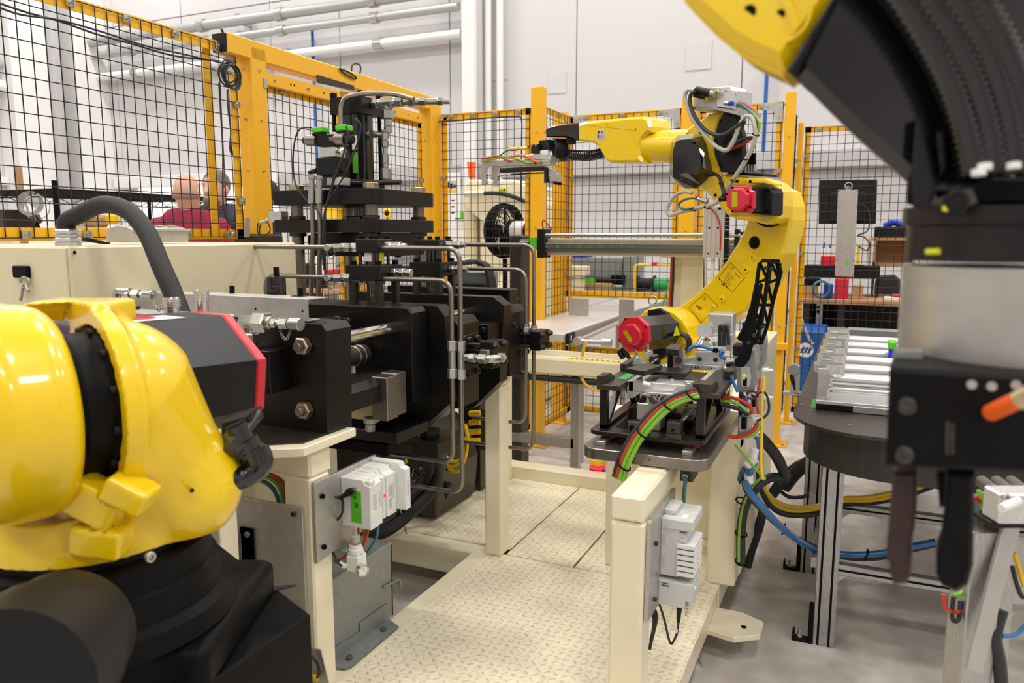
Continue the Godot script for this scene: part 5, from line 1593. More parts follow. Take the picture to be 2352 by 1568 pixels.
	var mo = part("motor",mb().prism(rp(oct2,P,d,-0.33),d*0.205,0.006),M.black_gloss,t)
	motor_cap(mo,oct,[1437,746,1455,744,1470,762,1472,778,1462,793,1444,791,1431,778,1429,762],P,d,-0.345,[1433,756,1453,786])
	var tri = rp([1511,752,1520,774,1504,777],P,d,-0.135)
	part("warning_triangle",mb().prism([rp1(1511,751,P,d,-0.31)+d*0.12,rp1(1519,775,P,d,-0.31)+d*0.12,rp1(1503,777,P,d,-0.31)+d*0.12],-d*0.001),M.label_yellow,mo)
	for b in [[1500,716],[1545,760]]: part("cap_screw",mb().screw(rp1(b[0],b[1],P,d,-0.13),-d,0.008,0.008),M.plastic,mo)
	part("cable_loop",mb().hose([rp1(1548,770,P,d,-0.12),rp1(1560,765,P,d,-0.14),rp1(1580,772,P,d,-0.15),rp1(1585,790,P,d,-0.14),rp1(1575,805,P,d,-0.12)],0.008,10).hose([rp1(1545,778,P,d,-0.13),rp1(1560,768,P,d,-0.15),rp1(1576,775,P,d,-0.16),rp1(1580,795,P,d,-0.15),rp1(1570,812,P,d,-0.13)],0.008,10),M.dark_hose,t)
	part("motor_plug",mb().bar(rp1(1422,805,P,d,-0.33),rp1(1432,822,P,d,-0.33),0.02,0.02).bar(rp1(1428,800,P,d,-0.33),rp1(1452,830,P,d,-0.33),0.014,0.014),M.plastic,mo)
	var c = V(-0.635,0,-3.42)
	part("turret",mb().lathe(V(c.x,0.80,c.z),U,[Vector2(0,0.13),Vector2(0.06,0.13),Vector2(0.12,0.105),Vector2(0.22,0.10),Vector2(0.25,0.085),Vector2(0.25,0)],36),Y,t)
	part("base",mb().lathe(V(c.x,0.72,c.z),U,[Vector2(0,0.16),Vector2(0.03,0.16),Vector2(0.035,0.135),Vector2(0.08,0.135),Vector2(0.08,0)],36),M.black,t)
	var el = part("elbow",mb().prism(rp([1577,296,1590,286,1612,272,1626,262,1645,258,1661,257,1648,283,1639,318,1640,352,1652,395,1664,402,1690,405,1722,410,1758,412,1780,422,1789,440,1791,472,1783,500,1770,512,1758,516,1735,510,1692,504,1668,493,1650,470,1628,448,1602,430,1585,400],P,d,-0.10),d*0.10,0.009),Y,t)
	part("elbow_top_ledge",mb().prism(rp([1712,411,1722,408,1758,410,1780,421,1780,427,1755,421,1716,421],P,d,-0.15),d*0.05,0.003),Y,el)
	part("elbow_recess",mb().prism(rp([1682,424,1760,424,1772,434,1772,490,1760,497,1680,497],P,d,-0.1008),d*0.0006),M.robot_dark,el)
	for b in [[1694,416],[1724,417],[1778,462],[1644,448],[1654,479],[1777,438],[1775,484]]: part("cap_screw",mb().screw(rp1(b[0],b[1],P,d,-0.10 if b[0] < 1720 else -0.15 if b[0] == 1724 else -0.10),-d,0.0055,0.006),M.black,el)
	part("side_cover",mb().prism(rp([1662,258,1688,260,1697,284,1706,312,1704,380,1700,396,1655,395,1641,355,1638,322,1648,285],P,d,-0.118),d*0.03,0.003),M.plastic,t)
	for b in [[1677,264],[1655,278],[1643,322],[1656,382]]: part("cover_screw",mb().screw(rp1(b[0],b[1],P,d,-0.118),-d,0.005,0.004),M.black,t)
	part("cover_window",mb().prism(rp([1672,300,1680,304,1683,330,1680,352,1672,358,1665,350,1660,325],P,d,-0.1185),d*0.001),M.black,t)
	var ring = rp1(1764,470,P,d,-0.045)
	part("reducer",mb().lathe(ring+d*0.02,-d,[Vector2(0,0.088),Vector2(0.012,0.088),Vector2(0.014,0.066),Vector2(0.03,0.062)],48),M.black,t)
	for i in 14:
		var a = i*TAU/14
		part("reducer_screw",mb().screw(ring+d*0.008+(U*cos(a)+e*sin(a))*0.077,-d,0.0045,0.004,8),M.plastic,t)
	var m3 = part("motor",mb().prism(rp([1727,428,1770,432,1774,442,1773,490,1768,495,1722,490],P,d,-0.16),d*0.075,0.004).prism(rp([1690,428,1733,430,1735,486,1688,486],P,d,-0.22),d*0.075,0.004),M.plastic,t)
	motor_cap(m3,[1682,427,1719,427,1722,437,1731,438,1729,478,1720,489,1682,488,1668,474,1667,444],[1684,432,1702,432,1716,446,1715,470,1700,485,1682,484,1672,472,1672,445],P,d,-0.245,[1681,440,1694,475])
	for b in [[1763,436],[1762,487]]: part("cap_screw",mb().screw(rp1(b[0],b[1],P,d,-0.16),-d,0.008,0.008),M.black,m3)
	part("motor_plug",mb().cyl(rp1(1654,457,P,d,-0.22),rp1(1668,456,P,d,-0.22),0.011).hose([rp1(1655,420,P,d,-0.15),rp1(1660,432,P,d,-0.2),rp1(1662,446,P,d,-0.22),rp1(1658,456,P,d,-0.22)],0.008,8),M.plastic,m3)
	var k = rp([1538,352,1540,328,1548,318,1562,309,1598,307,1613,312,1622,330,1637,392,1634,402,1610,425,1597,433,1575,433,1556,425,1542,410,1537,402],P,d,-0.10)
	var kf = rp([1545,348,1552,326,1562,321,1588,319,1600,328,1606,345,1612,385,1598,402,1580,397,1560,400,1546,408],P,d,-0.185)
	var ks = []
	var kc = V(0,0,0)
	for p in kf: kc += p
	kc /= kf.size()
	for p in k:
		var best = kf[0]
		for f in kf: if f.distance_to(p) < best.distance_to(p): best = f
		ks.append(best)
	var km = mb().prism(k,d*0.02)
	for i in k.size():
		var j = (i+1) % k.size()
		var a = [k[j],k[i],ks[i]]
		km.quad(k[i],k[j],ks[j],ks[i]) if ((k[j]-k[i]).cross(ks[j]-k[i])).dot(k[i]-kc) > 0 else km.quad(k[i],ks[i],ks[j],k[j])
	km.prism(kf,d*0.004)
	var kv = part("wrist_motor_cover",km,M.black_gloss,t,"faceted glossy black cover")
	part("cap_screw",mb().screw(rp1(1594,329,P,d,-0.186),-d,0.005,0.005),M.black,kv)
	part("cover_connector",mb().cyl(rp1(1622,402,P,d,-0.15),rp1(1640,399,P,d,-0.15),0.011,0.009).hose([rp1(1638,399,P,d,-0.15),rp1(1650,404,P,d,-0.17),rp1(1657,418,P,d,-0.18),rp1(1660,430,P,d,-0.18)],0.007,8),M.plastic,t)
	var fa = rp1(1592,337,P,d,-0.04)
	var fb = fa+e*0.25
	part("forearm_tube",mb().lathe(fa,rp1(1462,337,P,d,-0.04)-fa,[Vector2(0,0),Vector2(0,0.074),Vector2(fa.distance_to(rp1(1474,337,P,d,-0.04)),0.071),Vector2(fa.distance_to(rp1(1462,337,P,d,-0.04)),0.060)],40),Y,t)
	var fh = part("forearm_housing",mb().prism(rp([1326,284,1345,279,1450,268,1478,267,1490,274,1494,290,1493,303,1484,306,1474,318,1468,336,1469,356,1474,373,1440,374,1400,374,1390,368,1380,352,1370,334,1362,328,1326,324],P,d,-0.118),d*0.15,0.012),Y,t)
	part("housing_seam",mb().tube([rp1(1333,285,P,d,-0.1182),rp1(1400,293,P,d,-0.1182),rp1(1462,299,P,d,-0.1182)],0.0012,5),M.robot_dark,fh)
	part("tube_collar",mb().torus(rp1(1468,337,P,d,-0.04),e,0.070,0.0025,36,6),Y,fh)
	part("notch",mb().cyl(rp1(1395,287,P,d,-0.1186),rp1(1395,287,P,d,-0.104),0.004).cyl(rp1(1460,296,P,d,-0.1186),rp1(1460,296,P,d,-0.104),0.004),M.black,fh)
	var stk = rp([1371,297,1389,298,1388,322,1369,322],P,d,-0.1188)
	var sp = part("sticker",mb().quad(stk[3],stk[2],stk[1],stk[0]).quad(stk[0],stk[1],stk[2],stk[3]),M.label_white,fh,"white sticker with red ring and foot prints")
	var sc = rp1(1379,309.5,P,d,-0.119)
	part("sticker_ring",mb().torus(sc,d,0.0175,0.0011,24,4),M.red,sp)
	for b in [[1376,304,0.006],[1383,304,0.004],[1375,313,0.006],[1382,313,0.003]]: part("foot_print",mb().cyl(rp1(b[0],b[1],P,d,-0.1196),rp1(b[0],b[1],P,d,-0.119),b[2],-1,10),M.black,sp)
	part("wrist_cover",mb().prism(rp([1252,297,1258,292,1275,287,1300,284,1326,282,1326,323,1318,321,1312,314,1253,315],P,d,-0.085),d*0.09,0.006),M.black_gloss,t)
	part("wrist_lug",mb().prism(rp([1300,314,1312,316,1310,330,1300,331],P,d,-0.06),d*0.04,0.003),M.plastic,t)
	var wf = rp1(1279,345,P,d,-0.05)
	var wd = (-d*0.8+e*0.5).normalized()
	var wj = part("wrist_joint",mb().lathe(wf-wd*0.05,wd,[Vector2(0,0),Vector2(0,0.058),Vector2(0.06,0.06),Vector2(0.066,0.055),Vector2(0.066,0.03),Vector2(0.06,0.028),Vector2(0.06,0)],36),M.plastic,t)
	for i in 8: part("flange_screw",mb().screw(wf+wd*0.016+(U*cos(i*TAU/8)+wd.cross(U)*sin(i*TAU/8))*0.043,wd,0.005,0.004,8),M.black_gloss,wj)
	var hp = [rp1(1292,352,P,d,-0.02),rp1(1320,356,P,d,-0.03),rp1(1355,357,P,d,-0.03),rp1(1390,350,P,d,-0.02)]
	part("dress_hose",mb().hose(hp,0.024,14),M.black_gloss,t)
	var hs = Mb.smooth(hp,7)
	for i in hs.size()-1: part("hose_ring",mb().torus(hs[i],hs[i+1]-hs[i],0.0245,0.0022,18,5),M.plastic,t)
	var vb = thing("valve_box","grey aluminium valve box with plugs on top of the middle robot's elbow","valve",rp1(1645,262,P,d,-0.06))
	part("mount_plate",mb().prism(rp([1594,248,1640,246,1694,252,1692,264,1644,252,1594,254],P,d,-0.15),d*0.16,0.002),M.alu_plate,vb)
	part("body",mb().prism(rp([1590,208,1600,202,1645,200,1646,248,1594,248],P,d,-0.15),d*0.12,0.003),M.alu_plate,vb)
	part("valve_block",mb().prism(rp([1645,200,1660,199,1677,198,1680,206,1694,208,1691,236,1686,252,1664,247,1646,245],P,d,-0.16),d*0.10,0.002),M.alu_bright,vb)
	part("plug",mb().cyl(rp1(1600,206,P,d,-0.18),rp1(1632,214,P,d,-0.18),0.014,0.016,14).cyl(rp1(1596,218,P,d,-0.175),rp1(1622,224,P,d,-0.175),0.01),M.plastic,vb)
	part("plug_ring",mb().cyl(rp1(1632,214,P,d,-0.18),rp1(1643,217,P,d,-0.175),0.018,-1,18,0.002),M.nut,vb)
	part("yellow_sleeve",mb().cyl(rp1(1592,218,P,d,-0.172),rp1(1625,227,P,d,-0.172),0.009),M.yellow_hose,vb)
	part("air_fitting",mb().cyl(rp1(1664,237,P,d,-0.17),rp1(1676,237,P,d,-0.17),0.008),M.zinc,vb)
	part("blue_collar",mb().cyl(rp1(1675,237,P,d,-0.17),rp1(1681,237,P,d,-0.17),0.0085),M.blue_bin,vb)
	for b in [[1667,209],[1660,217],[1691,217],[1654,205]]: part("screw",mb().screw(rp1(b[0],b[1],P,d,-0.16),-d,0.0045,0.003,8),M.zinc,vb)
	var cpn = thing("connector_panel","connector plate with black plugs behind the middle robot's elbow","connector panel",rp1(1710,408,P,d,0.0))
	part("plate",mb().prism(rp([1666,398,1756,406,1756,411,1665,404],P,d,-0.09),d*0.12,0.002),M.alu_plate,cpn)
	part("panel",mb().prism(rp([1672,392,1752,399,1752,405,1670,399],P,d,-0.08),d*0.10,0.002),M.plastic,cpn)
	part("plug",mb().prism(rp([1690,332,1705,332,1707,370,1703,378,1689,377],P,d,-0.08),d*0.03,0.003),M.plastic,cpn)
	part("plug_base",mb().cyl(rp1(1695,376,P,d,-0.06),rp1(1694,394,P,d,-0.06),0.013),M.zinc,cpn)
	for x in [1719,1727,1733]:
		part("plug",mb().cyl(rp1(x,352,P,d,-0.04),rp1(x,378,P,d,-0.04),0.007),M.black,cpn)
		part("plug_base",mb().cyl(rp1(x,378,P,d,-0.04),rp1(x,394,P,d,-0.04),0.0085),M.zinc,cpn)
	var cb = [
		["grey_hose",0.0085,-0.19,[1594,208,1580,207,1573,222,1580,246,1592,276,1612,302,1640,332,1660,344,1672,343,1684,325,1693,303],"pale grey cable loop hanging left over the black faceted cover"],
		["dark_hose",0.0075,-0.20,[1596,210,1586,218,1586,240,1598,270,1620,298,1645,310,1665,308,1690,292,1712,276],"dark cable following the pale loop over the elbow"],
		["grey_hose",0.0085,-0.16,[1693,303,1700,285,1712,268,1726,270,1733,290,1734,318,1722,350,1702,385,1680,418,1662,448,1640,468,1600,478,1560,488,1540,494,1533,486,1537,468,1552,448,1572,440,1590,443],"long pale grey cable running down past the red upper motor cap"],
		["teal_hose",0.006,-0.15,[1681,237,1700,240,1718,252,1732,272,1736,310,1730,340,1716,366,1702,395],"light blue air hose from the valve box down the elbow"],
		["red_hose",0.006,-0.14,[1690,236,1710,240,1732,256,1742,280,1742,300],"red air hose arching right of the valve box"],
		["green_hose",0.006,-0.145,[1676,245,1700,246,1725,256,1741,275,1744,290,1740,305],"green air hose arching right of the valve box"],
		["dark_hose",0.006,-0.15,[1712,276,1700,300,1680,325,1662,350,1660,356,1672,345,1695,325,1720,316,1732,318],"dark cable crossing the black side cover"],
		["teal_hose",0.0055,-0.17,[1600,455,1580,456,1563,464,1560,474,1572,480,1592,478],"short clear blue air loop below the black faceted cover"],
		["red_hose",0.006,-0.13,[1726,318,1705,332,1685,340,1672,345],"red cable bundle behind the black side cover"]]
	for h in cb: solo("robot_cable",h[4],"cable",mb().hose(rp(h[3],P,d,h[2]),h[1],8),M[h[0]])
	var tn = 0
	for b in [[1590,247],[1612,306],[1736,309],[1709,364],[1686,415],[1624,476],[1592,481]]:
		var o = rp1(b[0],b[1],P,d,-0.17)
		solo("cable_tie",["black cable tie at the valve box loop","black cable tie above the faceted cover","black cable tie beside the green air hose","black cable tie in front of the black plugs","black cable tie above the red motor cap","black cable tie left of the red motor cap","black cable tie at the pale loop's low end"][tn],"cable tie",mb().torus(o,V(0.3,0.8,0.3),0.0135,0.002,16,5),M.black)
		tn += 1
	var bf = thing("brass_fitting","brass and zinc push fitting under the black faceted cover","fitting",rp1(1612,462,P,d,-0.16))
	part("body",mb().cyl(rp1(1600,455,P,d,-0.16),rp1(1612,459,P,d,-0.16),0.010),M.zinc,bf)
	part("nut",mb().hexa(rp1(1612,459,P,d,-0.16),rp1(1625,464,P,d,-0.16),0.0115),M.nut,bf)
	var oh = rp([1801,484,1816,502,1820,530,1814,556,1800,575,1785,590,1768,606,1758,640,1742,672,1715,705,1690,722,1660,744,1625,766],P,d,0.09)
	var os = solo("dress_hose","black corrugated hose following the outer side of the slanted arm","hose",mb().hose(oh,0.015,10),M.black_gloss)
	var hc = thing("hose_clamp","black hose clamp block where the corrugated hose meets the arm, upper","clamp",rp1(1790,575,P,d,0.08))
	part("clamp",mb().prism(rp([1776,572,1788,552,1798,560,1800,582,1788,592],P,d,0.06),d*0.05,0.004),M.plastic,hc)
	hc = thing("hose_clamp","black hose clamp block where the corrugated hose meets the arm, lower","clamp",rp1(1680,720,P,d,0.08))
	part("clamp",mb().prism(rp([1664,716,1678,704,1690,712,1688,728,1668,730],P,d,0.06),d*0.05,0.004),M.plastic,hc)
	gripper_tool(P,d,e)
func rp1(x: float,y: float,P: Vector3,d: Vector3,off: float) -> Vector3:
	return pp(x,y,P+d*off,d)
func rp(a: Array,P: Vector3,d: Vector3,off: float) -> Array:
	var o = []
	for i in range(0,a.size(),2): o.append(pp(a[i],a[i+1],P+d*off,d))
	return o
func motor_cap(parent: Node3D,rim: Array,top: Array,P: Vector3,d: Vector3,off: float,lab: Array) -> void:
	var c = part("motor_cap",mb().prism(rp(rim,P,d,off),d*0.02,0.003).prism(rp(top,P,d,off-0.022),d*0.023,0.005),M.red,parent,"bright red motor cap")
	var l = rp([lab[0],lab[1],lab[2],lab[1],lab[2],lab[3],lab[0],lab[3]],P,d,off-0.0228)
	if lab[0] == 1433: l = rp([1438,757,1453,781,1446,787,1431,762],P,d,off-0.0228)
	part("cap_label",mb().quad(l[3],l[2],l[1],l[0]).quad(l[0],l[1],l[2],l[3]),M.label_yellow,c,"yellow rating label")
	for i in range(0,rim.size(),4): part("cap_screw",mb().screw(rp1(lerpf(rim[i],(lab[0]+lab[2])/2.0,0.12),lerpf(rim[i+1],(lab[1]+lab[3])/2.0,0.12),P,d,off),-d,0.0045,0.003,8),M.black,c)
func gripper_tool(P: Vector3,d: Vector3,e: Vector3) -> void:
	var g = thing("gripper","aluminium part gripper with hook fingers and black bar on the middle robot","gripper",rp1(1200,380,P,d,-0.08))
	var A: Material = M.alu_plate
	for i in 2:
		var dx = i*26
		var dy = i*4
		part("hook_finger",mb().prism(rp([1105+dx,378+dy,1112+dx,370+dy,1142+dx,368+dy,1142+dx,379+dy,1122+dx,381+dy,1116+dx,390+dy,1116+dx,424+dy,1106+dx,424+dy],P,d,-0.12+0.03*i),d*0.014,0.002),A,g)
		for y in [402,408]: part("rubber_pad",mb().cyl(rp1(1116+dx,y+dy,P,d,-0.113+0.03*i),rp1(1121+dx,y+dy,P,d,-0.113+0.03*i),0.003),M.black,g)
		part("finger_screw",mb().screw(rp1(1118+dx,420+dy,P,d,-0.113+0.03*i),-e,0.005,0.006,8),M.bright_zinc,g)
	part("beam",mb().prism(rp([1140,368,1200,366,1262,368,1262,380,1140,382],P,d,-0.12),d*0.05,0.002),A,g)
	part("valve_rail",mb().prism(rp([1205,356,1242,353,1265,359,1265,368,1240,366,1204,366],P,d,-0.12),d*0.06,0.002),M.alu_bright,g)
	part("black_bar",mb().prism(rp([1147,386,1246,381,1256,385,1256,419,1249,420,1249,392,1147,397],P,d,-0.14),d*0.02,0.002),M.plastic,g)
	part("lower_bar",mb().prism(rp([1172,399,1246,395,1246,398,1172,401],P,d,-0.11),d*0.015,0.001),M.black,g)
	part("end_bracket",mb().prism(rp([1258,384,1277,390,1277,396,1284,400,1283,418,1261,414,1258,405],P,d,-0.13),d*0.02,0.002),A,g)
	part("black_foot",mb().prism(rp([1270,416,1284,419,1283,425,1271,423],P,d,-0.13),d*0.02,0.002),M.black,g)
	for q in [[1216,386],[1245,385],[1188,389],[1160,391]]: part("cap_screw",mb().screw(rp1(q[0],q[1],P,d,-0.14),-d,0.0055,0.004,8),M.dark_steel,g)
	for q in [[1262,405],[1282,409]]: part("cap_screw",mb().screw(rp1(q[0],q[1],P,d,-0.13),-d,0.005,0.004,8),M.zinc,g)
	part("adapter",mb().prism(rp([1219,332,1236,330,1236,352,1219,352],P,d,-0.13),d*0.05,0.002).prism(rp([1236,322,1256,320,1262,345,1240,346],P,d,-0.11),d*0.06,0.003),M.plastic,g)
	for q in [[1222,335],[1231,334]]: part("cap_screw",mb().screw(rp1(q[0],q[1],P,d,-0.13),-d,0.006,0.004,8),M.zinc,g)
	part("white_block",mb().prism(rp([1240,346,1256,344,1257,356,1240,356],P,d,-0.12),d*0.02,0.002),M.label_white,g)
	for q in [[1224,374],[1238,373]]: part("brass_fitting",mb().cyl(rp1(q[0],q[1],P,d,-0.12),rp1(q[0],q[1],P,d,-0.135),0.007),M.nut,g)
	var w = [["red_hose",[1106,364,1130,361,1146,359,1160,366,1170,370],"red wire bundle lying along the gripper's hook end"],["green_hose",[1106,370,1130,366,1160,360,1190,366,1210,373,1222,374],"green air tube lying along the gripper"],["orange",[1170,360,1196,357,1215,362,1228,370,1238,373],"orange air tube running to the gripper's brass fitting"],["dark_hose",[1148,358,1165,346,1185,345,1205,340,1220,334],"thin black lead looping from wrist to gripper"],["yellow_hose",[1170,342,1190,341],"yellow connector sleeve on the gripper lead, left"],["yellow_hose",[1195,341,1212,340],"yellow connector sleeve on the gripper lead, right"]]
	for h in w: solo("gripper_lead",h[2],"cable",mb().hose(rp(h[1],P,d,-0.13),0.0085 if h[0] == "yellow_hose" else 0.0065 if h[0] != "dark_hose" else 0.0035,7),M[h[0]])
func slide_fixture() -> void:
	var U = V(0,1,0)
	var S: Material = M.dark_steel
	var t = thing("slide_table","brownish steel slide plate with black carriage, rails and red bearing blocks on the cream beam","slide table",V(-0.54,0.828,-2.4))
	var zf = -2.13
	var pl = []
	var r = 0.045
	for k in 7: pl.append(V(-0.74+r-r*cos(PI/12*k),0.829,zf-r+r*sin(PI/12*k)))
	for k in 7: pl.append(V(-0.365-r+r*sin(PI/12*k),0.829,zf-r+r*cos(PI/12*k)))
	pl += [V(-0.365,0.829,-2.80),V(-0.74,0.829,-2.80)]
	part("base_plate",mb().prism(pl,V(0,0.034,0),0.002),M.steel,t)
	part("plate_hole",mb().cyl(py(1497,1023,0.8632),py(1497,1023,0.8636),0.012),M.black,t)
	part("side_hole",mb().cyl(pz(1492,1055,zf+0.0004),pz(1492,1055,zf),0.003),M.black,t)
	for x in [-0.69,-0.43]:
		part("linear_rail",mb().bx(V(x-0.014,0.863,-2.78),V(x+0.014,0.876,zf-0.04),0.001),M.zinc,t)
		for z in [-2.24,-2.52]: part("bearing_block",mb().bx(V(x-0.022,0.868,z-0.06),V(x+0.022,0.888,z),0.002),M.red,t,"red linear bearing block")
	var cp = []
	for k in 5: cp.append(V(-0.735+0.025-0.025*cos(PI/8*k),0.889,-2.19-0.025+0.025*sin(PI/8*k)))
	for k in 5: cp.append(V(-0.385-0.025+0.025*sin(PI/8*k),0.889,-2.19-0.025+0.025*cos(PI/8*k)))
	cp += [V(-0.385,0.889,-2.68),V(-0.735,0.889,-2.68)]
	part("carriage_plate",mb().prism(cp,V(0,0.013,0),0.001),M.black_top,t)
	part("plate_pocket",mb().bx(V(-0.67,0.9022,-2.6),V(-0.45,0.9028,-2.25),0),M.black,t)
	for s in 2:
		var x: float = [-0.70,-0.405][s]
		var w = 0.012
		part("upright",mb().bx(V(x-w,0.902,-2.245),V(x+w,1.03,-2.225),0.001),M.black_top,t)
		part("upright",mb().bx(V(x-w,0.902,-2.62),V(x+w,1.03,-2.60),0.001),M.black_top,t)
		part("brace",mb().bar(V(x,0.91,-2.25),V(x,1.02,-2.42),0.022,0.012),M.black_top,t)
		part("brace",mb().bar(V(x,0.91,-2.59),V(x,1.02,-2.44),0.022,0.012),M.black_top,t)
		part("rail_foot",mb().bx(V(x-w,0.902,-2.62),V(x+w,0.914,-2.225),0.001),M.black_top,t)
		var x0: float = [-0.715,-0.425][s]
		var x1: float = [-0.64,-0.35][s]
		part("top_rail",mb().bx(V(x0,1.028,-2.64),V(x1,1.045,-2.2),0.002),S,t)
		part("rail_lip",mb().bx(V(x0 if s == 0 else x0+0.045,1.045,-2.64),V(x0+0.022 if s == 0 else x1,1.07,-2.45),0.002),S,t)
		part("end_block",mb().prism([V(x0,1.045,-2.2),V(x0,1.07,-2.2),V(x0,1.07,-2.27),V(x0,1.055,-2.31),V(x0,1.045,-2.32)],V(0.022 if s == 0 else 0.055,0,0),0.001),S,t)
		for z in [-2.23,-2.3]: part("dowel_hole",mb().cyl(V(x0+0.011,1.0702 if z > -2.25 else 1.058,z),V(x0+0.011,1.0706 if z > -2.25 else 1.0584,z),0.005),M.black,t)
	part("green_wear_strip",mb().bar(V(-0.665,1.046,-2.3),V(-0.665,1.046,-2.55),0.03,0.001),M.green_plastic,t)
	var g = thing("gripper_block","aluminium gripper block with two round bores in the middle of the slide table","gripper block",V(-0.57,0.902,-2.3))
	var gz = -2.23
	part("body",mb().prism(zs([1484,906,1488,900,1550,905,1556,912,1552,933,1490,930,1484,924],gz),V(0,0,-0.1),0.002),M.alu_plate,g)
	for x in [1501,1527]: part("bore",mb().torus(pz(x,917+(x-1501)*0.08,gz+0.0005),V(0,0,1),0.0125,0.0016,24,6).cyl(pz(x,917+(x-1501)*0.08,gz+0.0002),pz(x,917+(x-1501)*0.08,gz+0.0008),0.012),M.dark_steel,g)
	for q in [[1513,909],[1513,925],[1540,913],[1540,929],[1489,912]]: part("hole",mb().cyl(pz(q[0],q[1],gz+0.0002),pz(q[0],q[1],gz+0.0007),0.003),M.black,g)
	part("top_slide",mb().prism(ys([1483,893,1545,897,1580,872,1515,866],1.035),V(0,-0.018,0),0.001),M.alu_bright,g)
	for i in 4: part("slide_hole",mb().cyl(py(1520+i*8,891-i*6,1.0352),py(1520+i*8,891-i*6,1.0356),0.005),M.wall_grey,g)
	part("stem",mb().bx(V(-0.605,0.902,-2.33),V(-0.53,0.985,-2.26),0.003),M.alu_plate,g)
	part("side_clamp",mb().prism(zs([1574,876,1592,877,1591,900,1572,898],gz-0.03),V(0,0,-0.02),0.001).screw(pz(1582,884,gz-0.03),V(0,0,1),0.007,0.006,8),M.alu_bright,g)
	part("white_plug",mb().cyl(pz(1478,880,gz),pz(1494,884,gz),0.008,0.006),M.label_white,g)
	var uf = thing("locating_frame","wide aluminium locating frame spanning between the two steel rails","frame",V(-0.5,1.0,-2.3))
	part("frame",mb().prism([V(-0.64,1.012,-2.29),V(-0.42,1.012,-2.29),V(-0.42,1.03,-2.29),V(-0.43,1.045,-2.29),V(-0.64,1.045,-2.29)],V(0,0,-0.03),0.001).bx(V(-0.645,0.99,-2.4),V(-0.625,1.045,-2.29),0.001).bx(V(-0.44,0.99,-2.6),V(-0.425,1.045,-2.29),0.001),M.alu_bright,uf)
	part("black_tray",mb().bx(V(-0.62,1.02,-2.62),V(-0.45,1.03,-2.36),0.001),M.black_top,uf)
	var cb = thing("clamp_block","dark clamp blocks with a row of round rollers at the left rail's far end","clamp",pz(1500,870,-2.45))
	part("base",mb().prism(ys([1438,845,1480,852,1520,838,1478,833],1.085),V(0,-0.016,0),0.001),S,cb)
	part("upright_block",mb().bx(pz(1490,858,-2.45)-V(0,0,0.05),pz(1505,818,-2.45),0.002),S,cb)
	part("foot_plate",mb().bx(V(pz(1495,855,-2.45).x,1.045,-2.52),V(pz(1580,860,-2.45).x,1.058,-2.42),0.002),M.black_top,cb)
	for i in 4: part("roller",mb().cyl(pz(1482+i*8,850-i*6,-2.44),pz(1490+i*8,846-i*6,-2.44),0.011),M.black_gloss,cb)
	for q in [[1460,838,1452,1472,822,812],[1492,828,1478,1498,808,798]]:
		part("stop_block",mb().prism(zs([q[2],q[1],q[2]+4,q[4]+2,q[3]-4,q[4]-2,q[3],q[1]-2],-2.5),V(0,0,-0.03),0.001),M.alu_bright,cb)
		var c = pz((q[2]+q[3])/2.0,q[4],-2.515)
		part("stop_screw",mb().cyl(c,c+V(0,0.025,0),0.004).hexa(c,c+V(0,0.008,0),0.008),M.zinc,cb)
	var fg = thing("part_clamp","long silver part clamp with blue air hose behind the slide table","clamp",pz(1610,850,-2.6))
	var fz = -2.6
	part("rail",mb().prism(zs([1568,836,1658,841,1656,851,1566,848],fz),V(0,0,-0.06),0.001),M.alu_bright,fg)
	part("plate",mb().prism(zs([1569,826,1578,822,1596,818,1598,808,1652,808,1655,818,1665,820,1664,838,1572,834],fz-0.02),V(0,0,-0.02),0.001),M.alu_bright,fg)
	part("end_block",mb().prism(zs([1545,814,1558,810,1570,806,1570,840,1560,845,1545,838],fz),V(0,0,-0.03),0.001),M.alu_plate,fg)
	part("bushing",mb().cyl(pz(1558,827,fz),pz(1558,827,fz+0.004),0.012).cyl(pz(1558,827,fz+0.004),pz(1558,827,fz+0.006),0.006),M.dark_steel,fg)
	part("top_cover",mb().prism(ys([1600,800,1660,806,1668,796,1612,792],1.10),V(0,-0.02,0),0.002),M.alu_bright,fg)
	for q in [[1607,824],[1644,826]]: part("cap_screw",mb().screw(pz(q[0],q[1],fz-0.02),V(0,0,1),0.008,0.005),M.dark_steel,fg)
	for q in [1589,1597,1603,1628,1635,1641]: part("hole",mb().cyl(pz(q,844+(q-1589)*0.03,fz+0.0006),pz(q,844+(q-1589)*0.03,fz),0.0025),M.black,fg)
	part("black_post",mb().bx(pz(1532,862,fz)-V(0,0,0.03),pz(1546,804,fz),0.002),M.black_top,fg)
	part("cap_block",mb().prism(ys([1527,799,1560,802,1568,791,1542,788],1.118),V(0,-0.022,0),0.002),S,fg)
	solo("air_hose","bright blue air hose bowing over the silver part clamp","air hose",mb().hose(zs([1582,806,1588,798,1602,794,1622,798,1642,804,1662,805],fz-0.01),0.006,8),M.blue_hose)
	solo("air_hose","clear blue air hose hooked at the right end of the part clamp","air hose",mb().hose(zs([1662,806,1656,812,1658,820,1668,822],fz+0.005),0.007,8),M.blue_hose)
	solo("hose_sleeve","black sleeve on the blue air hose","sleeve",mb().bar(pz(1638,803,fz-0.003),pz(1649,805,fz-0.003),0.016,0.016),M.black)
	var mc = thing("stop_cylinder","drilled steel block with shaft and ball bearing at the front of the slide table","stop",pz(1547,1005,-2.2))
	part("block",mb().bx(pz(1530,1002,-2.2)-V(0,0,0.04),pz(1564,972,-2.2),0.001),S,mc)
	part("block_foot",mb().bx(pz(1529,1009,-2.19)-V(0,0,0.05),pz(1565,1001,-2.19),0.001),S,mc)
	part("tapped_hole",mb().cyl(pz(1546,987,-2.1996),pz(1546,987,-2.199),0.006),M.black,mc)
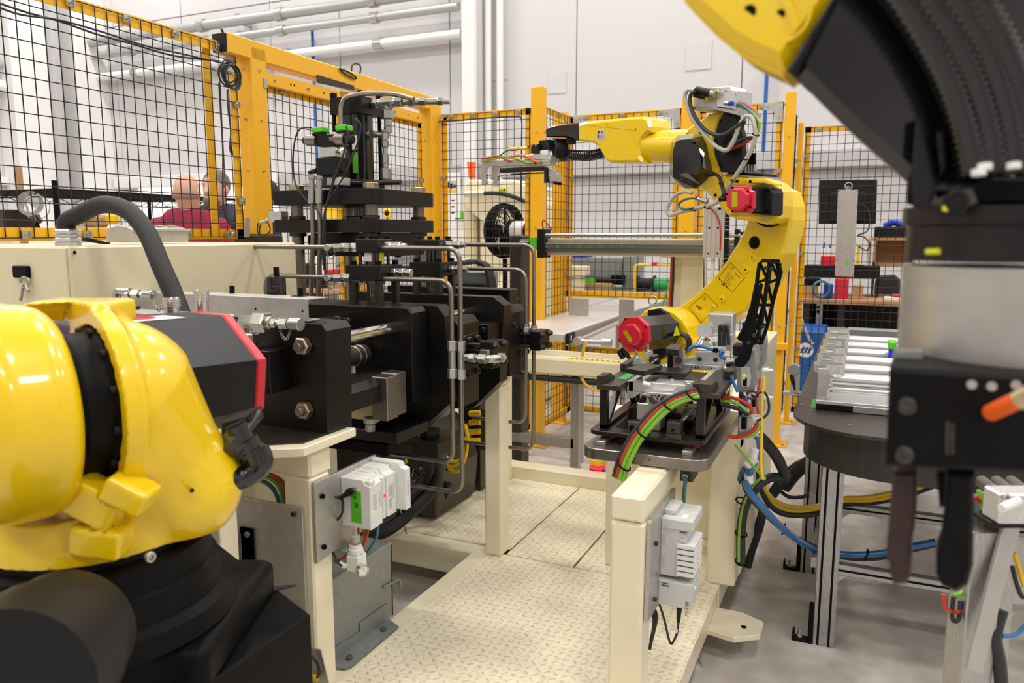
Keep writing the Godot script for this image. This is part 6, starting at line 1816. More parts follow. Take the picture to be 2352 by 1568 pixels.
	for x in [1538,1559]: part("cap_screw",mb().screw(pz(x,973,-2.22),U,0.008,0.008),M.plastic,mc)
	part("shaft",mb().cyl(pz(1562,970,-2.25),pz(1582,950,-2.35),0.007),M.chrome,mc)
	part("bearing",mb().cyl(pz(1583,948,-2.36),pz(1581,950,-2.345),0.022,-1,24).hexa(pz(1582,949,-2.345),pz(1580,951,-2.335),0.017),M.steel,mc)
	part("bearing_bracket",mb().prism(zs([1560,965,1575,930,1600,938,1612,965],-2.37),V(0,0,-0.01)),M.black_top,mc)
	var sc = thing("sensor_mount","small silver sensor mount block with black knurled screw on the black carriage","sensor",pz(1456,990,-2.24))
	part("block",mb().bx(pz(1441,990,-2.24)-V(0,0,0.03),pz(1472,969,-2.24),0.002),M.steel,sc)
	for x in [1447,1466]: part("cap_screw",mb().screw(pz(x,968,-2.25),U,0.008,0.006),M.plastic,sc)
	part("cross_screw",mb().screw(pz(1452,981,-2.24),V(0,0,1),0.009,0.006),M.plastic,sc)
	solo("plug_cable","black sensor plug and lead slanting across the carriage","plug",mb().hose(zs([1458,958,1466,940,1474,922,1482,910],-2.27),0.0085,8),M.plastic)
	solo("plug_cable","black sensor plug lying along the green cable bundle","plug",mb().hose(zs([1472,995,1482,982,1495,965,1506,958],-2.17),0.008,8),M.plastic)
	solo("cross_bed","dark blocks and cylinders filling the carriage pocket","block",mb().bx(V(-0.66,0.903,-2.5),V(-0.45,0.94,-2.36),0.004),M.black_top)
	var way = [1423,1102,1430,1075,1443,1042,1462,1008,1490,972,1520,942,1552,920,1585,908,1602,904]
	var cols = [["green_hose",0,0,"light green air tube of the front bundle, upper"],["green_hose",9,5,"light green air tube of the front bundle, lower"],["red_hose",-8,-4,"red brown air tube on the outside of the front bundle"],["dark_hose",-13,-7,"black cable on the outside of the front bundle"]]
	for c in cols:
		var pts = []
		for i in range(0,way.size(),2): pts.append(pz(way[i]+c[1]*(1.0 if i < 12 else 0.4),way[i+1]+c[2]*(1.0 if i < 12 else 1.4),-2.09-0.02*i/16.0*4))
		solo("air_tube",c[3],"air hose",mb().hose(pts,0.0068,9),M[c[0]])
	var k = 0
	for q in [[1433,1068],[1478,994],[1538,932],[1590,907]]:
		solo("cable_tie",["black cable tie lowest on the green front bundle","black cable tie second from below on the green front bundle","black cable tie third from below on the green front bundle","black cable tie highest on the green front bundle"][k],"cable tie",mb().torus(pz(q[0],q[1],-2.10-0.02*k),V(0.55,0.75,0.1),0.0215,0.0028,20,6),M.black)
		k += 1
	var tb = thing("pipe_block","dark steel block with brass fitting under the slide plate","block",pz(1570,1090,-2.25))
	part("block",mb().bx(pz(1561,1104,-2.2)-V(0,0,0.08),pz(1592,1078,-2.2),0.002),S,tb)
	part("brass_fitting",mb().hexa(pz(1573,1094,-2.2),pz(1573,1094,-2.19),0.009),M.nut,tb)
	solo("air_hose","teal air hose dropping from the steel block to the bus coupler","air hose",mb().hose(zs([1573,1094,1574,1108,1571,1130,1570,1160],-2.185),0.006,8),M.teal_hose)
	for n in 2:
		var dz: float = [-2.42,-2.72][n]
		var ox = 0.0 if n == 0 else 22.0
		var oy = 0.0 if n == 0 else -52.0
		var pc = thing("power_clamp",["grey pneumatic power clamp with slotted window and lit lamps, nearer one","grey pneumatic power clamp half hidden behind the nearer one"][n],"clamp",pz(1712+ox,1000+oy,dz))
		part("head",mb().prism(zs([1683+ox,795+oy,1712+ox,800+oy,1733+ox,805+oy,1738+ox,840+oy,1734+ox,890+oy,1725+ox,898+oy,1694+ox,898+oy,1690+ox,850+oy,1683+ox,840+oy],dz),V(0,0,-0.06),0.004),M.grey_paint,pc)
		part("black_cap",mb().bx(pz(1682+ox,816+oy,dz)-V(0,0,0.05),pz(1708+ox,792+oy,dz)+V(0,0,0.004),0.004).screw(pz(1696+ox,800+oy,dz+0.004),V(0,0,1),0.005,0.004),M.plastic,pc)
		part("window_frame",mb().prism(zs([1702+ox,842+oy,1722+ox,842+oy,1726+ox,865+oy,1722+ox,888+oy,1704+ox,888+oy,1700+ox,865+oy],dz+0.001),V(0,0,0.005),0.001),M.alu_plate,pc)
		part("window",mb().bx(pz(1706+ox,886+oy,dz+0.006),pz(1716+ox,868+oy,dz+0.0068),0),M.black,pc)
		part("green_lamp",mb().cyl(pz(1709+ox,862+oy,dz+0.006),pz(1709+ox,862+oy,dz+0.009),0.004),M.led,pc)
		part("yellow_lamp",mb().cyl(pz(1709+ox,869+oy,dz+0.0068),pz(1709+ox,869+oy,dz+0.009),0.0035),M.yellow_hose,pc)
		part("tube",mb().cyl(pz(1712+ox,995+oy,dz-0.03),pz(1712+ox,898+oy,dz-0.03),0.021,-1,20),M.chrome,pc)
		part("lower_head",mb().bx(pz(1694+ox,1002+oy,dz)-V(0,0,0.05),pz(1732+ox,958+oy,dz),0.004),M.alu_plate,pc)
		part("blue_plug",mb().cyl(pz(1709+ox,938+oy,dz+0.012),pz(1711+ox,915+oy,dz+0.012),0.009,0.006),M.blue_bin,pc)
		part("black_plug",mb().cyl(pz(1708+ox,985+oy,dz+0.012),pz(1709+ox,958+oy,dz+0.012),0.008),M.black,pc)
		for q in [[1738,902],[1738,965]]: part("flow_valve",mb().cyl(pz(q[0]-8+ox,q[1]+oy,dz-0.01),pz(q[0]+6+ox,q[1]+oy,dz-0.01),0.009).cyl(pz(q[0]+6+ox,q[1]+oy,dz-0.01),pz(q[0]+16+ox,q[1]+oy,dz-0.01),0.005),M.label_white,pc)
		if n == 0:
			part("pivot_screw",mb().screw(pz(1690,830,dz+0.035),V(0,0,1),0.006,0.005),M.zinc,pc)
			part("link_pin",mb().cyl(pz(1668,835,dz),pz(1690,832,dz),0.011),M.black_gloss,pc)
	var la = thing("lattice_arm","black curved lattice arm rising from the power clamp to the robot hose","bracket",pz(1705,840,-2.38))
	for n in 2:
		var z = -2.38-0.05*n
		var o = 26*n
		var edge1 = zs([1745+o,602,1738+o,650,1728+o,700,1714+o,745,1696+o,778],z)
		var edge2 = zs([1768+o*0.9,598+n*6,1762+o,640,1756+o*0.7,700,1748+o*0.6,745,1735+o*0.5,790],z)
		var m = mb()
		for i in 4:
			m.bar(edge1[i],edge1[i+1],0.010,0.020,V(0,0,1)).bar(edge2[i],edge2[i+1],0.010,0.014,V(0,0,1))
			m.bar(edge1[i],edge2[i+1],0.008,0.009,V(0,0,1)).bar(edge1[i+1],edge2[i+1],0.008,0.009,V(0,0,1))
		m.bar(edge1[0],edge2[0],0.005,0.01,V(0,0,1))
		part("lattice_side",m,M.black,la)
	part("curved_foot",mb().prism(zs([1745,650,1752,652,1745,690,1738,720,1735,770,1728,800,1722,825,1708,843,1690,842,1686,828,1700,812,1706,788,1695,776,1714,745,1728,700],-2.375),V(0,0,-0.012),0.001),M.black,la)
	part("tie_plate",mb().prism(zs([1745,600,1752,594,1790,596,1798,625,1780,690,1772,685,1786,630,1780,606],-2.43),V(0,0,-0.01)),M.black,la)
	for q in [[1752,750],[1732,770],[1720,787],[1759,615],[1772,618]]: part("cap_screw",mb().screw(pz(q[0],q[1],-2.374),V(0,0,1),0.006,0.004),M.dark_steel,la)
	var l = [["red_hose",0.006,[1660,912,1690,915,1720,930,1728,950],"red air hose passing behind the near power clamp"],["green_hose",0.006,[1660,920,1690,925,1712,940,1722,955],"green air hose passing behind the near power clamp"],["dark_hose",0.0075,[1660,928,1695,938,1722,952],"black hose passing behind the near power clamp"],
		["dark_hose",0.004,[1738,905,1755,900,1765,920,1765,945,1752,960,1738,966],"thin black lead looped between the white flow valves"],["dark_hose",0.004,[1715,905,1722,898,1735,900,1740,908,1728,916,1716,912],"small black lead coil at the blue plug"],
		["red_hose",0.007,[1742,970,1730,990,1712,1000,1690,1003,1672,1000],"red hose under the near power clamp"],["green_hose",0.006,[1746,972,1738,990,1722,1000,1700,1006],"green hose under the near power clamp"],["blue_hose",0.005,[1680,862,1686,880,1695,900],"thin blue hose left of the near power clamp"],["red_hose",0.004,[1745,870,1742,890,1738,920,1742,950],"thin red wire right of the near power clamp"],["yellow_hose",0.0045,[1756,865,1752,910,1750,980,1748,1060,1752,1100],"thin yellow cable hanging right of the power clamps"]]
	for h in l: solo("clamp_lead",h[3],"cable",mb().hose(zs(h[2],-2.40),h[1],7),M[h[0]])
func gantry_side() -> void:
	var z = -3.9
	var x0 = pz(1246,560,z).x
	var x1 = pz(1700,560,z).x
	var t = thing("linear_gantry","long horizontal linear axis with green dotted rail and black end block","linear axis",V((x0+x1)/2,1.4,z))
	var ya = 1.455
	part("top_rail",mb().cyl(V(x0,pz(1400,540,z).y,z),V(x1,pz(1400,540,z).y,z),0.011,-1,14),M.zinc,t)
	part("beam",mb().bx(V(x0,pz(1400,588,z).y,z-0.09),V(x1,pz(1400,548,z).y,z-0.03),0.003),M.cream,t)
	part("profile",mb().bx(V(x0,pz(1400,581,z).y,z-0.03),V(x1,pz(1400,557,z).y,z),0.002).bx(V(x0,pz(1400,570,z).y,z),V(x1,pz(1400,563,z).y,z+0.008),0.002),M.steel,t)
	part("bright_strip",mb().bx(V(x0,pz(1400,561,z).y,z),V(x1,pz(1400,558,z).y,z+0.003),0.0005),M.alu_bright,t)
	for i in 15:
		var x = 1256+i*24.5
		if x < 1612: part("green_dot",mb().bx(pz(x-2.5,569,z+0.0085),pz(x+2.5,563,z+0.009),0),M.green_plastic,t)
	part("end_block",mb().bx(pz(1233,592,z+0.02)-V(0,0,0.1),pz(1250,526,z+0.02),0.004),M.plastic,t)
	part("green_spacer",mb().bx(pz(1216,573,z)-V(0,0,0.05),pz(1233,545,z),0.002),M.tape_green,t)
	part("coupling",mb().cyl(pz(1196,558,z-0.02),pz(1217,558,z-0.02),0.02),M.steel,t)
	solo("red_wire","thin red wire hooked over the gantry end block","wire",mb().hose(zs([1248,530,1246,512,1250,505,1262,520,1270,530],z-0.03),0.004,6),M.red_hose)
	var zc = z+0.05
	var c = thing("gantry_carriage","silver grooved carriage plate with two upright guide rods on the linear axis","carriage",pz(1638,700,zc))
	part("plate",mb().bx(pz(1613,592,zc)-V(0,0,0.03),pz(1665,474,zc),0.002),M.alu_bright,c)
	for x in [1622,1633,1644,1656]: part("groove",mb().bx(pz(x,591,zc)+V(0,0,0.0002),pz(x+1.6,475,zc)+V(0,0,0.0006),0),M.wall_grey,c)
	for q in [[1629,523],[1649,523],[1627,582],[1648,582]]: part("bolt_hole",mb().cyl(pz(q[0],q[1],zc+0.0008),pz(q[0],q[1],zc),0.005),M.black,c)
	for x in [1619,1655]: part("guide_rod",mb().cyl(pz(x,790,zc-0.02),pz(x,592,zc-0.02),0.011),M.chrome,c)
	part("cream_bar",mb().bx(pz(1626,790,zc-0.02)-V(0,0,0.03),pz(1640,592,zc-0.02),0.001),M.cream,c)
	part("red_tag",mb().bx(pz(1650,655,zc-0.01)-V(0,0,0.01),pz(1662,610,zc-0.01),0.002),M.red,c)
	solo("red_tube","thin red tube running down the silver carriage plate","tube",mb().hose(zs([1632,478,1645,492,1653,515,1655,545,1654,575],zc+0.008),0.004,6),M.red_hose)
	var ec = thing("energy_chain","black energy chain with orange dots behind the silver carriage","energy chain",pz(1670,700,zc-0.03))
	for i in 22: part("link",mb().box(pz(1670-i*0.2,485+i*9.5,zc-0.04),V(0.024,0.018,0.03),0.003),M.plastic,ec)
	var bb = thing("stop_bracket","black stop bracket on the linear axis right of the energy chain","bracket",pz(1690,580,zc-0.04))
	part("bracket",mb().bx(pz(1685,580,zc-0.04)-V(0,0,0.05),pz(1698,526,zc-0.04),0.004).bx(pz(1698,540,zc-0.05)-V(0,0,0.03),pz(1712,532,zc-0.05),0.003),M.plastic,bb)
	var cl = thing("gantry_column","cream steel column carrying the linear axis","column",pz(1575,800,z-0.06))
	var cx0 = pz(1548,600,z-0.1).x
	var cx1 = pz(1606,600,z-0.1).x
	part("tube",mb().bx(V(cx0,0.2,z-0.22),V(cx1,1.4,z-0.1),0.006),M.cream,cl)
	part("wide_plate",mb().bx(V(pz(1566,600,z-0.1).x,0.6,z-0.1),V(cx1+0.02,1.4,z-0.09),0.002),M.cream,cl)
	part("gusset",mb().prism([V(cx0-0.04,1.4,z-0.15),V(cx0+0.06,1.4,z-0.15),V(cx0+0.005,1.27,z-0.15)],V(0,0,-0.01)),M.cream,cl)
	part("head_plate",mb().bx(V(cx0-0.06,1.375,z-0.2),V(cx1,1.395,z-0.06),0.002),M.cream,cl)
	solo("wire_loom","red and black wire loom hanging down the cream column","wire",mb().hose(zs([1544,590,1542,640,1539,700,1530,745,1524,790],z-0.05),0.008,7),M.red_hose)
	solo("wire_loom","black wire loom hanging beside the red one on the cream column","wire",mb().hose(zs([1547,590,1546,640,1543,700,1541,790],z-0.05),0.008,7),M.dark_hose)
	solo("wire_loom","green earth wire curving out from the cream column","wire",mb().hose(zs([1538,655,1528,680,1521,710,1519,760],z-0.03),0.005,6),M.green_hose)
	var sp = thing("steel_post","bare grey steel tube post at the gantry's left end","post",V(pz(1190,700,-3.95).x,0.0,-4.0))
	part("tube",mb().bx(V(pz(1170,700,-3.95).x,0.0,-4.07),V(pz(1197,700,-3.95).x,pz(1180,541,-3.95).y,-3.95),0.006),M.dark_steel,sp)
	part("bolt",mb().screw(pz(1198,550,-3.99),V(1,0,0),0.01,0.008),M.zinc,sp)
	part("handle",mb().cyl(pz(1165,690,-3.93),pz(1165,668,-3.93),0.008).cyl(pz(1172,672,-3.93),pz(1188,686,-3.9),0.008),M.zinc,sp)
	var cb = thing("cross_beam","cream cross beam with yellow warning strip below the white conveyor","beam",V(-1.4,0.7,-4.0))
	var by1 = pz(1300,826,z).y
	var by0 = pz(1300,862,z).y
	part("beam",mb().bx(V(-1.85,by0,z-0.12),V(-0.95,by1,z),0.008),M.cream,cb)
	part("rear_lip",mb().bx(V(-1.85,by1,z-0.12),V(-0.95,by1+0.03,z-0.11),0.002),M.cream,cb)
	part("warning_strip",mb().bx(V(-1.45,by1,z-0.08),V(-1.15,by1+0.001,z-0.03),0),M.yellow_hose,cb,"yellow warning strip with black print")
	for i in 10: part("print_mark",mb().bar(V(-1.44+i*0.03,by1+0.0012,z-0.07),V(-1.425+i*0.03,by1+0.0012,z-0.04),0.006,0.0006),M.black,cb)
	part("under_hose",mb().cyl(V(-1.8,by0-0.03,z-0.03),V(-1.05,by0-0.03,z-0.03),0.018),M.dark_hose,cb)
	for x in [1320,1700]:
		var lx = pz(x,900,z-0.05).x
		part("profile_leg",mb().bx(V(lx-0.024,0.0,z-0.1),V(lx+0.024,by0,z-0.05),0.003).bx(V(lx-0.006,0.0,z-0.05),V(lx+0.006,by0,z-0.0495),0),M.alu,cb)
	part("foot_rail",mb().bx(V(-2.3,0.30,z-0.1),V(-1.4,0.36,z-0.05),0.003),M.alu,cb)
	solo("yellow_cable","yellow cable sagging under the cream cross beam","cable",mb().hose(zs([1336,868,1345,882,1360,893,1384,898],z+0.02),0.008,7),M.yellow_hose)
	solo("yellow_cable","yellow cable rising from the warning strip to the conveyor rollers","cable",mb().hose(zs([1337,818,1341,800,1347,785],z+0.02),0.009,7),M.yellow_hose)
	var yb = 0.9
	var bx1 = py(1299,764,yb).x
	var bx0 = py(1232,740,yb).x-0.06
	var nz = py(1299,764,yb).z
	var cv = thing("belt_conveyor","white belt conveyor with aluminium side rails running back under the fence","conveyor",V((bx0+bx1)/2,0,nz-1.3))
	part("belt",mb().bx(V(bx0,yb-0.06,nz-2.7),V(bx1,yb,nz),0.028),M.belt,cv)
	for x in [bx0-0.02,bx1+0.002]: part("side_rail",mb().bx(V(x,yb-0.065,nz-2.7),V(x+0.018,yb-0.004,nz-0.12),0.003),M.alu,cv)
	part("end_bearing",mb().bx(V(bx1,yb-0.07,nz-0.12),V(bx1+0.022,yb-0.005,nz+0.01),0.006),M.plastic,cv)
	part("bearing_label",mb().bx(V(bx1+0.022,yb-0.05,nz-0.05),V(bx1+0.0225,yb-0.02,nz-0.03),0),M.label_white,cv)
	for z2 in [-0.3,-1.3,-2.5]:
		for x in [bx0,bx1-0.03]: part("conveyor_leg",mb().bx(V(x,0,nz+z2-0.04),V(x+0.04,yb-0.065,nz+z2),0.003),M.alu,cv)
	part("guide_tube",mb().cyl(V(bx1+0.07,yb-0.05,nz-0.02),V(bx1+0.07,yb-0.02,nz-1.2),0.014),M.alu_bright,cv)
	part("guide_collar",mb().cyl(V(bx1+0.07,yb-0.05,nz+0.0),V(bx1+0.07,yb-0.05,nz-0.06),0.026).cyl(V(bx1+0.09,yb-0.05,nz-0.03),V(bx1+0.25,yb-0.05,nz-0.03),0.013).cyl(V(bx1+0.22,yb-0.05,nz-0.03),V(bx1+0.28,yb-0.05,nz-0.03),0.026),M.alu_bright,cv)
	var k = 0
	for q in [[1306,1352,686,724,-5.2],[1421,1457,688,750,-4.75]]:
		solo("guide_plate",["bare steel upright plate at the belt's left side","bare steel upright plate before the belt, nearer the robot"][k],"plate",mb().bx(pz(q[0],q[3],q[4])-V(0,0,0.004),pz(q[1],q[2],q[4]),0.001),M.alu_plate)
		k += 1
	var ls = thing("laser_scanner","black and yellow safety laser scanner behind the deck edge","scanner",pz(1372,1115,-3.75))
	var lb = pz(1372,1116,-3.75)
	part("base",mb().cyl(lb,lb+V(0,0.02,0),0.046,-1,24),M.yellow_hose,ls)
	part("body",mb().cyl(lb+V(0,0.02,0),lb+V(0,0.10,0),0.038,0.044,24),M.black_gloss,ls)
	part("window",mb().cyl(lb+V(0,0.10,0),lb+V(0,0.125,0),0.044,-1,24),M.led_red,ls)
	part("cap",mb().cyl(lb+V(0,0.125,0),lb+V(0,0.145,0),0.046,0.042,24),M.yellow_hose,ls)
	var ac = thing("actuator","silver actuator housing with polished dome behind the part clamp","actuator",pz(1650,790,-3.0))
	part("housing",mb().bx(pz(1625,775,-3.05)-V(0,0,0.1),pz(1683,722,-3.05),0.004),M.alu_bright,ac)
	part("bracket",mb().bx(pz(1605,802,-3.04)-V(0,0,0.08),pz(1683,768,-3.04),0.003),M.alu_plate,ac)
	part("dome",mb().lathe(pz(1623,800,-3.0),V(0,1,0),[Vector2(0,0.045),Vector2(0.02,0.043),Vector2(0.035,0.034),Vector2(0.045,0.016),Vector2(0.047,0)],24),M.chrome,ac)
	part("lug",mb().cyl(pz(1618,760,-3.04),pz(1618,760,-3.02),0.03,-1,24),M.alu_bright,ac)
	part("sensor_cone",mb().cyl(pz(1645,774,-2.98),pz(1647,784,-2.98),0.014).cyl(pz(1647,784,-2.98),pz(1651,798,-2.98),0.011,0.004),M.label_white,ac)
	for x in [1655,1665]: part("hose",mb().hose(zs([x-2,795,x-2,760,x,748,x+6,755,x+8,792],-2.97),0.007,7),M.dark_hose,ac)
func pallet_table() -> void:
	var U = V(0,1,0)
	var x0 = -0.19
	var x1 = 0.95
	var zf = -2.55
	var zb = -5.2
	var yt = 0.88
	var t = thing("turn_table","dark grey conveyor table with rounded end, speckled skirt and aluminium legs","conveyor table",V(0.4,0,-3.6))
	for n in 2:
		var ins: float = [0.0,0.035][n]
		var r: float = [0.27,0.30][n]
		var pl = []
		for k in 9: pl.append(V(x0+ins+r-r*cos(PI/16*k),0,zf-ins*1.3-r+r*sin(PI/16*k)))
		for k in 9: pl.append(V(x1-ins-r+r*sin(PI/16*k),0,zf-ins*1.3-r+r*cos(PI/16*k)))
		pl += [V(x1-ins,0,zb),V(x0+ins,0,zb)]
		var q = []
		for p in pl: q.append(p+V(0,[yt-0.012,yt-0.155][n],0))
		part(["top_plate","skirt"][n],mb().prism(q,V(0,[0.012,0.142][n],0),0.001),[M.dark_steel,M.granite][n],t)
	for q in [[1841,930],[1870,953],[1952,976]]: part("cap_screw",mb().cyl(py(q[0],q[1],yt),py(q[0],q[1],yt)+V(0,0.003,0),0.006),M.bright_zinc,t)
	var c = py(2010,935,yt)
	part("turn_disc",mb().cyl(V(c.x,yt,c.z-0.05),V(c.x,yt+0.004,c.z-0.05),0.155,-1,40),M.granite,t)
	part("disc_rim",mb().torus(V(c.x,yt+0.002,c.z-0.05),U,0.165,0.004,40,6),M.alu_bright,t)
	part("green_strip",mb().prism(ys([1862,936,1879,937,1882,917,1866,916],yt+0.0005),V(0,0.001,0)),M.green_plastic,t,"teal green strip")
	for q in [[-0.087,-2.87],[-0.175,-3.5],[0.75,-2.87],[0.75,-3.5]]:
		var w = 0.04
		var lg = part("leg",mb().bx(V(q[0],0.0,q[1]-w),V(q[0]+0.075,0.73,q[1]),0.003),M.alu,t)
		for gx in [0.018,0.055]: part("groove",mb().bx(V(q[0]+gx-0.004,0.0,q[1]+0.0002),V(q[0]+gx+0.004,0.725,q[1]+0.0006),0),M.black,lg)
	for q in [[-2.89,0.30],[-3.52,0.32],[-3.52,0.62]]:
		var rl = part("cross_rail",mb().bx(V(-0.06,q[1]-0.02,q[0]-0.02),V(0.78,q[1]+0.02,q[0]+0.018),0.003),M.alu,t)
		part("groove",mb().bx(V(-0.06,q[1]-0.004,q[0]+0.0182),V(0.78,q[1]+0.004,q[0]+0.0186),0),M.black,rl)
		part("corner_gusset",mb().prism([V(-0.04,q[1]-0.02,q[0]),V(0.02,q[1]-0.02,q[0]),V(-0.04,q[1]-0.07,q[0])],V(0,0,0.01)),M.alu_plate,t)
	part("side_rail",mb().bx(V(-0.11,0.28,-3.5),V(-0.075,0.32,-2.9),0.003),M.alu,t)
	for q in [[-0.087,-2.88],[-0.175,-3.51]]:
		var ft = part("floor_angle",mb().bx(V(q[0]-0.016,0,q[1]-0.02),V(q[0]-0.001,0.15,q[1]+0.015),0.002).bx(V(q[0]-0.07,0,q[1]-0.02),V(q[0]-0.016,0.012,q[1]+0.015),0.002).bx(V(q[0]-0.07,0.012,q[1]-0.02),V(q[0]-0.062,0.04,q[1]+0.015),0.002),M.black,t)
		part("anchor_bolt",mb().hexa(V(q[0]-0.045,0.012,q[1]),V(q[0]-0.045,0.024,q[1]),0.011).cyl(V(q[0]-0.045,0.024,q[1]),V(q[0]-0.045,0.045,q[1]),0.006),M.zinc,ft)
	var p = V(0.08,yt+0.001,-2.95)
	var g = thing("work_pallet","silver pallet with round tube and end ring, nearest of the row on the dark table","pallet",p,"silver pallets on the conveyor table")
	part("base_plate",mb().bx(p+V(-0.2,0.02,-0.09),p+V(0.3,0.034,0.08),0.002),M.alu_bright,g)
	part("runner",mb().bx(p+V(-0.2,0.0,0.03),p+V(0.28,0.02,0.07),0.002),M.plastic,g)
	part("front_bar",mb().bx(p+V(-0.08,0.0,0.07),p+V(0.1,0.024,0.085),0.002),M.alu,g)
	part("tube",mb().cyl(p+V(-0.15,0.10,0),p+V(0.14,0.10,0),0.023,-1,24),M.alu_bright,g)
	part("lower_tube",mb().cyl(p+V(-0.15,0.065,0.01),p+V(0.1,0.065,0.01),0.012,-1,16),M.alu_bright,g)
	part("deck_plate",mb().bx(p+V(0.11,0.082,-0.1),p+V(0.2,0.09,0.09),0.001),M.alu_bright,g)
	part("post",mb().bx(p+V(0.06,0.034,0.03),p+V(0.085,0.09,0.042),0.001),M.alu_plate,g)
	part("end_bracket",mb().bx(p+V(-0.2,0.034,0.05),p+V(-0.165,0.145,0.06),0.003).bx(p+V(-0.2,0.034,-0.06),p+V(-0.165,0.145,-0.05),0.003).bx(p+V(-0.2,0.034,-0.06),p+V(-0.16,0.048,0.06),0.003),M.alu_plate,g)
	part("end_ring",mb().lathe(p+V(-0.165,0.125,0),U,[Vector2(0,0.052),Vector2(0.03,0.052),Vector2(0.03,0.047),Vector2(0,0.047),Vector2(0,0.052)],28),M.alu_bright,g)
	part("foot_block",mb().bx(p+V(-0.2,0.0,0.0),p+V(-0.16,0.02,0.03),0.002),M.plastic,g)
	for k in 4: part("set_screw",mb().cyl(p+V(0.13+0.02*(k % 2),0.09,-0.06+0.04*k),p+V(0.13+0.02*(k % 2),0.093,-0.06+0.04*k),0.004,-1,8),M.bright_zinc,g)
	var nm = ["second","third","fourth","fifth","sixth"]
	for k in 5: twin(g,V(0.0,0,-0.225*(k+1)),"silver pallet with round tube, %s back in the row on the dark table" % nm[k])
	solo("pallet_rail","grey guide rail crossing the dark table behind the pallets","rail",mb().bx(V(-0.05,yt,-4.75),V(0.9,yt+0.09,-4.65),0.004),M.grey_paint)
	var gt = thing("stop_unit","small dark stop unit with lime green tape right of the pallet row","stop",V(0.32,yt,-3.6))
	part("body",mb().bx(pz(2040,830,-3.5)-V(0,0,0.08),pz(2062,800,-3.5),0.003),M.blue_bin,gt)
	part("tape",mb().bx(pz(2040,802,-3.49)-V(0,0,0.09),pz(2060,786,-3.49),0.004),M.tape_green,gt)
	var sz = -3.0
	var s = thing("sensor_bracket","aluminium angle with grey optical sensor and plug at the dark table's left edge","sensor",pz(1825,905,sz))
	part("angle",mb().prism(zs([1814,900,1818,850,1830,832,1838,838,1836,905],sz),V(0,0,-0.004)),M.alu_plate,s)
	part("foot",mb().bx(pz(1798,906,sz)-V(0,0,0.03),pz(1838,902,sz),0.001),M.alu_plate,s)
	part("sensor",mb().prism(zs([1809,852,1812,838,1826,833,1838,840,1836,856,1824,862],sz+0.004),V(0,0,0.018),0.002),M.grey_paint,s)
	part("plug",mb().cyl(pz(1817,860,sz+0.012),pz(1822,880,sz+0.012),0.007).cyl(pz(1822,880,sz+0.012),pz(1826,896,sz+0.012),0.005,0.003),M.plastic,s)
	var d = 1.45
	var st = thing("valve_stand","near aluminium profile stand with valve manifold at the lower right edge","stand",V(pd(2260,1500,d).x,0,pd(2260,1500,d).z))
	var lp = pd(2225,1500,d)
	var rt = V(cam_basis.x.x,0,cam_basis.x.z).normalized()
	var fw = U.cross(rt)
	var b = Basis(rt,U,-fw if false else rt.cross(U))
	var top = pd(2300,1190,d).y
	part("leg",mb().box(V(lp.x,top/2,lp.z),V(0.06,top,0.06),0.003,b),M.alu,st)
	part("leg",mb().box(V(lp.x,top/2,lp.z)+rt*0.075+b.z*-0.06,V(0.05,top,0.05),0.003,b),M.alu,st)
	part("gusset_arm",mb().bar(pd(2235,1540,d-0.07),pd(2322,1200,d-0.07),0.03,0.012,b.z),M.alu_plate,st)
	part("manifold",mb().box(pd(2340,1158,d-0.08) ,V(0.10,0.055,0.05),0.003,b),M.alu_bright,st)
	for i in 2: part("cap_screw",mb().screw(pd(2308,1140+i*13,d-0.11),b.z,0.007,0.006),M.zinc,st)
	for i in 3: part("actuator_rod",mb().cyl(pd(2255+i*34,1105,d+0.15),pd(2300+i*34,1140,d-0.04),0.012),M.steel,st)
	part("shelf",mb().box(pd(2330,1178,d-0.03),V(0.16,0.012,0.12),0.002,b),M.plastic,st)
	part("cross_bar",mb().bar(pd(2240,1345,d+0.06),pd(2400,1360,d+0.06),0.04,0.04),M.alu,st)
	part("white_fitting",mb().cyl(pd(2300,1167,d-0.13),pd(2340,1150,d-0.12),0.008),M.label_white,st)
	var hs = [["green_hose",[2255,1130,2268,1200,2265,1280,2252,1320,2222,1350,2195,1370],"green air tubes curving beside the near stand, first"],["green_hose",[2248,1125,2262,1200,2258,1285,2245,1330,2215,1360,2190,1366],"green air tube beside the near stand, second"],["red_hose",[2240,1140,2258,1165,2256,1250,2245,1310,2222,1325],"red air tube running down beside the near stand"],["red_hose",[2250,1180,2275,1172,2298,1168],"short red tube plugged into the white fitting"],["red_hose",[2168,1365,2172,1395,2195,1405,2225,1395,2240,1375],"thin red tube loop low beside the near stand"],["blue_hose",[2302,1460,2330,1458,2352,1440,2375,1410],"blue air tube bowing out at the lower right edge"],["dark_hose",[2190,1370,2186,1405,2190,1425,2202,1420,2206,1380],"black hook shaped cable hanging by the near stand"],["dark_hose",[2300,1400,2285,1460,2295,1520,2300,1580],"thick black cable bundle behind the slanted arm"],["yellow_hose",[2330,1270,2342,1310,2350,1340,2360,1350],"yellow cable at the right picture edge"],["dark_hose",[2325,1300,2335,1340,2348,1370,2365,1370],"dark cable tangle at the right picture edge"]]
	for h in hs:
		var pts = []
		for i in range(0,h[1].size(),2): pts.append(pd(h[1][i],h[1][i+1],d-0.03))
		solo("stand_hose",h[2],"air hose",mb().hose(pts,0.012 if h[2].begins_with("thick") else 0.0042,7),M[h[0]])
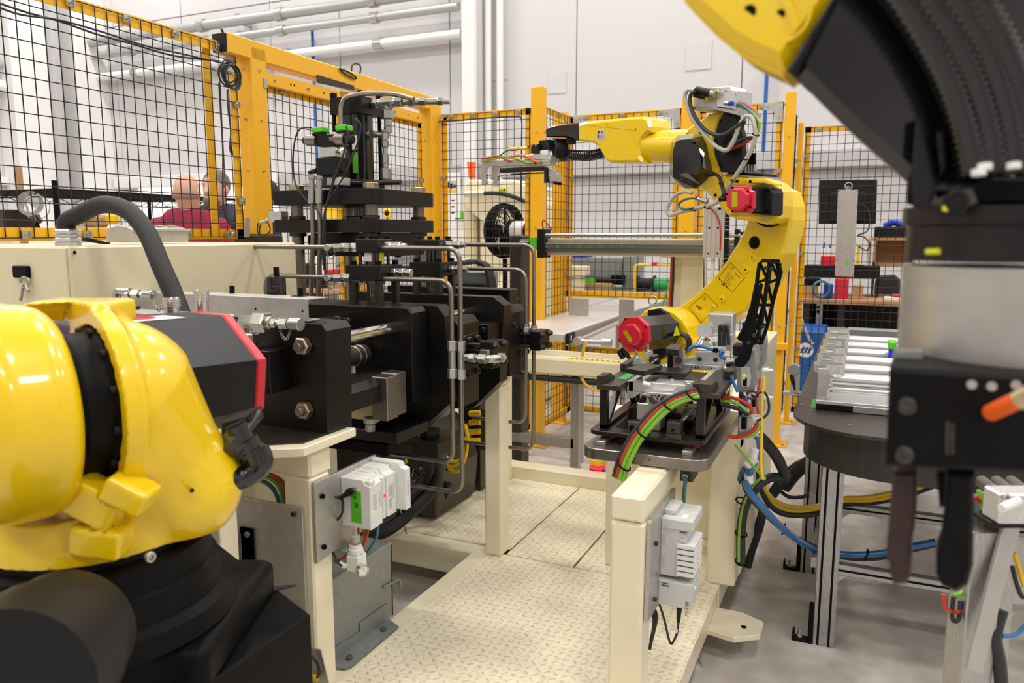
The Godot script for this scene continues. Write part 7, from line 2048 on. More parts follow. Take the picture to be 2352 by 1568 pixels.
func near_gripper() -> void:
	var U = V(0,1,0)
	var fw = ray(2180,535)
	fw = V(fw.x,0,fw.z).normalized()
	var rt = V(-fw.z,0,fw.x)
	var t = thing("industrial_robot","yellow and black robot wrist hanging in from the upper right, out of focus","robot",pd(2200,480,0.82))
	var D = 0.72
	part("forearm",mb().prism(ds([1540,-60,D,1566,0,D,1640,62,D,1672,92,D,1712,116,D,1760,138,D,1798,160,D,1916,0,D,1955,-60,D]),fw*0.10,0.012),M.robot,t)
	part("forearm_keel",mb().prism(ds([1566,0,D+0.02,1640,78,D+0.02,1700,128,D+0.02,1740,150,D+0.02,1800,178,D+0.02,1830,120,D+0.02,1600,0,D+0.02]),fw*0.07,0.006),M.robot,t)
	for q in [[1722,26,0.006],[1793,32,0.0042]]: part("bolt_hole",mb().cyl(pd(q[0],q[1],D-0.0006),pd(q[0],q[1],D+0.01),q[2]),M.black,t)
	part("cast_ring",mb().torus(pd(1795,32,D),fw,0.026,0.0015,28,6),M.robot,t)
	part("joint_ring",mb().prism(ds([1912,-10,D-0.01,1926,-10,D-0.01,1822,172,D-0.01,1806,160,D-0.01]),fw*0.12,0.003),M.plastic,t)
	part("wrist_body",mb().prism(ds([1922,-60,D,1815,140,D,1822,172,D,1870,222,D,1950,300,D,2040,378,D,2085,418,D,2092,470,D,2250,470,D,2310,400,D,2420,330,D,2420,-60,D]),fw*0.12,0.014),M.black_gloss,t)
	part("wrist_fin",mb().prism(ds([2102,270,D-0.012,2118,268,D-0.012,2142,380,D-0.012,2150,440,D-0.012,2136,470,D-0.012,2096,470,D-0.012,2092,420,D-0.012]),fw*0.014,0.003),M.plastic,t)
	part("wrist_fin",mb().prism(ds([2150,300,D-0.012,2168,300,D-0.012,2172,380,D-0.012,2160,400,D-0.012]),fw*0.014,0.004),M.dark_steel,t)
	part("hub_bolt",mb().cyl(pd(2196,464,D-0.02),pd(2196,464,D),0.011,-1,20,0.002).cyl(pd(2196,464,D-0.021),pd(2196,464,D-0.01),0.005),M.plastic,t)
	part("lug",mb().bx(pd(2092,470,D)-V(0.004,0,0.01),pd(2128,400,D)+V(0.004,0,0.012),0.004),M.black,t)
	part("yellow_mark",mb().cyl(pd(2172,478,D-0.015),pd(2172,478,D-0.014),0.003),M.label_yellow,t)
	var hz = [[2050,2125,2180,2215,2235],[2110,2185,2235,2266,2280],[2170,2245,2290,2316,2330],[2225,2292,2335,2360,2375]]
	for h in hz.size():
		var pts = [pd(hz[h][0]-70,-90,0.70)]
		for i in 5: pts.append(pd(hz[h][i],[-20,90,195,300,400][i],0.70-0.004*h))
		var sm = Mb.smooth(pts,26)
		var rad = []
		for i in sm.size(): rad.append(0.0148 if i % 4 < 2 else 0.0118)
		part("dress_hose",mb().tube(sm,0.0148,14,true,rad),M.black_gloss,t)
	for q in [[2248,395],[2262,382],[2328,380]]: part("hose_nut",mb().cyl(pd(q[0],q[1]-6,0.68),pd(q[0],q[1]+8,0.68),0.006),M.label_white,t)
	part("hose_flange",mb().bx(pd(2240,470,0.72)-V(0,0,0.05),pd(2420,405,0.72)+V(0.02,0,0.02),0.004),M.black,t)
	var c = pd(2262,600,0.80)
	var g = thing("near_gripper","out of focus black gripper with silver collar and two long fingers","gripper",V(c.x,pd(2200,1350,0.78).y,c.z))
	var yy = func_levels([475,520,600,612,848,862])
	part("flange",mb().lathe(V(c.x,yy[2],c.z),U,[Vector2(0,0),Vector2(0,0.075),Vector2(yy[1]-yy[2],0.075),Vector2(yy[1]-yy[2]+0.002,0.08),Vector2(yy[0]-yy[2],0.08),Vector2(yy[0]-yy[2],0)],40),M.black_top,g)
	part("yellow_clip",mb().cyl(pd(2128,578,0.745),pd(2158,577,0.735),0.003),M.label_yellow,g)
	part("silver_collar",mb().lathe(V(c.x,yy[4],c.z),U,[Vector2(0,0),Vector2(0,0.0765),Vector2(yy[3]-yy[4],0.0765),Vector2(yy[3]-yy[4],0)],48),M.alu_plate,g)
	part("lower_ring",mb().lathe(V(c.x,yy[5],c.z),U,[Vector2(0,0),Vector2(0,0.08),Vector2(yy[4]-yy[5],0.08),Vector2(yy[4]-yy[5],0)],40),M.grey_paint,g)
	part("glass_guard",mb().prism(ds([2052,806,0.76,2120,806,0.76,2120,850,0.76,2046,850,0.76]),fw*0.02,0.002),M.grey_paint,g)
	var by = part("gripper_body",mb().prism(ds([2042,845,0.70,2440,868,0.70,2440,1092,0.70,2034,1070,0.70]),fw*0.12,0.004),M.black,g)
	for q in [[2082,933],[2076,1045]]: part("body_screw",mb().cyl(pd(q[0],q[1],0.697),pd(q[0],q[1],0.702),0.0082,-1,20,0.001).cyl(pd(q[0],q[1],0.6965),pd(q[0],q[1],0.699),0.004),M.dark_steel,by)
	for q in [[2232,883],[2278,887],[2334,884]]: part("small_screw",mb().cyl(pd(q[0],q[1],0.697),pd(q[0],q[1],0.702),0.0042),M.zinc,by)
	for i in 2: part("engraved_mark",mb().prism(ds([2172+i*12,968+i*6,0.6992,2181+i*12,968+i*6,0.6992,2180+i*12,1044,0.6992,2171+i*12,1044,0.6992]),fw*0.002),M.dark_steel,by)
	part("copper_tube",mb().cyl(pd(2275,948,0.69),pd(2362,908,0.64),0.0075),M.orange,g)
	part("tube_end",mb().cyl(pd(2340,920,0.645),pd(2372,902,0.635),0.0085),M.nut,g)
	mat("finger","3a2a28",0.5,0.3)
	part("finger",mb().prism(ds([2050,1085,0.73,2106,1085,0.73,2104,1180,0.73,2100,1215,0.73,2094,1240,0.73,2092,1325,0.73,2082,1343,0.73,2052,1345,0.73,2044,1318,0.73,2044,1292,0.73,2034,1288,0.73]),fw*0.03,0.003),M.finger,g)
	part("finger",mb().prism(ds([2176,1085,0.71,2240,1088,0.71,2236,1300,0.71,2224,1345,0.71,2196,1362,0.71,2164,1348,0.71,2150,1320,0.71,2150,1270,0.71,2162,1238,0.71,2168,1180,0.71]),fw*0.035,0.004),M.black,g)
	part("finger_slot",mb().prism(ds([2150,1085,0.74,2176,1085,0.74,2172,1165,0.74,2158,1168,0.74]),fw*0.02,0.002),M.finger,g)
func func_levels(a: Array) -> Array:
	var o = []
	for y in a: o.append(pd(2200,y,0.78).y)
	return o
func cable_runs() -> void:
	var z = -3.05
	var l = [
		["dark_hose",0.016,z,[1730,992,1748,1008,1778,1045,1806,1098],"thick black hose sagging right of the power clamps, front of the pair"],
		["dark_hose",0.014,z-0.04,[1736,988,1760,1012,1790,1050,1808,1094],"thick black hose sagging right of the power clamps, rear of the pair"],
		["dark_hose",0.017,z-0.02,[1806,1100,1772,1096,1738,1118,1712,1160,1702,1220,1702,1296],"thick black hose looping down to the floor by the cream side plate"],
		["green_hose",0.005,z,[1752,1094,1728,1118,1706,1165,1698,1225,1697,1290],"yellow green earth wire taped along the thick looping hose"],
		["blue_hose",0.0125,z+0.06,[1712,1102,1722,1128,1752,1165,1800,1215,1860,1256,1930,1272,2010,1272,2080,1258,2150,1244],"bright blue air hose sweeping right below the dark table"],
		["blue_hose",0.012,z+0.04,[1742,1000,1746,1030,1734,1060,1722,1085,1716,1104],"blue air hose dropping from the clamps to the white coupling"],
		["dark_hose",0.009,z+0.04,[1706,1090,1716,1130,1756,1178,1806,1222,1860,1250,1930,1278,2010,1282,2090,1264,2150,1250],"black cable following the bright blue hose"],
		["yellow_hose",0.009,z-0.25,[1750,1040,1749,1090,1760,1128,1785,1152,1820,1164,1870,1163,1930,1145,1990,1142,2060,1128,2150,1096],"yellow cable running behind the table legs, upper"],
		["yellow_hose",0.009,z-0.26,[1745,1075,1756,1125,1780,1158,1818,1172,1868,1169,1935,1150,2000,1148,2070,1134,2150,1104],"yellow cable running behind the table legs, lower"],
		["dark_hose",0.012,z-0.27,[1742,1080,1752,1132,1778,1168,1815,1182,1870,1180,1940,1158,2010,1152,2080,1138,2150,1112],"black cable under the yellow pair behind the table legs"],
		["teal_hose",0.010,z+0.25,[1642,1045,1646,1075,1662,1098,1682,1106,1700,1092,1712,1072],"teal hose hooked in a loop under the slide plate's corner"],
		["dark_hose",0.010,z+0.24,[1637,1050,1641,1082,1660,1106,1684,1114,1700,1100],"black hose hooked in a loop beside the teal one"],
		["green_hose",0.0045,z+0.1,[1688,1020,1712,1048,1738,1080,1756,1095,1754,1102],"thin yellow green earth wire slanting across the cream side plate"],
		["dark_hose",0.02,z-0.3,[1716,1300,1726,1262,1742,1215,1756,1160],"grey black cable bundle lying on the floor behind the loop"],
		["dark_hose",0.03,z-0.55,[1800,1120,1822,1092,1850,1066,1880,1050],"fat black hose running back under the dark table"],
		["dark_hose",0.026,z-0.7,[1770,1140,1800,1100,1835,1070,1870,1062],"fat black hose beside the first one under the dark table"],
		["dark_hose",0.008,z-0.4,[1790,1125,1810,1140,1835,1142,1858,1136],"thin black cable on the floor behind the table leg"]]
	for h in l:
		var pts = []
		for i in range(0,h[3].size(),2): pts.append(pz(h[3][i],h[3][i+1],h[2]+0.30*clampf((1875.0-h[3][i])/130.0,0,1) if h[2] > -3.34 and h[2] < -2.9 else h[2]))
		solo("floor_hose",h[4],"hose",mb().hose(pts,h[1],10),M[h[0]])
	var wc = thing("hose_coupling","white branching hose coupling on the blue air hose","coupling",pz(1726,1062,z+0.06))
	part("body",mb().cyl(pz(1716,1068,z+0.35),pz(1736,1052,z+0.35),0.016).cyl(pz(1734,1030,z+0.35),pz(1728,1062,z+0.35),0.014),M.label_white,wc)
	part("collar",mb().cyl(pz(1720,1108,z+0.35),pz(1720,1092,z+0.35),0.016),M.label_white,wc)
	solo("hose_sleeve","white sleeves where the thick black hoses leave the power clamps","sleeve",mb().cyl(pz(1724,986,z+0.3),pz(1738,999,z+0.3),0.019),M.label_white)
	var k = 0
	for q in [[1702,1225],[1702,1290],[1800,1215],[1990,1274],[1704,1150]]:
		solo("cable_tie",["black tie half way down the looping hose","black tie at the foot of the looping hose","black tie on the blue hose left of the front leg","black tie on the blue hose right of the front leg","black tie at the top of the looping hose"][k],"cable tie",mb().torus(pz(q[0],q[1],z+(0.28 if k in [0,1,4] else 0.2 if k == 2 else 0.06)),V(0.2,0.9,0.2) if k in [0,1,4] else V(0.9,-0.2,0),0.021,0.003,18,5),M.black)
		k += 1
	var x = -2.83
	solo("fence_cable","thin black cable strung along the top of the large mesh panel, upper","cable",mb().hose(xs([0,8,60,28,140,50,220,78,300,100,400,128,505,140],x),0.004,6),M.dark_hose)
	solo("fence_cable","thin black cable strung along the top of the large mesh panel, lower","cable",mb().hose(xs([0,18,50,34,140,47,240,75,330,104,420,124,515,146],x+0.005),0.004,6),M.dark_hose)
	var co = mb()
	for i in 6: co.torus(px(527,173,x+0.07)+V(0.003*i,0.012*sin(i*2.0),0.012*cos(i*1.7)),V(1,0.16*sin(i),0.1*cos(i*2)),0.052+0.007*sin(i*1.3),0.0045,26,6)
	solo("cable_coil","black cable coil hanging on the yellow fence post","cable",co,M.dark_hose)
	solo("fence_cable","black cable tied down the yellow post below the coil","cable",mb().hose(xs([522,205,524,250,530,300,528,340,534,356,530,330],x+0.06),0.004,6),M.dark_hose)
	solo("fence_cable","black cable running down the mesh panel's right edge","cable",mb().hose(xs([503,190,507,260,512,350,512,460,520,500,538,528],x+0.03),0.004,6),M.dark_hose)
	solo("beam_cable","black wires lying along the top of the yellow header beam","cable",mb().hose([px(508,66,-2.86),px(525,92,-2.86),px(560,90,-2.86),px(690,133,-2.86),px(740,150,-2.86),px(790,172,-2.86),px(850,187,-2.86),px(900,200,-2.86),px(965,222,-2.86)],0.006,6),M.dark_hose)
	solo("beam_cable","loop of black wire standing up from the yellow header beam","cable",mb().hose([px(808,172,-2.84),px(808,152,-2.84),px(818,146,-2.84),px(828,153,-2.84),px(826,172,-2.84)],0.005,6),M.dark_hose)
	solo("beam_cable","flat coil of black wire hanging off the yellow header beam","cable",mb().hose([px(780,157,-2.81),px(800,165,-2.81),px(818,178,-2.81),px(812,180,-2.81),px(792,170,-2.81),px(781,159,-2.81)],0.005,6),M.dark_hose)
	solo("fence_cable","dark cable stretched under the top rail of the fence by the fan","cable",mb().hose(zs([1002,280,1060,276,1120,271,1185,268,1198,276,1198,330,1196,460],-4.93),0.005,7),M.dark_hose)
func crate(called: String,label: String,cat: String,a: Array,z: float,dep: float,m: Material) -> void:
	var p = pz(a[0],a[3],z)
	var q = pz(a[2],a[1],z)
	solo(called,label,cat,mb().bx(V(p.x,p.y,z-dep),V(q.x,q.y,z),0.006),m)
func back_area() -> void:
	var U = V(0,1,0)
	var z = -7.3
	var yt = pz(2000,690,z).y
	var bx0 = pz(1835,690,z).x
	var t = thing("workbench","light wood workbench with dark legs and panels behind the right fence","workbench",V(bx0+1.0,0,z-0.4))
	part("worktop",mb().bx(V(bx0,yt-0.045,z-0.8),V(bx0+2.2,yt,z),0.004),M.wood,t)
	for x in [bx0+0.03,bx0+0.32,bx0+2.1]: part("leg",mb().bx(V(x,0,z-0.75),V(x+0.06,yt-0.045,z-0.1),0.003),M.dark_steel,t)
	part("back_panel",mb().bx(V(bx0+0.02,0.1,z-0.76),V(bx0+2.1,yt-0.05,z-0.72),0),M.plastic,t)
	part("socket_strip",mb().bx(pz(1872,762,z+0.0)-V(0,0,0.06),pz(1890,698,z-0.001),0.003),M.grey_paint,t)
	for y in [705,716]: part("socket",mb().cyl(pz(1879,y,z),pz(1879,y,z+0.003),0.014),M.black,t)
	var rs = part("riser",mb().bx(pz(1846,636,z-0.3)-V(0,0,0.3),pz(2022,612,z-0.3),0.004),M.plastic,t,"dark shelf riser")
	for x in [1850,2014]: part("riser_foot",mb().bx(V(pz(x,640,z-0.3).x,yt,z-0.5),V(pz(x+6,640,z-0.3).x,pz(x,636,z-0.3).y,z-0.35),0),M.plastic,t)
	var mz = z-0.35
	var m = thing("monitor","black computer monitor seen from behind with ring logo above the workbench","monitor",pz(1948,612,mz))
	part("case",mb().prism(zs([1882,413,2015,412,2012,514,1880,514],mz),V(0,0,-0.03),0.006),M.plastic,m)
	part("back_bulge",mb().bx(pz(1905,508,mz) ,pz(1990,440,mz)+V(0,0,0.035),0.01),M.plastic,m)
	var rg = part("logo_ring",mb().torus(pz(1949,427,mz+0.004),V(0,0,1),0.030,0.003,28,6),M.label_white,m)
	text("DELL",0.013,pz(1949,429,mz+0.005),V(1,0,0),U,rg,M.label_white,"lettering","Droid Sans",700)
	part("stand",mb().bx(pz(1936,614,mz-0.01)-V(0,0,0.02),pz(1962,505,mz-0.01),0.004).bx(pz(1915,614,mz)-V(0,0,0.1),pz(1985,609,mz+0.06),0.003),M.plastic,m)
	solo("monitor_cable","black cable coiled between monitor and bench riser","cable",mb().hose(zs([1972,470,1990,476,1998,500,1992,530,1970,540,1985,545,1998,560,1990,575,1972,565],mz+0.04),0.006,7),M.dark_hose)
	var pz0 = -6.37
	var ps = thing("metal_sheet","tall narrow bare metal sheet with small green tape hung on the right fence","sheet",pz(1945,636,pz0))
	part("sheet",mb().prism(zs([1925,435,1971,435,1961,636,1917,634],pz0),V(0,0,0.004)),M.alu_plate,ps)
	part("tape",mb().prism(zs([1939,603,1946,597,1951,603,1944,608],pz0+0.0045),V(0,0,0.001)),M.tape_green,ps)
	for q in [[1928,439],[1968,439],[1926,475],[1967,475],[1920,598],[1960,598],[1918,630],[1959,631]]: part("rivet",mb().cyl(pz(q[0],q[1],pz0+0.004),pz(q[0],q[1],pz0+0.006),0.004,-1,8),M.dark_steel,ps)
	var rt = z-0.32
	crate("red_bin","small red bin holding white bottles on the bench riser","bin",[1884,588,1918,611,0],rt,0.12,M.red)
	for i in 2:
		var b = thing("bottle",["white bottle with blue tip standing in the red bin, left one","white bottle with blue tip standing in the red bin, right one"][i],"bottle",pz(1892+i*14,590,rt-0.05))
		part("body",mb().cyl(pz(1892+i*14,604,rt-0.05),pz(1892+i*14,570,rt-0.05),0.026,0.022,14),M.label_white,b)
		part("cap",mb().cyl(pz(1892+i*14,570,rt-0.05),pz(1894+i*14,556+i*4,rt-0.05),0.012,0.005,10),M.blue,b)
	crate("yellow_bottle","yellow bottle standing right of the metal sheet on the riser","bottle",[1966,562,1976,611],rt,0.05,M.yellow_hose)
	crate("white_box","narrow white box beside the yellow bottle","box",[1978,548,1986,611],rt,0.08,M.label_white)
	crate("paper_stack","grey white binder standing at the right end of the riser","binder",[1990,545,2004,611],rt,0.1,M.grey_hose)
	var cb = thing("cubby","open light wood cubby box on the workbench","cubby",pz(2055,612,z-0.5))
	var cz = z-0.5
	for q in [[2004,548,2014,612],[2094,548,2106,612],[2004,546,2106,552],[2004,604,2106,612]]: part("board",mb().bx(pz(q[0],q[3],cz)-V(0,0,0.25),pz(q[2],q[1],cz),0.003),M.wood,cb)
	part("back_board",mb().bx(pz(2004,612,cz)-V(0,0,0.27),pz(2106,548,cz)-V(0,0,0.25),0),M.cardboard,cb)
	for q in [[2004,2010],[2098,2106]]: part("stand_leg",mb().bx(V(pz(q[0],612,cz).x,yt,cz-0.2),V(pz(q[1],612,cz).x,pz(2050,611,cz).y,cz-0.02),0),M.wood,cb)
	crate("black_case","black equipment case on top of the wood cubby","case",[2008,520,2106,546],cz,0.25,M.plastic)
	solo("blue_glove","dark blue cloth bundle lying on the black equipment case","cloth",mb().hose(zs([2030,520,2045,513,2055,511,2070,516,2082,519],cz-0.1),0.03,9),M.blue_bin)
	var it = [["cardboard_box",[1840,655,1878,690],M.cardboard,"brown cardboard box at the bench's left end"],["blue_bin",[1890,653,1913,685],M.blue_bin,"small bright blue bin on the bench"],["red_box",[1915,640,1950,686],M.red,"red and tan box under the metal sheet"],["small_box",[1954,656,1984,688],M.wood,"small tan carton on the bench"],["paper_pile",[2030,683,2096,690],M.label_white,"flat pile of white papers on the bench"],["red_folder",[2050,678,2100,683],M.red,"red folder on top of the white papers"],["black_tray",[1846,640,1884,655],M.black,"black tray of tools on the left cardboard box"]]
	var zi = z-0.06
	for q in it: crate(q[0],q[3],q[0].replace("_"," ").split(" ")[1],q[1],zi,0.12,q[2])
	solo("cable_coil","light blue and white cable coil leaning on the bright blue bin","cable",mb().torus(pz(1886,664,zi+0.03),V(0.3,0.1,1),0.07,0.012,24,8),M.teal_hose)
	var ch = thing("office_chair","grey office chair behind the workbench","chair",V(pz(2040,690,z-1.2).x,0,z-1.2))
	var hc = pz(2038,660,z-0.95)
	part("backrest",mb().prism(zs([2006,690,2010,645,2020,632,2055,630,2068,642,2072,690],z-0.95),V(0,0,-0.07),0.02),M.chair_cloth,ch)
	part("seat",mb().bx(hc+V(-0.22,-0.45,-0.55),hc+V(0.22,-0.37,-0.1),0.03),M.chair_cloth,ch)
	part("pole",mb().cyl(V(hc.x,0.1,hc.z-0.3),V(hc.x,hc.y-0.44,hc.z-0.3),0.03),M.black,ch)
	for i in 5: part("foot",mb().bar(V(hc.x,0.1,hc.z-0.3),V(hc.x+0.3*cos(i*TAU/5),0.05,hc.z-0.3+0.3*sin(i*TAU/5)),0.04,0.04),M.black,ch)
	var wz = -6.75
	var w = thing("welder","blue machine cabinet with white round emblem behind the right fence","machine",V(pz(1862,900,wz).x,0,wz-0.3))
	var wa = pz(1833,800,wz)
	var wb = pz(1896,762,wz)
	part("body",mb().bx(V(wa.x,0.06,wz-0.6),V(wb.x,wb.y,wz),0.012),M.blue,w)
	part("foot",mb().bx(V(wa.x+0.02,0,wz-0.55),V(wb.x-0.02,0.06,wz-0.05),0),M.black,w)
	var em = pz(1850,804,wz)
	var er = part("emblem",mb().cyl(em,em+V(0,0,0.002),0.062,-1,36),M.label_white,w,"white disc with three slanted blue strokes")
	for i in 3: part("emblem_stroke",mb().prism([em+V(-0.045+i*0.028,-0.025,0.0021),em+V(-0.025+i*0.028,-0.025,0.0021),em+V(-0.002+i*0.028,0.028,0.0021),em+V(-0.022+i*0.028,0.028,0.0021)],V(0,0,0.001)),M.blue,er)
	solo("white_cable","white cable slanting down over the blue machine","cable",mb().hose(zs([1832,700,1845,745,1860,780,1868,790],wz+0.02),0.012,7),M.grey_hose)
	var fz = -7.2
	var fy = pz(1400,668,fz).y
	var f = thing("far_bench","long grey steel bench behind the middle fence panel","workbench",V(pz(1420,668,fz).x,0,fz-0.4))
	part("top_beam",mb().bx(V(pz(1290,668,fz).x,fy-0.07,fz-0.7),V(pz(1560,668,fz).x,fy,fz),0.004),M.grey_paint,f)
	for x in [1310,1430,1545]: part("leg",mb().bx(V(pz(x,668,fz).x,0,fz-0.08),V(pz(x,668,fz).x+0.07,fy-0.07,fz-0.01),0.003),M.grey_paint,f)
	var fi = [["grey_machine",[1300,592,1430,640],M.grey_paint,0.35,"grey machine casing on the far bench",-0.3],["sheet_cover",[1430,588,1456,668],M.grey_paint,0.4,"folded grey cover beside the grey machine casing",-0.2],["dark_box",[1330,640,1432,652],M.plastic,0.2,"dark drawer strip under the grey machine casing",-0.15],["paper_roll",[1325,652,1402,668],M.wood,0.12,"rolled brown paper on the far bench",-0.02],["green_tape",[1340,640,1362,650],M.tape_green,0.1,"lime green tape roll on the brown paper",-0.05],["dark_scale",[1402,632,1430,648],M.black,0.1,"small dark device on the far bench",-0.1]]
	for q in fi: crate(q[0],q[4],q[0].split("_")[1],q[1],fz+q[5],q[3],q[2])
	for i in 2: crate("blue_bin",["blue parts bin on the grey machine casing, left","blue parts bin on the grey machine casing, right"][i],"bin",[1310+i*20,575,1328+i*20,592],fz-0.3,0.2,M.blue_bin)
	crate("cream_casting","cream machine arm end left of the far bench","machine",[1296,612,1340,632],fz+0.25,0.2,M.cream)
	var stem_at = pz(1312,632,fz+0.22)
	solo("cream_pillar","cream machine stem below the arm end left of the far bench","machine",mb().bx(V(stem_at.x,0,stem_at.z-0.15),V(stem_at.x+0.09,stem_at.y,stem_at.z),0.006),M.cream)
	var sp = thing("spool_rack","yellow tube rack with wire spools on the far bench","rack",pz(1500,668,fz-0.1))
	part("rack_tube",mb().pipe(zs([1458,668,1458,608,1560,607],fz-0.06),0.014,0.05),M.yellow_hose,sp)
	part("red_knob",mb().cyl(pz(1498,606,fz-0.06),pz(1510,606,fz-0.06),0.02),M.red,sp)
	for q in [[1464,1496,"plastic","black wire spool on the yellow rack"],[1502,1534,"green_plastic","green wire spool on the yellow rack"]]:
		var s = thing("wire_spool",q[3],"spool",pz(q[0]+15,668,fz-0.15))
		var a = pz(q[0],653,fz-0.15)
		var b = pz(q[1],653,fz-0.15)
		part("wire",mb().cyl(a,b,0.06,-1,24),M[q[2]],s)
		part("rim",mb().cyl(a,a+(b-a)*0.08,0.09,-1,24),M.plastic,s)
	var cz2 = -6.1
	var cm = thing("casting_machine","cream machine column behind the mesh with black supply hose","machine",V(pz(1150,690,cz2).x,0,cz2-0.4))
	part("column",mb().bx(V(pz(1100,600,cz2).x,0,cz2-0.6),V(pz(1240,600,cz2).x,pz(1150,428,cz2).y,cz2),0.03),M.cream,cm)
	part("head",mb().prism(zs([1062,430,1075,412,1180,412,1222,430,1240,470,1240,520,1120,520,1062,470],cz2+0.1),V(0,0,-0.4),0.015),M.cream,cm)
	part("side_arm",mb().bx(V(pz(1062,600,cz2).x,0,cz2-0.3),V(pz(1090,600,cz2).x,pz(1075,470,cz2).y,cz2-0.02),0.02),M.cream_wall,cm)
	part("nozzle",mb().cyl(pz(1068,446,cz2+0.15),pz(1113,444,cz2+0.15),0.024,-1,18),M.cream,cm)
	part("round_foot",mb().lathe(pz(1185,700,cz2+0.25),U,[Vector2(0,0.16),Vector2(0.15,0.155),Vector2(0.25,0.12),Vector2(0.3,0.05),Vector2(0.31,0)],28),M.cream,cm)
	part("wrench_sign",mb().bx(pz(1145,441,cz2+0.102),pz(1163,432,cz2+0.106),0),M.label_yellow,cm)
	part("wrench_mark",mb().bar(pz(1148,437,cz2+0.108),pz(1160,436,cz2+0.108),0.008,0.001).cyl(pz(1159,436,cz2+0.1075),pz(1159,436,cz2+0.109),0.009),M.black,cm)
	part("supply_hose",mb().hose(zs([1113,444,1140,444,1170,449,1200,460,1225,472],cz2+0.15),0.018,10),M.rubber,cm)
	var of = thing("orange_flag","orange folded flag strip above the cream machine","flag",pz(1081,412,cz2))
	part("flag",mb().prism(zs([1072,372,1092,372,1091,412,1077,410],cz2-0.1),V(0,0,-0.01),0.001),M.orange,of)
	part("pole",mb().cyl(pz(1082,425,cz2-0.105),pz(1082,372,cz2-0.105),0.006),M.dark_steel,of)
	var fd = V(0.9,0,0.2).normalized()
	var fc = pz(1160,530,-5.55)
	var fn = thing("drum_fan","black round cage fan with white motor behind the mesh fence","fan",fc-V(0,0.25,0))
	var cage = mb()
	for k in 7: cage.torus(fc+fd*(-0.07+k*0.02),fd,0.215-0.004*absf(k-3)*absf(k-3),0.004,32,5)
	for k in 28:
		var a = k*TAU/28
		var rr = U*cos(a)+fd.cross(U)*sin(a)
		cage.tube([fc-fd*0.09+rr*0.03,fc-fd*0.085+rr*0.13,fc-fd*0.05+rr*0.205,fc+fd*0.05+rr*0.205,fc+fd*0.08+rr*0.12,fc+fd*0.085+rr*0.05],0.003,4)
	stuff(part("cage",cage,M.black,fn))
	part("shroud",mb().lathe(fc-fd*0.04,fd,[Vector2(0,0.2),Vector2(0.09,0.2),Vector2(0.09,0.196),Vector2(0,0.196),Vector2(0,0.2)],36),M.black,fn)
	part("hub",mb().cyl(fc-fd*0.09,fc-fd*0.06,0.05),M.black,fn)
	for k in 4:
		var a = k*TAU/4
		var r1 = U*cos(a)+fd.cross(U)*sin(a)
		part("blade",mb().box(fc+r1*0.11,V(0.14,0.015,0.09),0.004,Basis(r1,fd,r1.cross(fd)).rotated(r1,0.6)),M.plastic,fn)
	part("motor",mb().cyl(fc+fd*0.09,fc+fd*0.22,0.075,-1,24,0.006),M.label_white,fn)
	part("motor_end",mb().cyl(fc+fd*0.05,fc+fd*0.09,0.085,-1,24,0.004).cyl(fc+fd*0.22,fc+fd*0.25,0.07),M.plastic,fn)
	part("stand",mb().cyl(V(fc.x,0,fc.z),fc-V(0,0.22,0),0.02).cyl(V(fc.x,0,fc.z),V(fc.x,0.03,fc.z),0.2),M.black,fn)
	var nz = -6.9
	var nb = thing("notice_board","white notice board with dark picture and yellow strip behind the corner post","notice board",V(pz(1020,520,nz).x,0.0,nz))
	part("board",mb().bx(pz(995,610,nz)-V(0,0,0.02),pz(1056,396,nz),0.003),M.label_white,nb)
	part("stand",mb().bx(V(pz(1000,600,nz).x,0,nz-0.05),V(pz(1004,600,nz).x,pz(1000,600,nz).y,nz-0.02),0).bx(V(pz(1050,600,nz).x,0,nz-0.05),V(pz(1054,600,nz).x,pz(1050,600,nz).y,nz-0.02),0),M.zinc,nb)
	part("picture",mb().bx(pz(1002,434,nz+0.001),pz(1049,415,nz+0.002),0),M.wall_grey,nb)
	for i in 6: part("picture_shape",mb().bx(pz(1004+i*7.5,433-(i % 2)*2,nz+0.002),pz(1009+i*7.5,418+(i % 3)*3,nz+0.003),0),M.plastic,nb)
	part("yellow_strip",mb().bx(pz(1002,443,nz+0.001),pz(1049,435,nz+0.002),0),M.yellow_hose,nb)
	for i in 9: part("print_line",mb().bx(pz(1006+(i % 3)*15,462+(i/3)*14,nz+0.001),pz(1014+(i % 3)*15,459+(i/3)*14,nz+0.002),0),M.dark_steel,nb)
	crate("clip_sheet","white sheet on a stand with green tag behind the mesh","sheet",[1046,505,1098,640],-6.6,0.01,M.label_white)
	crate("green_tag","bright green square tag above the white sheet","tag",[1056,486,1074,502],-6.55,0.02,M.tape_green)
	solo("tag_arm","thin dark arm holding the green tag","arm",mb().cyl(pz(1046,502,-6.57),pz(1100,500,-6.57),0.006).cyl(V(pz(1048,640,-6.62).x,0,-6.62),pz(1048,640,-6.62),0.01),M.plastic)
	var hb = thing("hose_manifold","grey manifold with pale fitting and drooping black hoses behind the press","manifold",pz(1085,680,-3.35))
	part("block",mb().bx(pz(1042,660,-3.35)-V(0,0,0.12),pz(1120,625,-3.35),0.004),M.grey_paint,hb)
	part("black_box",mb().bx(pz(1046,692,-3.3)-V(0,0,0.15),pz(1110,652,-3.3),0.004),M.plastic,hb)
	part("coupling",mb().cyl(pz(1060,603,-3.3),pz(1082,600,-3.3),0.016).cyl(pz(1082,600,-3.3),pz(1096,600,-3.3),0.014),M.bright_zinc,hb)
	for i in 3: part("hose",mb().hose(zs([1096+i*3,602,1114+i*4,612,1124+i*5,645,1128+i*5,690],-3.3-i*0.02),0.012,9),M.rubber,hb)
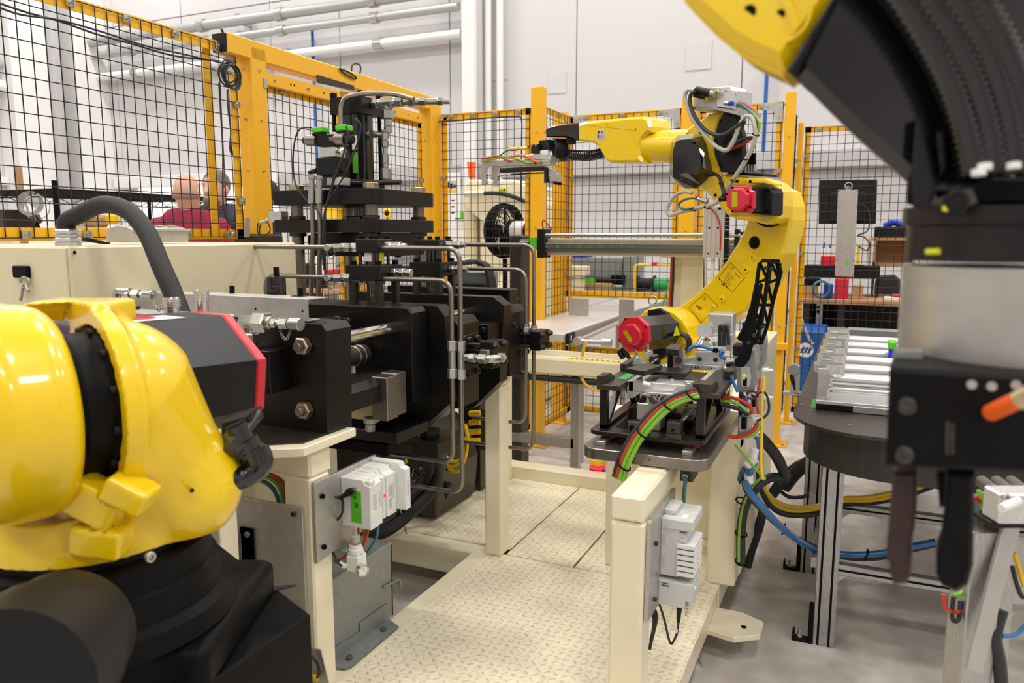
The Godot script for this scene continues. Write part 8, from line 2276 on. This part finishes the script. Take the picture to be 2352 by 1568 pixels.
	part("stand",mb().bx(V(pz(1060,690,-3.4).x,0.2,-3.45),V(pz(1110,690,-3.4).x,pz(1060,690,-3.35).y,-3.36),0.003),M.dark_steel,hb)
	var lz = -7.6
	var lb = thing("packing_bench","wooden packing bench seen through the door panels behind the tall press","workbench",V(pz(820,668,lz).x,0,lz-0.4))
	var ly = pz(760,665,lz).y
	part("worktop",mb().bx(V(pz(640,668,lz).x,ly-0.05,lz-0.8),V(pz(1010,668,lz).x,ly,lz),0.004),M.wood,lb)
	for x in [650,800,1000]: part("leg",mb().bx(V(pz(x,668,lz).x,0,lz-0.7),V(pz(x,668,lz).x+0.06,ly-0.05,lz-0.04),0.003),M.dark_steel,lb)
	part("upper_shelf",mb().bx(V(pz(690,610,lz).x,pz(760,612,lz-0.5).y,lz-0.8),V(pz(1000,610,lz).x,pz(760,606,lz-0.5).y,lz-0.5),0.003),M.grey_paint,lb)
	var bi = [["black_bin",[696,605,722,665],M.plastic,"tall black bin on the packing bench"],["white_carton",[724,590,742,640],M.label_white,"white carton standing behind the two grey hoses"],["red_pot",[744,620,754,640],M.red,"small red pot on the packing bench"],["grey_crate",[906,575,960,606],M.grey_paint,"grey crate on the packing bench behind the upright cylinders"],["blue_carton",[905,580,922,592],M.blue_hose,"small blue carton in front of the grey crate"],["dark_crate",[925,612,985,632],M.plastic,"long dark crate right of the grey crate"],["brown_carton",[800,628,850,664],M.cardboard,"brown carton on the packing bench behind the cylinder legs"]]
	for q in bi: crate(q[0],q[3],q[0].split("_")[1],q[1],lz-0.1,0.25,q[2])
	var yr = thing("tape_reel","yellow reel with black centre between the press plates far behind","reel",pz(890,492,lz-0.8))
	part("reel",mb().torus(pz(890,490,lz-0.8),V(0,0,1),0.05,0.022,24,8),M.yellow_hose,yr)
	part("core",mb().cyl(pz(890,490,lz-0.82),pz(890,490,lz-0.79),0.035),M.black,yr)
	crate("yellow_crate","small yellow crate far behind the press plates","crate",[742,476,770,502],lz-0.9,0.2,M.yellow_hose)
	var rs2 = thing("reel_shelf","pale shelf carrying the yellow reel and crate far behind the press","shelf",V(pz(850,512,lz-0.75).x,0,lz-0.9))
	part("board",mb().bx(pz(735,512,lz-0.75)-V(0,0,0.3),pz(960,502,lz-0.75),0.003),M.grey_hose,rs2)
	for x in [737,954]: part("leg",mb().bx(V(pz(x,510,lz-0.75).x,0,lz-1.05),V(pz(x,510,lz-0.75).x+0.03,pz(x,510,lz-0.75).y,lz-0.76),0),M.grey_hose,rs2)
	var k = pd(125,424,5.4)
	var ws = thing("wire_shelf","black wire shelving unit behind the large mesh panel","shelving",V(k.x,0,k.z))
	for q in [V(0,0,0),V(0,0,-1.9),V(-1.3,0,0),V(-1.3,0,-1.9)]: part("post",mb().cyl(V(k.x,0,k.z)+q,V(k.x,k.y+0.03,k.z)+q,0.018,-1,10),M.black,ws)
	for y in [k.y-0.03,1.525]:
		var m2 = mb()
		var cs = [V(k.x-1.3,y,k.z),V(k.x,y,k.z),V(k.x,y,k.z-1.9),V(k.x-1.3,y,k.z-1.9),V(k.x-1.3,y,k.z)]
		for i in 4:
			m2.cyl(cs[i],cs[i+1],0.006,-1,6).cyl(cs[i]-V(0,0.05,0),cs[i+1]-V(0,0.05,0),0.005,-1,6)
			for j in 16: m2.cyl(cs[i].lerp(cs[i+1],j/16.0)-V(0,0.05*(j % 2),0),cs[i].lerp(cs[i+1],(j+1)/16.0)-V(0,0.05*((j+1) % 2),0),0.004,-1,5)
		for j in 40: m2.cyl(V(k.x-1.3,y,k.z-1.9*j/40),V(k.x,y,k.z-1.9*j/40),0.003,-1,4)
		stuff(part("wire_deck",m2,M.black,ws))
	solo("dark_case","dark grey instrument case under the wire shelf at the left edge","case",mb().box(pd(20,503,5.6),V(0.3,0.13,0.25),0.006),M.dark_steel)
	var lm = thing("clamp_lamp","round metal reflector lamp with guard wires under the wire shelf","lamp",pd(72,470,5.5))
	part("reflector",mb().lathe(pd(60,462,5.55),(pd(86,476,5.4)-pd(60,462,5.55)),[Vector2(0,0),Vector2(0,0.03),Vector2(0.05,0.075),Vector2(0.09,0.09),Vector2(0.088,0.084),Vector2(0.05,0.07),Vector2(0.01,0)],24),M.alu_bright,lm)
	part("guard",mb().torus(pd(84,476,5.42),pd(86,476,5.4)-pd(60,462,5.55),0.085,0.004,20,5),M.zinc,lm)
	var cam2 = thing("small_camera","small black camera on a stand beside the dark instrument case","camera",pd(85,526,5.4))
	part("body",mb().box(pd(84,504,5.4),V(0.05,0.06,0.05),0.006,Basis(V(0,0,1),0.5)),M.black_gloss,cam2)
	part("leg",mb().cyl(pd(84,512,5.4),pd(76,528,5.35),0.008).cyl(pd(84,512,5.4),pd(94,528,5.4),0.008),M.black,cam2)
	solo("wooden_post","upright wooden stick behind the left end of the wire shelf","stick",mb().bx(V(pd(40,430,6.4).x,0,pd(40,430,6.4).z-0.02),V(pd(40,430,6.4).x+0.055,pd(40,383,6.4).y,pd(40,430,6.4).z+0.02),0.003),M.wood)
	solo("paper_bag","tan paper bundle with yellow strap on the dark bench","bundle",mb().box(pd(220,508,6.1),V(0.16,0.10,0.14),0.03),M.wood)
	solo("yellow_strap","yellow strap bundle right of the tan paper bundle","strap",mb().box(pd(258,503,5.9),V(0.09,0.08,0.08),0.02),M.yellow_hose)
	solo("bundle_shelf","pale shelf board under the tan and yellow bundles","shelf",mb().box(pd(238,528,6.0),V(0.5,0.03,0.35),0.004),M.grey_hose)
func person(label: String,at: Vector3,face: float,sc: float,skin: Material,shirt: Material,hair: Material,bald: bool,beard: bool,trousers: Material) -> void:
	var t = thing("person",label,"person",at)
	var B = Basis(V(0,1,0),face)
	var f = Sdf.new()
	var q = []
	var body = at
	at = at-V(0,0.06,0)
	for v in [V(0,1.47,0),V(0,1.62,0.01),V(0,1.72,0.0),V(0,1.60,0.075)]: q.append(at+B*(v*sc))
	f.cone(q[0]-V(0,0.08,0),q[1],0.060*sc,0.056*sc,0.0)
	f.ell(q[2]-V(0,0.025,0),B.scaled(V(1,1,1)),V(0.078,0.112,0.098)*sc,0.03)
	f.ell(at+B*(V(0,1.635,0.035)*sc),B,V(0.06,0.075,0.065)*sc,0.03)
	f.cone(at+B*(V(0,1.70,0.09)*sc),at+B*(V(0,1.66,0.112)*sc),0.010*sc,0.015*sc,0.012)
	f.boxp(at+B*(V(0,1.625,0.088)*sc),B,V(0.024,0.006,0.012)*sc,0.004,0.012)
	for s in [-1,1]:
		f.ell(at+B*(V(0.08*s,1.68,-0.005)*sc),B,V(0.012,0.033,0.02)*sc,0.008)
		f.ell(at+B*(V(0.03*s,1.722,0.085)*sc),B,V(0.022,0.008,0.012)*sc,0.01)
	part("head",f.mesh(0.006),skin,t)
	for s in [-1,1]: part("eye",mb().lathe(at+B*(V(0.03*s,1.70,0.082)*sc),B*V(0,0,1),[Vector2(0,0.012),Vector2(0.008,0.007),Vector2(0.01,0)],10),M.black,t)
	var h = Sdf.new()
	if bald:
		h.ell(at+B*(V(0,1.675,-0.02)*sc),B,V(0.082,0.05,0.089)*sc,0.0)
		h.cut_ell(at+B*(V(0,1.66,0.09)*sc),V(0.12,0.14,0.10)*sc,B)
	else:
		h.ell(at+B*(V(0,1.72,-0.012)*sc),B,V(0.087,0.105,0.102)*sc,0.0)
		h.cut_ell(at+B*(V(0,1.64,0.10)*sc),V(0.13,0.125,0.115)*sc,B)
	part("hair",h.mesh(0.006),hair,t)
	if beard:
		var b = Sdf.new()
		b.ell(at+B*(V(0,1.60,0.052)*sc),B,V(0.060,0.05,0.062)*sc,0.0)
		b.cut_ell(at+B*(V(0,1.66,0.10)*sc),V(0.05,0.045,0.05)*sc,B)
		part("beard",b.mesh(0.006),hair,t)
	at = body
	var s2 = Sdf.new()
	s2.ell(at+B*(V(0,1.25,0)*sc),B,V(0.20,0.26,0.125)*sc,0.0)
	s2.ell(at+B*(V(0,1.02,0)*sc),B,V(0.17,0.2,0.12)*sc,0.06)
	s2.cone(at+B*(V(-0.185,1.41,0)*sc),at+B*(V(0.185,1.41,0)*sc),0.068*sc,0.068*sc,0.06)
	s2.cone(at+B*(V(-0.09,1.475,-0.01)*sc),at+B*(V(0.09,1.475,-0.01)*sc),0.058*sc,0.058*sc,0.05)
	for s in [-1,1]: s2.cone(at+B*(V(0.2*s,1.40,0)*sc),at+B*(V(0.27*s,1.13,0.0)*sc),0.066*sc,0.055*sc,0.03)
	part("shirt",s2.mesh(0.013),shirt,t)
	var a = Sdf.new()
	for s in [-1,1]:
		var el = at+B*(V(0.275*s,1.12,0.0)*sc)
		var wr = at+B*(V(0.26*s,0.90,0.10)*sc)
		a.cone(el,wr,0.046*sc,0.032*sc,0.0 if s < 0 else 0.0)
		a.ell(wr+B*V(0,-0.045,0.012),B,V(0.02,0.045,0.038)*sc,0.02)
		for k in 4: a.cone(wr+B*V(0,-0.075,-0.016+0.018*k),wr+B*V(-0.01*s,-0.135+0.008*absf(k-1.5),0.0+0.018*k),0.009,0.007,0.004)
		a.cone(wr+B*V(0,-0.03,0.04),wr+B*V(-0.015*s,-0.08,0.06),0.011,0.008,0.006)
	part("forearms",a.mesh(0.008),skin,t)
	var p = Sdf.new()
	p.ell(at+B*(V(0,0.93,0)*sc),B,V(0.17,0.14,0.12)*sc,0.0)
	for s in [-1,1]:
		p.cone(at+B*(V(0.09*s,0.90,0)*sc),at+B*(V(0.10*s,0.48,0.015)*sc),0.09*sc,0.062*sc,0.03)
		p.cone(at+B*(V(0.10*s,0.48,0.015)*sc),at+B*(V(0.10*s,0.10,-0.01)*sc),0.062*sc,0.05*sc,0.02)
	part("trousers",p.mesh(0.014),trousers,t)
	for s in [-1,1]:
		var sh = Sdf.new()
		sh.cone(at+B*(V(0.10*s,0.05,-0.04)*sc),at+B*(V(0.115*s,0.04,0.15)*sc),0.05,0.042,0.0)
		sh.cut_below(at.y)
		part("shoe",sh.mesh(0.012),M.black,t)
func people() -> void:
	mat("skin","cda08a",0.55)
	mat("skin_dark","a06a50",0.55)
	mat("maroon","8f1f3c",0.85)
	mat("navy","2b3148",0.85)
	mat("grey_hair","6d655f",0.8)
	mat("stubble","9d8272",0.8)
	mat("dark_hair","2c2522",0.8)
	mat("jeans","2f3a50",0.9)
	var a = pd(430,460,5.4)
	person("bald man in a maroon shirt seen from behind through the mesh fence",V(a.x,0,a.z),deg_to_rad(205),1.09,M.skin,M.maroon,M.stubble,true,false,M.jeans)
	var b = pd(497,455,6.1)
	person("grey bearded man facing the camera half hidden by the yellow post",V(b.x,0,b.z),deg_to_rad(10),1.13,M.skin,M.navy,M.grey_hair,false,true,M.jeans)
	var c = pd(608,455,6.9)
	person("dark haired person in dark clothes right behind the yellow coil post",V(c.x,0,c.z),deg_to_rad(-60),1.12,M.skin_dark,M.navy,M.dark_hair,false,false,M.jeans)
